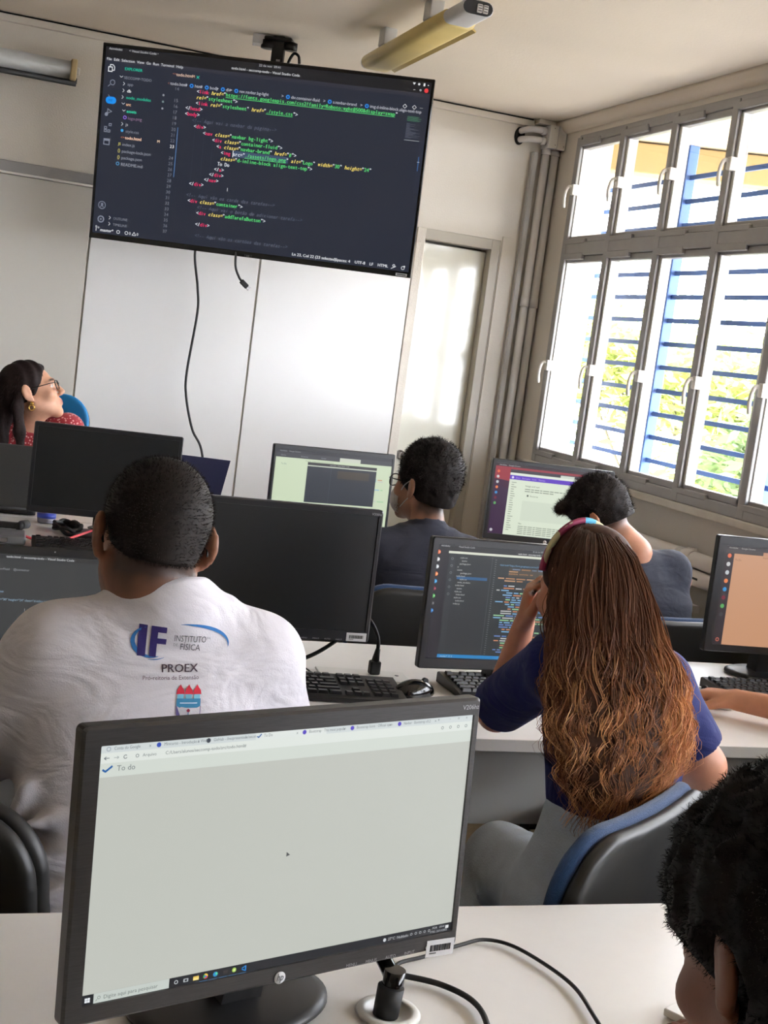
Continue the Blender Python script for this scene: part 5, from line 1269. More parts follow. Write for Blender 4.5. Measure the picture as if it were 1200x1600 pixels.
# ================================================================== CHAIRS
def chair_proto(loc, rz, label, fab, zb=0.68, wb=0.44, hb=0.36, tilt=0.12, sc=1.0):
    """y = the way the sitter faces; backrest centre at height zb"""
    t = empty('office_chair', loc, rz, label, 'chair', 'office chairs')
    def shell(off, th, grow, m_, name, yb):
        S = Sdf((-0.30, -0.12, -0.26), (0.30, 0.12, 0.26), 0.006)
        P = np.stack(np.meshgrid(*S.ax, indexing='ij'), -1)
        w, h, r = wb/2+grow, hb/2+grow, 0.10
        wz = w*(1-0.10*np.clip(-P[..., 2]/h, 0, 1)-0.05*np.clip(P[..., 2]/h, 0, 1))
        dx = np.abs(P[..., 0])-(wz-r); dz = np.abs(P[..., 2])-(h-r)
        d2 = np.hypot(np.maximum(dx, 0), np.maximum(dz, 0))+np.minimum(np.maximum(dx, dz), 0)-r
        yc = off+0.35*P[..., 0]**2+0.15*P[..., 2]**2
        dy = np.abs(P[..., 1]-yc)-th
        q = np.maximum(d2, dy); R_ = 0.012
        S.F = (np.hypot(np.maximum(d2+R_, 0), np.maximum(dy+R_, 0))+np.minimum(np.maximum(d2, dy)+R_, 0)-R_).astype(np.float32)
        o = S.build(name, m_, t); o.location = (0, yb, zb); o.rotation_euler = (tilt, 0, 0); return o
    bs = shell(-0.024, 0.014, 0.0, M['shell'], 'back_shell', -0.20); shell(0.002, 0.014, 0.003, fab, 'back_cushion', -0.20)
    for sx in (-0.05, 0.05):
        m = MB(); m.lathe([(0, 0), (0.006, 0), (0.005, 0.003), (0, 0.004)], M['steel'], (sx, -0.036, -hb*0.28), n=12, R=Matrix.Rotation(PI/2, 3, 'X')); m.build('screw', bs)
    S = Sdf((-0.28, -0.28, -0.05), (0.28, 0.28, 0.06), 0.007)
    S.loft([(-0.032, 0, 0, 0.21, 0.20, 0), (0.0, 0, 0, 0.225, 0.215, 0), (0.03, 0, 0, 0.205, 0.195, 0)], k=0, p=3.2); o = S.build('seat', fab, t, smooth_it=3); o.location = (0, 0.03, 0.435)
    m = MB(); m.tube(smooth_path([(0, 0.02, 0.385), (0, -0.18, 0.385), (0, -0.235, 0.45), (0, -0.238, 0.58)], 5), 0.022, M['leg'], 8, flat=0.5); m.build('back_bracket', t)
    m = MB(); m.cyl((0, 0.02, 0.13), (0, 0.02, 0.40), 0.024, M['leg'], 14); m.cyl((0, 0.02, 0.06), (0, 0.02, 0.24), 0.032, M['leg'], 14); m.build('gas_lift', t)
    for k in range(5):
        a = 2*PI*k/5+0.3; c, n_ = math.cos(a), math.sin(a)
        m = MB(); m.tube([(0.02*c, 0.02+0.02*n_, 0.10), (0.15*c, 0.02+0.15*n_, 0.085), (0.27*c, 0.02+0.27*n_, 0.065)], [0.026, 0.022, 0.017], M['leg'], 8, flat=0.7); lg = m.build('leg', t)
        m = MB(); m.cyl((0.27*c-0.012*n_, 0.02+0.27*n_+0.012*c, 0.026), (0.27*c+0.012*n_, 0.02+0.27*n_-0.012*c, 0.026), 0.025, M['rubber'], 14); m.build('caster', lg)
    return t

# ================================================================== PEOPLE
def person(loc, label): return empty('person', loc, label=label, cat='person')
def hair_cap(S, fr, t=0.012, low=-0.06, noise=None, top=0.0, side=0.0, nape=0.0, lobes=True):
    """cap that follows the skull, cut at the hairline, with openings for the face and the ears"""
    S.ell(fr.p((0, -0.018, 0.035+top*0.5)), (np.array((0.073+side, 0.092, 0.083+top*0.5))+t)*fr.s, fr.R, 0.0, noise=noise)
    S.ell(fr.p((0, -0.052, -0.030)), (np.array((0.048+nape, 0.046, 0.062))+t*0.6)*fr.s, fr.R, 0.03, noise=noise)
    S.cut(fr.p((0, -0.05, low)), fr.R @ np.array((0, 0.15, -1.0)))
    S.ell(fr.p((0, 0.120, -0.045)), np.array((0.095, 0.080, 0.110))*fr.s, fr.R, 0.01, 'sub')
    for sx in (-1, 1):
        S.ell(fr.p((sx*0.094, 0.000, -0.006)), np.array((0.026, 0.021, 0.036))*fr.s, fr.R, 0.006, 'sub')
        if lobes: S.ell(fr.p((sx*0.088, 0.034, -0.066)), np.array((0.034, 0.036, 0.046))*fr.s, fr.R, 0.012, 'sub')
def folds(S, lst, k=0.02):
    for a, b, r in lst: S.cone(a, b, r, r*0.5, k)
def tshirt_mat(name, c, wr=0.32, ws=8):
    """cotton with soft broad wrinkles and a fine weave"""
    m_ = mat(name, c, 0.85, noise=0.04, nscale=40, bump=0.12, bscale=420, sheen=0.05)
    nt = m_.node_tree; b_ = nt.nodes['Principled BSDF']; fine = b_.inputs['Normal'].links[0].from_node
    tc = nt.nodes.new('ShaderNodeTexCoord'); mp = nt.nodes.new('ShaderNodeMapping'); mp.inputs['Scale'].default_value = (0.8, 1, 1.7); mp.inputs['Rotation'].default_value = (0, 0.5, 0)
    n = nt.nodes.new('ShaderNodeTexNoise'); n.inputs['Scale'].default_value = ws; n.inputs['Detail'].default_value = 2.5; n.inputs['Distortion'].default_value = 1.6
    nt.links.new(tc.outputs['Object'], mp.inputs['Vector']); nt.links.new(mp.outputs['Vector'], n.inputs['Vector'])
    bp = nt.nodes.new('ShaderNodeBump'); bp.inputs['Strength'].default_value = wr; bp.inputs['Distance'].default_value = 0.03
    nt.links.new(n.outputs['Fac'], bp.inputs['Height']); nt.links.new(fine.outputs['Normal'], bp.inputs['Normal']); nt.links.new(bp.outputs['Normal'], b_.inputs['Normal'])
    return m_
def legs(S, hipL, hipR, kneeL, kneeR, ankL, ankR, r=(0.085, 0.062, 0.048)):
    S.cone(hipL, hipR, 0.105, 0.105, 0.03)
    for h, k_, a in ((hipL, kneeL, ankL), (hipR, kneeR, ankR)): S.cone(h, k_, r[0], r[1], 0.03); S.cone(k_, a, r[1], r[2], 0.02, flat_b=True)
def shoes(par, loc, ankles, yaw):
    for a in ankles:
        S = Sdf(np.array(a)-(0.16, 0.16, 0.13), np.array(a)+(0.16, 0.16, 0.08), 0.008); f = np.array((-math.sin(yaw), math.cos(yaw), 0))
        p = np.array(a); p = np.array((p[0], p[1], 0.04)); S.cone(p-f*0.04, p+f*0.12, 0.040, 0.034, 0.02); S.cone(p, (a[0], a[1], a[2]), 0.042, 0.042, 0.02); S.cut((0, 0, 0.004), (0, 0, -1)); S.build('shoe', M['rubber'], par, loc)
Mx = {}
# ---------------------------------------------------------------- 1: white shirt, seen from behind
P1 = (0.36, 1.95, 0.0)
p1 = person(P1, 'person in a white printed t-shirt with short dark hair, seen from behind')
fr1 = Frame((0.328, 1.985, 1.160), rotm(rad(8), rad(-12), rad(5)), 1.03)
S = Sdf((-0.08, 1.62, 0.38), (0.75, 2.75, 1.36), 0.0062)
add_head(S, fr1, k=0.01, neck_to=(0.362, 1.935, 1.035), neck_r=0.060)
S.loft([(0.46, 0.30, 1.93, 0.15, 0.11, 0), (0.75, 0.32, 1.93, 0.155, 0.10, 0), (0.95, 0.345, 1.94, 0.17, 0.09, 0), (1.03, 0.36, 1.95, 0.13, 0.06, 0)], k=0.03)
arm(S, (0.185, 1.96, 0.98), (0.09, 2.05, 0.76), (0.17, 2.33, 0.78), (0.050, 0.042, 0.027)); arm(S, (0.525, 1.96, 0.98), (0.60, 2.06, 0.76), (0.45, 2.36, 0.79), (0.050, 0.042, 0.027))
hand(S, (0.17, 2.34, 0.775), (0.1, 1, -0.12), (0, 0, -1), 1, 0.45); hand(S, (0.45, 2.36, 0.785), (-0.2, 1, -0.12), (0, 0, -1), -1, 0.45)
S.build('body', M['skin'], p1, P1, 1, color=skin_color(fr1, (136, 92, 70), stubble=0.6, fade=((38, 30, 27), -0.098)))
S = Sdf((0.18, 1.80, 1.02), (0.50, 2.16, 1.36), 0.0045)
hair_cap(S, fr1, 0.0045, low=-0.034, nape=-0.004, lobes=False)
h1 = lambda V: np.tile(np.array(lin((34, 28, 25))), (len(V), 1))*(1+0.25*vnoise(V, 60)[:, None])
V_, Q_ = S.verts_faces(); fz = fuzz(V_, Q_, 9000, 0.006, 0.00035, (0, -0.2, 0.3, 0.25), 1, 0.35)
S.build('hair', M['hair'], p1, P1, 2, color=h1, extra=fz)
glasses(fr1, p1, P1)
# shirt
S = Sdf((-0.12, 1.66, 0.44), (0.78, 2.30, 1.16), 0.0062)
wr = lambda P: 0.0022*np.sin(40*P[..., 2]+9*P[..., 0]+3*np.sin(14*P[..., 0]))*np.clip((0.86-P[..., 2])/0.2, 0, 1)
S.loft([(0.50, 0.235, 1.90, 0.085, 0.12, 0), (0.60, 0.285, 1.92, 0.130, 0.128, 0), (0.72, 0.315, 1.93, 0.158, 0.118, 0), (0.82, 0.330, 1.935, 0.172, 0.112, 0), (0.92, 0.340, 1.94, 0.188, 0.108, 0), (1.00, 0.350, 1.95, 0.185, 0.095, 0), (1.045, 0.356, 1.955, 0.130, 0.075, 0), (1.070, 0.362, 1.96, 0.080, 0.065, 0)], k=0.03, noise=wr)
S.cone((0.36, 1.945, 1.055), (0.200, 1.955, 0.992), 0.050, 0.058, 0.05); S.cone((0.36, 1.945, 1.055), (0.508, 1.955, 0.998), 0.050, 0.058, 0.05)
S.cone((0.200, 1.955, 0.985), (0.085, 2.02, 0.80), 0.066, 0.068, 0.04, flat_b=True); S.cone((0.508, 1.955, 0.985), (0.590, 2.03, 0.80), 0.066, 0.066, 0.04, flat_b=True)
S.cone((0.362, 1.94, 1.05), (0.352, 1.955, 1.092), 0.072, 0.064, 0.03, flat_b=True)
folds(S, [
          ((0.17, 1.84, 0.755), (0.30, 1.816, 0.79), 0.006), ((0.175, 1.83, 0.70), (0.33, 1.806, 0.76), 0.006), ((0.19, 1.81, 0.655), (0.32, 1.80, 0.715), 0.006), ((0.19, 1.80, 0.62), (0.27, 1.79, 0.625), 0.007),
          ((0.15, 1.885, 0.74), (0.165, 1.87, 0.80), 0.008)], 0.03)
S.ell((0.350, 1.985, 1.135), (0.0665, 0.066, 0.062), None, 0.008, 'sub')
M['shirt_white'] = tshirt_mat('white_cotton', (214, 210, 216))
sh1 = S.build('shirt', M['shirt_white'], p1, P1, 2)
m = MB(); R_ = []
for i in range(28):
    a = 2*PI*i/28; R_.append((0.351+0.070*math.cos(a)-P1[0], 1.975+0.068*math.sin(a)-P1[1], 1.082+0.018*math.sin(a)))
m.tube(R_, 0.0050, M['shirt_white'], 8, closed=True, flat=1.5); m.build('collar', p1)
# flat print pressed onto the back of the shirt
bvh = BVHTree.FromPolygons([Vector(v) for v in S.V], [tuple(q) for q in S.Q])
def shirt_print(name, parts, org, rot=0.0):
    """parts: (verts2d, faces, rgb) in metres around org (x, z); projected along +y onto the cloth"""
    V = []; F = []; C = []; c, n = math.cos(rot), math.sin(rot)
    for lay, (vs, fs, col) in enumerate(parts):
        b_ = bmesh.new(); L = [b_.verts.new((x, 0, z)) for x, z in vs]
        for f in fs:
            try: b_.faces.new([L[i] for i in f])
            except ValueError: pass
        bmesh.ops.triangulate(b_, faces=b_.faces[:])
        for _ in range(2):
            long_ = [e for e in b_.edges if e.calc_length() > 0.006]
            if long_: bmesh.ops.subdivide_edges(b_, edges=long_, cuts=1)
        bmesh.ops.triangulate(b_, faces=b_.faces[:]); b_.verts.ensure_lookup_table(); k = len(V)
        b_.verts.index_update()
        for v in b_.verts:
            X, Z = org[0]+v.co.x*c-v.co.z*n, org[1]+v.co.x*n+v.co.z*c
            h = bvh.ray_cast(Vector((X, 1.5, Z)), Vector((0, 1, 0)))
            y = h[0].y if h[0] is not None else 1.85
            V.append((X-P1[0], y-0.0011-lay*0.00005-P1[1], Z))
        for f in b_.faces: F.append(tuple(k+v.index for v in f.verts)); C.append(lin(col))
        b_.free()
    me = bpy.data.meshes.new(name); me.from_pydata(V, [], F); ca = me.color_attributes.new('tint', 'FLOAT_COLOR', 'CORNER'); d = []
    for f, q in zip(F, C): d += [q[0], q[1], q[2], 1.0]*3
    ca.data.foreach_set('color', d)
    if 'print' not in M: M['print'] = mat('shirt_print_ink', (40, 40, 60), 0.8, attr=True)
    me.materials.append(M['print']); return new_obj(name, me, sh1)
def pt_text(tx, x, z, size, col, sq=1.0, al='l', bold=0):
    vs, fs, w = text_mesh(tx); off = {'l': 0, 'c': -w*size*sq/2, 'r': -w*size*sq}[al]; out = [([(x+off+a*size*sq, z+b_*size) for a, b_ in vs], fs, col)]
    for i in range(bold): out.append(([(x+off+a*size*sq+0.0006*(i+1), z+b_*size) for a, b_ in vs], fs, col))
    return out
def pt_rect(x0, z0, x1, z1, col): return [([(x0, z0), (x1, z0), (x1, z1), (x0, z1)], [(0, 1, 2, 3)], col)]
def pt_poly(p, col): return [(p, [tuple(range(len(p)))], col)]
def pt_arc(cx, cz, rx, rz, a0, a1, t0, t1, col, n=14):
    o = []; i_ = []
    for i in range(n+1):
        q = a0+(a1-a0)*i/n; t = (t0+(t1-t0)*math.sin(PI*i/n)); o.append((cx+rx*math.cos(q), cz+rz*math.sin(q))); i_.append((cx+(rx-t)*math.cos(q), cz+(rz-t)*math.sin(q)))
    return [(o+i_, [(k, k+1, n+1+k+1, n+1+k) for k in range(n)], col)]
NV, BL = (46, 34, 104), (40, 110, 176)
pr = pt_arc(-0.033, -0.002, 0.028, 0.022, rad(105), rad(300), 0.0006, 0.0065, BL)
pr += pt_rect(-0.0545+0.004, -0.022, -0.0425+0.004, 0.022, NV)+pt_rect(-0.036+0.003, -0.022, -0.026+0.003, 0.022, NV)+pt_rect(-0.028+0.003, 0.0135, -0.014+0.003, 0.022, NV)+pt_rect(-0.028+0.003, -0.003, -0.013+0.003, 0.005, NV)
pr += pt_arc(-0.030, -0.006, 0.030, 0.0205, rad(262), rad(310), 0.0005, 0.0012, BL)
pr += pt_text('INSTITUTO', 0.0005, 0.0035, 0.0132, (60, 60, 66), 0.74, bold=0)+pt_text('DE', 0.0005, -0.004, 0.006, (110, 110, 116), 0.9)+pt_text('FÍSICA', 0.0105, -0.0085, 0.0132, (60, 60, 66), 0.84)
pr += pt_text('UFAL', 0.0485, 0.0085, 0.0042, (140, 140, 150), 0.9)
pr += pt_arc(0.028, 0.004, 0.058, 0.026, rad(110), rad(-12), 0.0004, 0.0052, BL, 20)
shirt_print('institute_print', pr, (0.3545, 1.0285), rad(-1.5))
pr = pt_text('PROEX', 0.028, 0.006, 0.0165, (70, 52, 66), 1.05, 'r', 1)+pt_text('Pró-reitoria de Extensão', 0.030, -0.0045, 0.0085, (92, 70, 84), 0.98, 'r', 0)
shirt_print('department_print', pr, (0.3665, 0.982), rad(3))
RD, LB, DB = (206, 40, 64), (120, 190, 214), (54, 130, 172)
pr = []
for k in (-0.0125, 0, 0.0125): pr += pt_poly([(k-0.0062, 0.0165), (k+0.0062, 0.0165), (k+0.0052, 0.0225), (k+0.001, 0.0275), (k, 0.0305), (k-0.001, 0.0275), (k-0.0052, 0.0225)], RD)+pt_rect(k-0.0045, 0.0105, k+0.0045, 0.0165, LB)
pr += pt_rect(-0.018, 0.0, 0.018, 0.0105, DB)+pt_rect(-0.013, 0.0035, 0.013, 0.0048, (220, 232, 240))
pr += pt_poly([(-0.018, 0.0), (-0.013, -0.0025), (-0.009, 0.0), (-0.004, -0.0025), (0, 0.0), (0.004, -0.0025), (0.009, 0.0), (0.013, -0.0025), (0.018, 0.0)], DB)
for sx in (-1, 1): pr += pt_poly([(sx*0.0185, 0.0), (sx*0.0175, 0.0), (sx*0.0170, -0.012), (sx*0.008, -0.022), (sx*0.008, -0.0232), (sx*0.0180, -0.0125)][::sx], (90, 80, 130))
pr += pt_poly([(-0.0028, -0.006), (0, -0.0035), (0.0028, -0.006), (0.0016, -0.0085), (-0.0016, -0.0085)], (150, 40, 70))+pt_rect(-0.0006, -0.019, 0.0006, -0.0085, DB)
pr += pt_poly([(-0.020, -0.024), (-0.019, -0.0185), (-0.0135, -0.018), (-0.012, -0.023), (-0.004, -0.0265), (0.004, -0.0265), (0.012, -0.023), (0.0135, -0.018), (0.019, -0.0185), (0.020, -0.024), (0.014, -0.0275), (0.004, -0.0305), (-0.004, -0.0305), (-0.014, -0.0275)], RD)
shirt_print('crest_print', pr, (0.3835, 0.941), rad(1))
# trousers, shoes
S = Sdf((0.02, 1.68, 0.02), (0.62, 2.62, 0.68), 0.010)
legs(S, (0.24, 1.93, 0.53), (0.38, 1.93, 0.53), (0.20, 2.36, 0.50), (0.46, 2.36, 0.50), (0.20, 2.42, 0.08), (0.46, 2.42, 0.08))
S.build('trousers', mat('dark_trousers', (26, 27, 30), 0.8, noise=0.1, nscale=60), p1, P1, 1); shoes(p1, P1, [(0.20, 2.42, 0.09), (0.46, 2.42, 0.09)], 0)

# ---------------------------------------------------------------- 2: long wavy hair, navy t-shirt
P2 = (1.22, 2.02, 0.0)
p2 = person(P2, 'person with very long wavy brown hair, headband and navy t-shirt')
fr2 = Frame((1.166, 2.150, 1.102), rotm(rad(14), rad(-20), rad(8)), 0.93)
S = Sdf((0.96, 1.72, 0.42), (1.60, 2.72, 1.30), 0.0062)
add_head(S, fr2, k=0.01, neck_to=(1.195, 2.085, 0.985), neck_r=0.046)
S.loft([(0.50, 1.20, 1.97, 0.15, 0.11, 0.2), (0.70, 1.19, 1.99, 0.105, 0.085, 0.2), (0.88, 1.19, 2.03, 0.110, 0.075, 0.2), (0.96, 1.19, 2.07, 0.09, 0.045, 0.2)], k=0.03)
arm(S, (1.110, 2.09, 0.970), (1.112, 2.33, 0.805), (1.122, 2.285, 0.995), (0.042, 0.036, 0.022))
arm(S, (1.305, 2.05, 0.955), (1.415, 2.04, 0.800), (1.37, 2.24, 0.69), (0.042, 0.040, 0.024))
hand(S, (1.122, 2.283, 0.998), (-0.02, -0.12, 1), (0.85, -0.50, 0.0), -1, 0.95, 0.92, 0.05); hand(S, (1.37, 2.25, 0.685), (-0.6, 0.8, -0.1), (0, 0, -1), 1, 0.5, 0.9)
S.build('body', M['skin'], p2, P2, 1, color=skin_color(fr2, (196, 138, 110)))
S = Sdf((0.96, 1.78, 0.66), (1.56, 2.44, 1.10), 0.0062)
S.loft([(0.735, 1.185, 1.975, 0.104, 0.104, 0.2), (0.80, 1.190, 1.985, 0.122, 0.102, 0.2), (0.88, 1.193, 2.01, 0.138, 0.098, 0.2), (0.95, 1.195, 2.05, 0.138, 0.085, 0.2), (0.995, 1.195, 2.07, 0.110, 0.062, 0.2), (1.018, 1.195, 2.08, 0.070, 0.050, 0.2)], k=0.03)
S.cone((1.16, 2.08, 0.99), (1.110, 2.095, 0.970), 0.042, 0.050, 0.04); S.cone((1.23, 2.07, 0.985), (1.300, 2.055, 0.960), 0.042, 0.052, 0.04)
S.cone((1.110, 2.10, 0.965), (1.108, 2.31, 0.825), 0.062, 0.058, 0.03, flat_b=True); S.cone((1.300, 2.055, 0.955), (1.392, 2.035, 0.835), 0.058, 0.054, 0.03, flat_b=True)
folds(S, [((1.33, 1.985, 0.90), (1.31, 1.955, 0.80), 0.005), ((1.07, 1.94, 0.84), (1.09, 1.91, 0.77), 0.005), ((1.075, 2.16, 0.90), (1.10, 2.06, 0.89), 0.005)], 0.025)
S.ell((1.190, 2.10, 1.050), (0.055, 0.055, 0.052), None, 0.01, 'sub')
S.build('shirt', tshirt_mat('navy_cotton', (13, 26, 92)), p2, P2, 2)
S = Sdf((0.86, 1.74, 0.02), (1.62, 2.66, 0.80), 0.0085)
nz = lambda P: 0.0015*vnoise(P, 45)
S.loft([(0.46, 1.19, 1.98, 0.17, 0.14, 0.3), (0.58, 1.19, 1.975, 0.160, 0.135, 0.3), (0.68, 1.19, 1.97, 0.125, 0.115, 0.3), (0.755, 1.188, 1.97, 0.108, 0.104, 0.3)], k=0.03)
S.cone((1.15, 2.00, 0.545), (1.150, 2.290, 0.510), 0.098, 0.074, 0.04, noise=nz); S.cone((1.150, 2.290, 0.510), (1.08, 2.21, 0.10), 0.070, 0.050, 0.015, flat_b=True, noise=nz)
S.cone((1.27, 2.05, 0.535), (1.38, 2.44, 0.50), 0.092, 0.068, 0.04, noise=nz); S.cone((1.38, 2.44, 0.50), (1.40, 2.50, 0.10), 0.066, 0.050, 0.02, flat_b=True)
folds(S, [((1.08, 2.22, 0.47), (1.16, 2.20, 0.44), 0.006), ((1.09, 2.19, 0.545), (1.17, 2.08, 0.62), 0.006), ((1.09, 2.05, 0.58), (1.11, 1.96, 0.65), 0.006)], 0.025)
M['jeans'] = mat('faded_jeans', (188, 202, 214), 0.85, noise=0.16, nscale=14, bump=0.2, bscale=300)
S.build('jeans', M['jeans'], p2, P2, 2); shoes(p2, P2, [(1.08, 2.21, 0.10), (1.40, 2.50, 0.10)], 0.3)
# headband
m = MB(); R_ = []
for i in range(30):
    a = -0.02+(PI+0.04)*i/29; q = fr2.p((0.090*math.cos(a), 0.020-0.030*math.sin(a), 0.028+0.1075*math.sin(a))); R_.append(Vector(q)-Vector(P2))
def band_mat():
    m_ = mat('patterned_headband', (170, 90, 110), 0.7); nt = m_.node_tree; b_ = nt.nodes['Principled BSDF']
    tc = nt.nodes.new('ShaderNodeTexCoord'); v = nt.nodes.new('ShaderNodeTexVoronoi'); v.inputs['Scale'].default_value = 38; nt.links.new(tc.outputs['Object'], v.inputs['Vector'])
    r = nt.nodes.new('ShaderNodeValToRGB'); r.color_ramp.interpolation = 'CONSTANT'; e = r.color_ramp.elements
    e[0].color = (*lin((150, 48, 84)), 1); e[1].position = 0.30; e[1].color = (*lin((196, 190, 150)), 1)
    for p_, c in ((0.5, (92, 180, 214)), (0.66, (186, 176, 148)), (0.82, (120, 36, 66))): x = e.new(p_); x.color = (*lin(c), 1)
    sp = nt.nodes.new('ShaderNodeSeparateColor'); nt.links.new(v.outputs['Color'], sp.inputs[0]); nt.links.new(sp.outputs[0], r.inputs[0]); nt.links.new(r.outputs[0], b_.inputs['Base Color'])
    return m_
M['band'] = band_mat()
# long hair: dark inner mass and wavy locks, each lock a bundle of strands
hc = [  # t, centre x, y, z, half width, half depth
    (0.00, 1.172, 2.165, 1.224, 0.010, 0.012), (0.05, 1.170, 2.150, 1.214, 0.034, 0.052), (0.11, 1.168, 2.130, 1.183, 0.060, 0.088), (0.18, 1.162, 2.095, 1.128, 0.080, 0.102), (0.27, 1.160, 2.045, 1.062, 0.098, 0.090),
    (0.42, 1.162, 1.985, 0.980, 0.122, 0.078), (0.57, 1.156, 1.935, 0.915, 0.130, 0.066), (0.70, 1.148, 1.905, 0.862, 0.116, 0.056), (0.84, 1.130, 1.885, 0.808, 0.084, 0.048), (1.0, 1.109, 1.870, 0.735, 0.045, 0.038)]
HC = np.array(hc)
def hcore(t): return [np.interp(t, HC[:, 0], HC[:, i]) for i in range(1, 6)]
S = Sdf((0.95, 1.78, 0.70), (1.42, 2.30, 1.30), 0.0065)
for i in range(30):
    x, y, z, a, b_ = hcore(0.16+0.68*i/29); S.ell((x, y, z), (a*0.84, b_*0.80, 0.035), None, 0.03)
S.ell(fr2.p((0, -0.018, 0.035)), np.array((0.078, 0.097, 0.088)), fr2.R, 0.02)
S.ell(fr2.p((0, 0.125, -0.05)), np.array((0.08, 0.075, 0.11)), fr2.R, 0.01, 'sub')
hcol = lambda V: np.tile(np.array(lin((70, 47, 36))), (len(V), 1))
hair2 = S.build('hair', M['hair'], p2, P2, 2, color=hcol)
rg = np.random.default_rng(4)
V = []; F = []; C = []
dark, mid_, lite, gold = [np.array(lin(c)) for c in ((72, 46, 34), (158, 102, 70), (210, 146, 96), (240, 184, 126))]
NL, NS, SEG = 170, 16, 34
for l in range(NL):
    th = rg.uniform(-PI*0.98, PI*0.02) if l < NL*0.9 else rg.uniform(-PI, PI); rho = rg.uniform(0.86, 1.06); Tend = rg.uniform(0.66, 1.0) if rg.random() < 0.75 else rg.uniform(0.5, 0.8)
    f1, f2 = rg.uniform(3.6, 6.5), rg.uniform(3.6, 6.5); ph1, ph2 = rg.uniform(0, 6.28), rg.uniform(0, 6.28); amp = rg.uniform(0.005, 0.012); tw = rg.normal(0, 0.18)
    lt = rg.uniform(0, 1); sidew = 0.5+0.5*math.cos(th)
    for s_i in range(NS):
        ox, oy, op_ = rg.normal(0, 0.0062), rg.normal(0, 0.0042), rg.normal(0, 0.25); ts = rg.uniform(0.0, 0.03); te = Tend*rg.uniform(0.88, 1.06); stray = rg.random() < 0.10
        wd = rg.uniform(0.0008, 0.0016)*(0.55 if stray else 1); am = amp*(2.0 if stray else 1)*rg.uniform(0.8, 1.2); tone = np.clip(rg.normal(0.10+0.55*lt, 0.14), 0, 1)
        k0 = len(V)
        for j in range(SEG+1):
            t = ts+(te-ts)*j/SEG; x, y, z, a, b_ = hcore(t); grow = min(1, t*2.6)
            tt = th+tw*t; cx, sy = math.cos(tt), math.sin(tt)
            wv = am*grow*(0.6+0.9*t)*math.sin(f1*2*PI*t+ph1+op_); wy = am*grow*0.8*math.sin(f2*2*PI*t+ph2+op_); spread = (0.35+0.65*grow)*(1+(1.0 if t > 0.85 else 0)*(t-0.85)*3)
            px = x+a*rho*cx+wv+ox*spread; py = y+b_*rho*sy+wy*0.8-0.002+oy*spread; pz = z+0.006*math.sin(5*t+ph2)*grow
            w_ = wd*(1-0.75*(j/SEG)**3)
            V.append((px-w_, py, pz)); V.append((px+w_*0.3, py-w_*1.1, pz)); V.append((px+w_, py+w_*0.4, pz))
            g_ = np.clip((t-0.04)*1.9, 0, 1)*np.clip(0.42+tone*1.1+0.34*cx, 0, 1.25)  # root-to-tip tone, plus painted window backlight brightening the right side
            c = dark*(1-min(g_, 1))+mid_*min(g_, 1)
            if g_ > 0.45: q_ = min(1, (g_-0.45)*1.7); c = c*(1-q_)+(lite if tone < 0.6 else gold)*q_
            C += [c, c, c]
        for j in range(SEG):
            b0 = k0+3*j
            for e in range(3): F.append((b0+e, b0+(e+1) % 3, b0+3+(e+1) % 3, b0+3+e))
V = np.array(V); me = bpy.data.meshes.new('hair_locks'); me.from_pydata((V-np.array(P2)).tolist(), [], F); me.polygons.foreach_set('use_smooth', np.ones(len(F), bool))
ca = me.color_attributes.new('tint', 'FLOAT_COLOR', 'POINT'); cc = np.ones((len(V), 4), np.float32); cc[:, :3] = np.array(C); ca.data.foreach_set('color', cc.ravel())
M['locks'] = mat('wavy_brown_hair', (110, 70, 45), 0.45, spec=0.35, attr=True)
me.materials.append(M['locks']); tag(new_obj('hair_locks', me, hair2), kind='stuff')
m.tube(R_, 0.0145, M['band'], 8, flat=0.45); m.build('headband', p2)

# ---------------------------------------------------------------- 3: masked student in dark shirt
P3 = (1.43, 3.72, 0.0)
p3 = person(P3, 'person in a dark t-shirt with glasses and face mask, seen from behind')
fr3 = Frame((1.448, 3.775, 1.098), rotm(rad(33), rad(3), rad(-2)), 1.0)
S = Sdf((1.10, 3.45, 0.40), (1.80, 4.35, 1.30), 0.0075)
add_head(S, fr3, k=0.01, neck_to=(1.455, 3.73, 0.975), neck_r=0.053)
S.loft([(0.46, 1.45, 3.70, 0.15, 0.11, 0), (0.75, 1.45, 3.70, 0.15, 0.10, 0), (0.88, 1.45, 3.71, 0.14, 0.075, 0), (0.94, 1.45, 3.72, 0.09, 0.045, 0)], k=0.03)
arm(S, (1.29, 3.72, 0.885), (1.23, 3.82, 0.72), (1.30, 4.06, 0.775)); arm(S, (1.61, 3.72, 0.885), (1.67, 3.82, 0.72), (1.56, 4.06, 0.775))
hand(S, (1.30, 4.07, 0.77), (0.1, 1, -0.1), (0, 0, -1), 1, 0.4); hand(S, (1.56, 4.07, 0.77), (-0.1, 1, -0.1), (0, 0, -1), -1, 0.4)
S.build('body', M['skin'], p3, P3, 1, color=skin_color(fr3, (164, 116, 92), stubble=0.7, fade=((32, 26, 24), -0.108)))
S = Sdf((1.28, 3.58, 1.00), (1.60, 3.95, 1.34), 0.0045); cn = lambda P: 0.003*vnoise(P, 70)+0.0015*vnoise(P, 150, 3)
hair_cap(S, fr3, 0.014, low=-0.045, noise=cn, top=0.022, side=0.004)
V_, Q_ = S.verts_faces(); fz = fuzz(V_, Q_, 7000, 0.010, 0.0006, (0, 0, 0.5, 0.2), 2, 0.5, keep=lambda v: fr3.inv(v)[:, 2] > 0.0)
S.build('hair', M['hair'], p3, P3, 1, color=lambda V: np.tile(np.array(lin((30, 25, 23))), (len(V), 1)), extra=fz)
glasses(fr3, p3, P3)
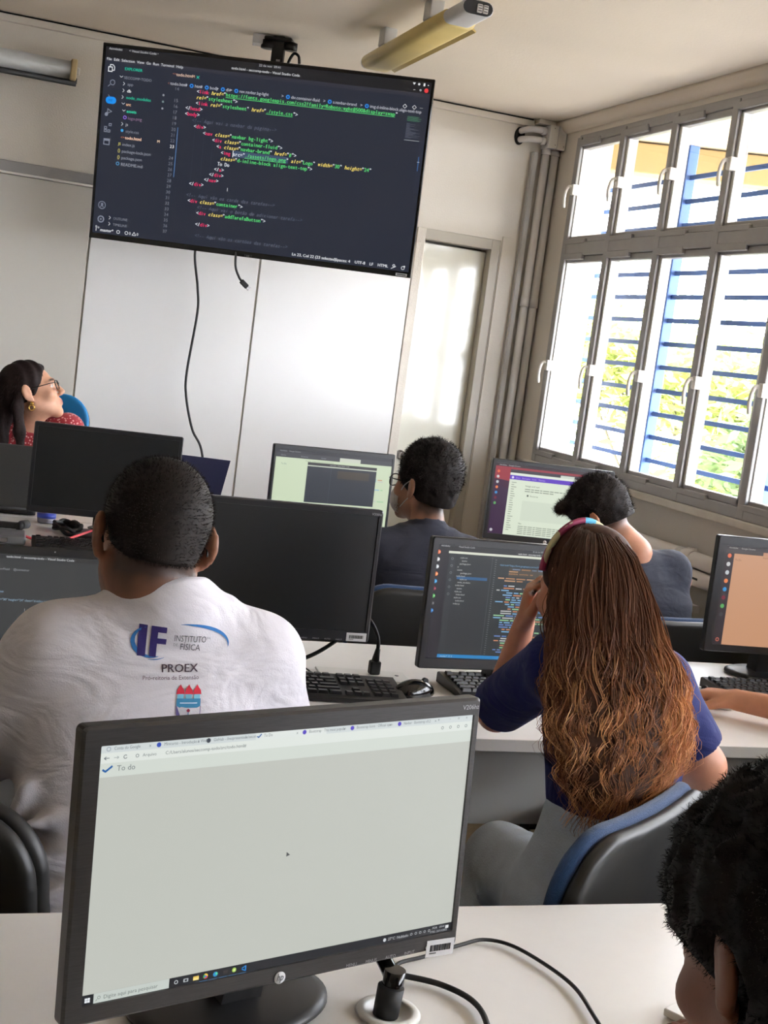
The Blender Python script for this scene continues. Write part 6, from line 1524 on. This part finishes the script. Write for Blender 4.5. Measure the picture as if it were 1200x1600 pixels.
def face_mask(fr, par, loc, m_):
    S = Sdf(fr.p((0, 0.06, -0.05))-0.11, fr.p((0, 0.06, -0.05))+0.11, 0.004)
    S.ell(fr.p((0, 0.055, -0.058)), (0.062, 0.058, 0.056), fr.R, 0); S.ell(fr.p((0, 0.045, -0.058)), (0.060, 0.062, 0.056), fr.R, 0, 'sub')
    S.cut(fr.p((0, 0.035, 0)), fr.R @ np.array((0, -1, 0))); o = S.build('face_mask', m_, par, loc, 1)
    b_ = MB(); L = lambda q: Vector(fr.p(q))-Vector(loc)
    for sx in (-1, 1):
        b_.tube(smooth_path([L((sx*0.060, 0.045, -0.025)), L((sx*0.078, 0.02, 0.0)), L((sx*0.086, -0.01, 0.02)), L((sx*0.088, -0.022, 0.0)), L((sx*0.082, -0.015, -0.022))], 4), 0.0016, m_, 6)
        b_.tube(smooth_path([L((sx*0.060, 0.040, -0.075)), L((sx*0.072, 0.015, -0.05)), L((sx*0.082, -0.015, -0.022))], 4), 0.0016, m_, 6)
    b_.build('ear_loop', o)
face_mask(fr3, p3, P3, mat('mask_grey', (188, 184, 180), 0.8, bump=0.1, bscale=200))
S = Sdf((1.10, 3.50, 0.46), (1.80, 4.0, 1.08), 0.0075)
S.loft([(0.50, 1.455, 3.70, 0.165, 0.125, 0), (0.72, 1.455, 3.70, 0.165, 0.115, 0), (0.86, 1.455, 3.71, 0.175, 0.105, 0), (0.93, 1.455, 3.72, 0.150, 0.085, 0), (0.975, 1.455, 3.73, 0.085, 0.062, 0)], k=0.03)
for a, b_ in ((1.31, 1.245), (1.60, 1.66)): S.cone((1.455, 3.72, 0.945), (a, 3.72, 0.895), 0.040, 0.052, 0.04); S.cone((a, 3.72, 0.895), (b_, 3.79, 0.77), 0.060, 0.060, 0.03, flat_b=True)
S.cone((1.455, 3.72, 0.95), (1.455, 3.735, 0.992), 0.062, 0.056, 0.02, flat_b=True)
S.build('shirt', tshirt_mat('dark_grey_cotton', (40, 42, 56)), p3, P3, 2)
S = Sdf((1.20, 3.50, 0.02), (1.74, 4.32, 0.66), 0.012); legs(S, (1.38, 3.70, 0.52), (1.53, 3.70, 0.52), (1.36, 4.10, 0.50), (1.58, 4.10, 0.50), (1.36, 4.14, 0.08), (1.58, 4.14, 0.08)); S.build('trousers', M['black_pl'], p3, P3, 1); shoes(p3, P3, [(1.36, 4.14, 0.09), (1.58, 4.14, 0.09)], 0)

# ---------------------------------------------------------------- 4: student bent over by the window
P4 = (2.12, 3.55, 0.0)
p4 = person(P4, 'person in a dark t-shirt bent over the desk near the window, short dark hair')
fr4 = Frame((1.972, 3.60, 1.070), rotm(rad(42), rad(-38), rad(-10)), 0.98)
S = Sdf((1.74, 3.28, 0.40), (2.42, 4.22, 1.26), 0.0075)
add_head(S, fr4, k=0.01, neck_to=(2.075, 3.535, 0.975), neck_r=0.054)
S.loft([(0.46, 2.14, 3.52, 0.15, 0.11, 0.2), (0.75, 2.13, 3.52, 0.15, 0.10, 0.2), (0.88, 2.12, 3.53, 0.15, 0.085, 0.2), (0.95, 2.10, 3.54, 0.11, 0.05, 0.2)], k=0.03)
arm(S, (1.97, 3.55, 0.88), (1.90, 3.70, 0.74), (1.97, 4.02, 0.775)); arm(S, (2.255, 3.55, 0.90), (2.30, 3.72, 0.74), (2.18, 4.02, 0.775))
hand(S, (1.97, 4.03, 0.77), (0.1, 1, -0.1), (0, 0, -1), 1, 0.4); hand(S, (2.18, 4.03, 0.77), (-0.1, 1, -0.1), (0, 0, -1), -1, 0.4)
S.build('body', M['skin'], p4, P4, 1, color=skin_color(fr4, (188, 132, 104), stubble=0.3, fade=((40, 32, 29), -0.09)))
S = Sdf((1.78, 3.42, 0.92), (2.14, 3.82, 1.27), 0.0045)
hair_cap(S, fr4, 0.011, low=-0.035, noise=lambda P: 0.003*vnoise(P, 80), top=0.010)
S.ell(fr4.p((0, 0.085, 0.085)), (0.055, 0.028, 0.022), fr4.R, 0.02)
V_, Q_ = S.verts_faces(); fz = fuzz(V_, Q_, 6000, 0.012, 0.0005, (0, 0, 0.3, 0.2), 3, 0.5, keep=lambda v: fr4.inv(v)[:, 2] > -0.03)
S.build('hair', M['hair'], p4, P4, 1, color=lambda V: np.tile(np.array(lin((36, 30, 28))), (len(V), 1)), extra=fz)
S = Sdf((1.80, 3.34, 0.46), (2.42, 3.82, 1.06), 0.0075)
S.loft([(0.50, 2.15, 3.52, 0.155, 0.125, 0.2), (0.72, 2.145, 3.52, 0.155, 0.115, 0.2), (0.84, 2.135, 3.525, 0.165, 0.105, 0.2), (0.91, 2.12, 3.53, 0.135, 0.085, 0.2), (0.955, 2.10, 3.54, 0.085, 0.062, 0.2)], k=0.03)
S.cone((2.10, 3.54, 0.945), (1.98, 3.55, 0.890), 0.040, 0.050, 0.04); S.cone((2.13, 3.54, 0.945), (2.215, 3.54, 0.930), 0.046, 0.058, 0.04)
S.cone((1.98, 3.55, 0.885), (1.925, 3.65, 0.79), 0.060, 0.058, 0.03, flat_b=True); S.cone((2.215, 3.54, 0.925), (2.265, 3.64, 0.79), 0.066, 0.060, 0.03, flat_b=True)
S.build('shirt', tshirt_mat('charcoal_cotton', (50, 54, 68)), p4, P4, 2)
S = Sdf((1.86, 3.34, 0.02), (2.42, 4.16, 0.66), 0.012); legs(S, (2.07, 3.52, 0.52), (2.22, 3.52, 0.52), (2.03, 3.92, 0.50), (2.25, 3.92, 0.50), (2.03, 3.98, 0.08), (2.25, 3.98, 0.08)); S.build('trousers', M['black_pl'], p4, P4, 1); shoes(p4, P4, [(2.03, 3.98, 0.09), (2.25, 3.98, 0.09)], 0)

# ---------------------------------------------------------------- 5: woman in red blouse looking up
P5 = (0.33, 5.24, 0.0)
p5 = person(P5, 'person with long dark hair, glasses and red patterned blouse looking up at the television')
fr5 = Frame((0.338, 5.20, 1.160), rotm(rad(-98), rad(24), rad(-4)), 1.0)
S = Sdf((0.02, 4.92, 0.44), (0.74, 5.50, 1.34), 0.0048)
add_head(S, fr5, k=0.006, nose=1.05, neck_to=(0.335, 5.235, 0.995), neck_r=0.046, jaw=0.96)
S.loft([(0.50, 0.31, 5.24, 0.15, 0.11, -0.2), (0.85, 0.32, 5.24, 0.15, 0.09, -0.2), (0.98, 0.33, 5.24, 0.14, 0.06, -0.2), (1.02, 0.335, 5.24, 0.09, 0.05, -0.2)], k=0.03)
arm(S, (0.16, 5.22, 0.96), (0.10, 5.12, 0.76), (0.22, 5.05, 0.79), (0.042, 0.034, 0.022)); arm(S, (0.49, 5.24, 1.01), (0.56, 5.12, 0.78), (0.42, 5.04, 0.79), (0.042, 0.034, 0.022))
S.build('body', M['skin'], p5, P5, 1, color=skin_color(fr5, (206, 156, 128), lip=(168, 84, 80)))
def blouse_mat():
    m_ = mat('red_patterned_blouse', (170, 50, 60), 0.8, sheen=0.2); nt = m_.node_tree; b_ = nt.nodes['Principled BSDF']
    tc = nt.nodes.new('ShaderNodeTexCoord'); v = nt.nodes.new('ShaderNodeTexVoronoi'); v.inputs['Scale'].default_value = 95; v.feature = 'F1'; nt.links.new(tc.outputs['Object'], v.inputs['Vector'])
    r = nt.nodes.new('ShaderNodeValToRGB'); e = r.color_ramp.elements; e[0].position = 0.22; e[0].color = (*lin((232, 170, 168)), 1); e[1].position = 0.42; e[1].color = (*lin((158, 34, 48)), 1)
    nt.links.new(v.outputs['Distance'], r.inputs[0]); nt.links.new(r.outputs[0], b_.inputs['Base Color']); return m_
S = Sdf((0.02, 5.02, 0.50), (0.68, 5.46, 1.10), 0.007)
S.loft([(0.54, 0.31, 5.24, 0.165, 0.13, -0.2), (0.80, 0.315, 5.24, 0.165, 0.115, -0.2), (0.93, 0.325, 5.24, 0.175, 0.10, -0.2), (0.99, 0.33, 5.24, 0.14, 0.08, -0.2), (1.03, 0.335, 5.245, 0.07, 0.06, -0.2)], k=0.03)
S.cone((0.335, 5.24, 1.00), (0.17, 5.23, 0.965), 0.040, 0.050, 0.04); S.cone((0.335, 5.24, 1.02), (0.485, 5.235, 1.035), 0.042, 0.052, 0.04)
S.cone((0.17, 5.23, 0.96), (0.11, 5.13, 0.80), 0.062, 0.056, 0.03, flat_b=True); S.cone((0.490, 5.235, 1.025), (0.56, 5.14, 0.84), 0.062, 0.058, 0.03, flat_b=True)
folds(S, [((0.43, 5.15, 1.02), (0.45, 5.14, 0.92), 0.008), ((0.48, 5.16, 1.03), (0.51, 5.16, 0.94), 0.008), ((0.53, 5.20, 1.01), (0.56, 5.19, 0.93), 0.007)], 0.02)
S.ell((0.355, 5.19, 1.06), (0.055, 0.060, 0.055), None, 0.01, 'sub')
S.build('blouse', blouse_mat(), p5, P5, 2)
S = Sdf((0.10, 4.96, 0.86), (0.52, 5.44, 1.36), 0.0048); cn = lambda P: 0.0022*np.sin(170*(P[..., 0]*0.8+P[..., 1]*0.6)+6*P[..., 2])
S.ell(fr5.p((0, -0.020, 0.036)), np.array((0.083, 0.104, 0.094)), fr5.R, 0, noise=cn)
S.cut(fr5.p((0, 0.052, 0.03)), fr5.R @ np.array((0, 1.0, -0.42)))
S.chain([fr5.p((0.0, -0.085, 0.00)), (0.215, 5.225, 1.05), (0.225, 5.20, 0.95), (0.235, 5.19, 0.88)], [0.060, 0.058, 0.050, 0.035], k=0.03, noise=cn)
S.chain([fr5.p((0.074, -0.035, 0.015)), (0.285, 5.125, 1.10), (0.300, 5.115, 1.01), (0.310, 5.11, 0.92)], [0.016, 0.019, 0.020, 0.012], k=0.02, noise=cn)
for sx in (-1, 1): S.ell(fr5.p((sx*0.090, -0.005, -0.015)), (0.026, 0.024, 0.034), fr5.R, 0.006, 'sub')
V_, Q_ = S.verts_faces(); fz = fuzz(V_, Q_, 2500, 0.020, 0.0007, (-0.2, 0, -1, 0.85), 5, 0.12)
S.build('hair', M['hair'], p5, P5, 1, color=lambda V: np.tile(np.array(lin((38, 27, 26))), (len(V), 1)), extra=fz)
glasses(fr5, p5, P5)
m = MB(); q = Vector(fr5.p((0.086, -0.006, -0.044)))-Vector(P5)
m.lathe([(0, -0.007), (0.0055, -0.004), (0.007, 0), (0.0055, 0.004), (0, 0.007)], M['gold'], q, n=12); m.tube([q+Vector((0.010*math.cos(a), 0, -0.016+0.010*math.sin(a))) for a in [2*PI*i/16 for i in range(16)]], 0.003, M['gold'], 6, closed=True); m.build('earring', p5)
S = Sdf((0.10, 4.72, 0.02), (0.60, 5.50, 0.66), 0.012); legs(S, (0.24, 5.24, 0.52), (0.40, 5.24, 0.52), (0.22, 4.90, 0.50), (0.44, 4.90, 0.50), (0.22, 4.86, 0.08), (0.44, 4.86, 0.08)); S.build('trousers', M['navy_card'], p5, P5, 1); shoes(p5, P5, [(0.22, 4.86, 0.09), (0.44, 4.86, 0.09)], PI)

# ---------------------------------------------------------------- 6: forearm from the right edge
P6 = (2.30, 2.15, 0.0)
p6 = person(P6, 'person mostly outside the right edge whose bare forearm rests on the second desk')
fr6 = Frame((2.30, 2.22, 1.20), rotm(0, rad(-8), 0), 0.98)
S = Sdf((1.66, 1.85, 0.40), (2.72, 2.95, 1.38), 0.0070)
add_head(S, fr6, k=0.01, neck_to=(2.32, 2.17, 1.02), neck_r=0.05)
S.loft([(0.46, 2.32, 2.12, 0.15, 0.11, 0), (0.75, 2.32, 2.12, 0.15, 0.10, 0), (0.95, 2.32, 2.14, 0.16, 0.085, 0), (1.02, 2.32, 2.16, 0.12, 0.05, 0)], k=0.03)
S.cone((2.17, 2.16, 0.97), (2.14, 2.34, 0.785), 0.044, 0.040, 0.02); S.cone((2.14, 2.34, 0.785), (1.855, 2.585, 0.782), 0.042, 0.026, 0.02)
arm(S, (2.48, 2.16, 0.97), (2.54, 2.34, 0.785), (2.34, 2.62, 0.785))
hand(S, (1.855, 2.585, 0.785), (-0.62, 0.80, -0.10), (0, 0, -1), 1, 0.42, 1.0); hand(S, (2.34, 2.62, 0.785), (-0.2, 1, -0.15), (0, 0, -1), -1, 0.4)
S.build('body', M['skin'], p6, P6, 1, color=skin_color(fr6, (202, 142, 110)))
S = Sdf((2.04, 1.96, 0.50), (2.62, 2.34, 1.12), 0.008)
S.loft([(0.54, 2.32, 2.12, 0.165, 0.125, 0), (0.80, 2.32, 2.12, 0.165, 0.115, 0), (0.96, 2.32, 2.14, 0.17, 0.10, 0), (1.04, 2.32, 2.165, 0.08, 0.065, 0)], k=0.03)
for a, b_ in ((2.19, 2.15), (2.46, 2.52)): S.cone((2.32, 2.16, 1.0), (a, 2.16, 0.96), 0.040, 0.052, 0.04); S.cone((a, 2.16, 0.96), (b_, 2.22, 0.89), 0.060, 0.058, 0.03, flat_b=True)
S.build('shirt', tshirt_mat('grey_cotton', (120, 124, 130)), p6, P6, 1)
S = Sdf((2.16, 2.06, 1.06), (2.46, 2.42, 1.38), 0.006); hair_cap(S, fr6, 0.012, low=-0.07); S.build('hair', M['hair'], p6, P6, 1, color=lambda V: np.tile(np.array(lin((30, 25, 23))), (len(V), 1)))
S = Sdf((2.12, 1.96, 0.02), (2.56, 2.76, 0.66), 0.012); legs(S, (2.25, 2.12, 0.52), (2.40, 2.12, 0.52), (2.23, 2.50, 0.50), (2.43, 2.50, 0.50), (2.23, 2.56, 0.08), (2.43, 2.56, 0.08)); S.build('trousers', M['jeans'], p6, P6, 1); shoes(p6, P6, [(2.23, 2.56, 0.09), (2.43, 2.56, 0.09)], 0)

# ---------------------------------------------------------------- 7: dark curly head close to the camera
P7 = (0.80, 0.70, 0.0)
p7 = person(P7, 'person with a dark curly head very close at the lower right corner, seen from behind')
fr7 = Frame((0.690, 0.830, 1.045), rotm(rad(12), rad(-22), rad(6)), 1.0)
S = Sdf((0.44, 0.30, 0.40), (1.12, 1.40, 1.26), 0.0060)
add_head(S, fr7, k=0.01, neck_to=(0.745, 0.745, 0.900), neck_r=0.054)
S.loft([(0.46, 0.80, 0.60, 0.15, 0.11, 0), (0.70, 0.79, 0.62, 0.15, 0.10, 0), (0.85, 0.77, 0.67, 0.15, 0.08, 0), (0.90, 0.76, 0.70, 0.11, 0.05, 0)], k=0.03)
arm(S, (0.64, 0.70, 0.86), (0.60, 0.86, 0.79), (0.60, 1.12, 0.775), (0.045, 0.038, 0.024)); arm(S, (0.90, 0.70, 0.86), (0.98, 0.88, 0.79), (0.92, 1.12, 0.775), (0.045, 0.038, 0.024))
hand(S, (0.60, 1.12, 0.775), (0.9, 0.6, -0.08), (0, 0, -1), 1, 0.35); hand(S, (0.92, 1.13, 0.775), (-0.2, 1, -0.1), (0, 0, -1), -1, 0.4)
S.build('body', M['skin'], p7, P7, 1, color=skin_color(fr7, (128, 84, 66)))
S = Sdf((0.52, 0.62, 0.92), (0.90, 1.02, 1.28), 0.0050); cn = lambda P: 0.006*vnoise(P, 75)+0.004*vnoise(P, 160, 2)
hair_cap(S, fr7, 0.030, low=-0.075, noise=cn, top=0.014, nape=0.02)
for sx in (-1, 1): S.ell(fr7.p((sx*0.100, 0.0, -0.018)), (0.034, 0.036, 0.042), fr7.R, 0.008, 'sub'); S.ell(fr7.p((sx*0.095, 0.075, -0.035)), (0.050, 0.066, 0.062), fr7.R, 0.02, 'sub')
V_, Q_ = S.verts_faces(); fz = fuzz(V_, Q_, 30000, 0.006, 0.0003, (0, 0, 0.5, 0.1), 7, 0.9)
S.build('hair', M['hair'], p7, P7, 1, color=lambda V: np.tile(np.array(lin((16, 13, 12))), (len(V), 1)), extra=fz)
S = Sdf((0.46, 0.42, 0.46), (1.10, 0.96, 1.0), 0.008)
S.loft([(0.50, 0.80, 0.60, 0.165, 0.125, 0), (0.72, 0.79, 0.62, 0.165, 0.115, 0), (0.84, 0.78, 0.655, 0.17, 0.10, 0), (0.905, 0.765, 0.70, 0.085, 0.065, 0)], k=0.03)
for a, b_ in ((0.65, 0.605), (0.89, 0.95)): S.cone((0.77, 0.69, 0.875), (a, 0.70, 0.85), 0.040, 0.052, 0.04); S.cone((a, 0.70, 0.85), (b_, 0.82, 0.80), 0.058, 0.055, 0.03, flat_b=True)
S.build('shirt', tshirt_mat('black_cotton', (26, 26, 30)), p7, P7, 1)
S = Sdf((0.60, 0.44, 0.02), (1.02, 1.26, 0.66), 0.012); legs(S, (0.73, 0.60, 0.52), (0.87, 0.60, 0.52), (0.71, 0.98, 0.50), (0.89, 0.98, 0.50), (0.71, 1.04, 0.08), (0.89, 1.04, 0.08)); S.build('trousers', M['black_pl'], p7, P7, 1); shoes(p7, P7, [(0.71, 1.04, 0.09), (0.89, 1.04, 0.09)], 0)

# ================================================================== CHAIRS IN PLACE
ch = chair_proto((1.005, 1.930, 0), rad(37), 'black shelled office chair with blue upholstery edge behind the long haired student', M['blue_fab'], zb=0.635, wb=0.53, hb=0.38, tilt=0.10)
def chair_copy(loc, rz, label):
    c = copy_tree(ch); c.location = loc; c.rotation_euler = (0, 0, rz); c['label'] = label; return c
c1 = chair_copy((0.085, 2.015, 0), rad(-35), 'black office chair turned sideways under the student in the white shirt')
for o_ in c1.children:
    if o_.name.startswith('back_cushion'): o_.data = o_.data.copy(); o_.data.materials.clear(); o_.data.materials.append(M['shell'])
chair_copy((1.43, 3.72, 0), rad(2), 'office chair with blue top edge behind the masked student')
c4 = chair_copy((2.15, 3.52, 0), rad(8), 'office chair behind the student bent over by the window')
c6 = chair_copy((2.32, 2.12, 0), rad(0), 'office chair of the person outside the right edge')
c7 = chair_copy((0.80, 0.60, 0), rad(0), 'office chair of the curly haired person at the lower right')
t5 = chair_copy((0.27, 5.27, 0), PI-0.35, 'office chair with bright blue backrest behind the woman in the red blouse')
for o_ in t5.children:
    if o_.name.startswith(('back_', 'seat')) and 'bracket' not in o_.name and 'shell' not in o_.name:
        o_.data = o_.data.copy(); o_.data.materials.clear(); o_.data.materials.append(M['blue_chair'])
    if o_.name.startswith(('back_shell', 'back_cushion')): o_.location.z = 0.960
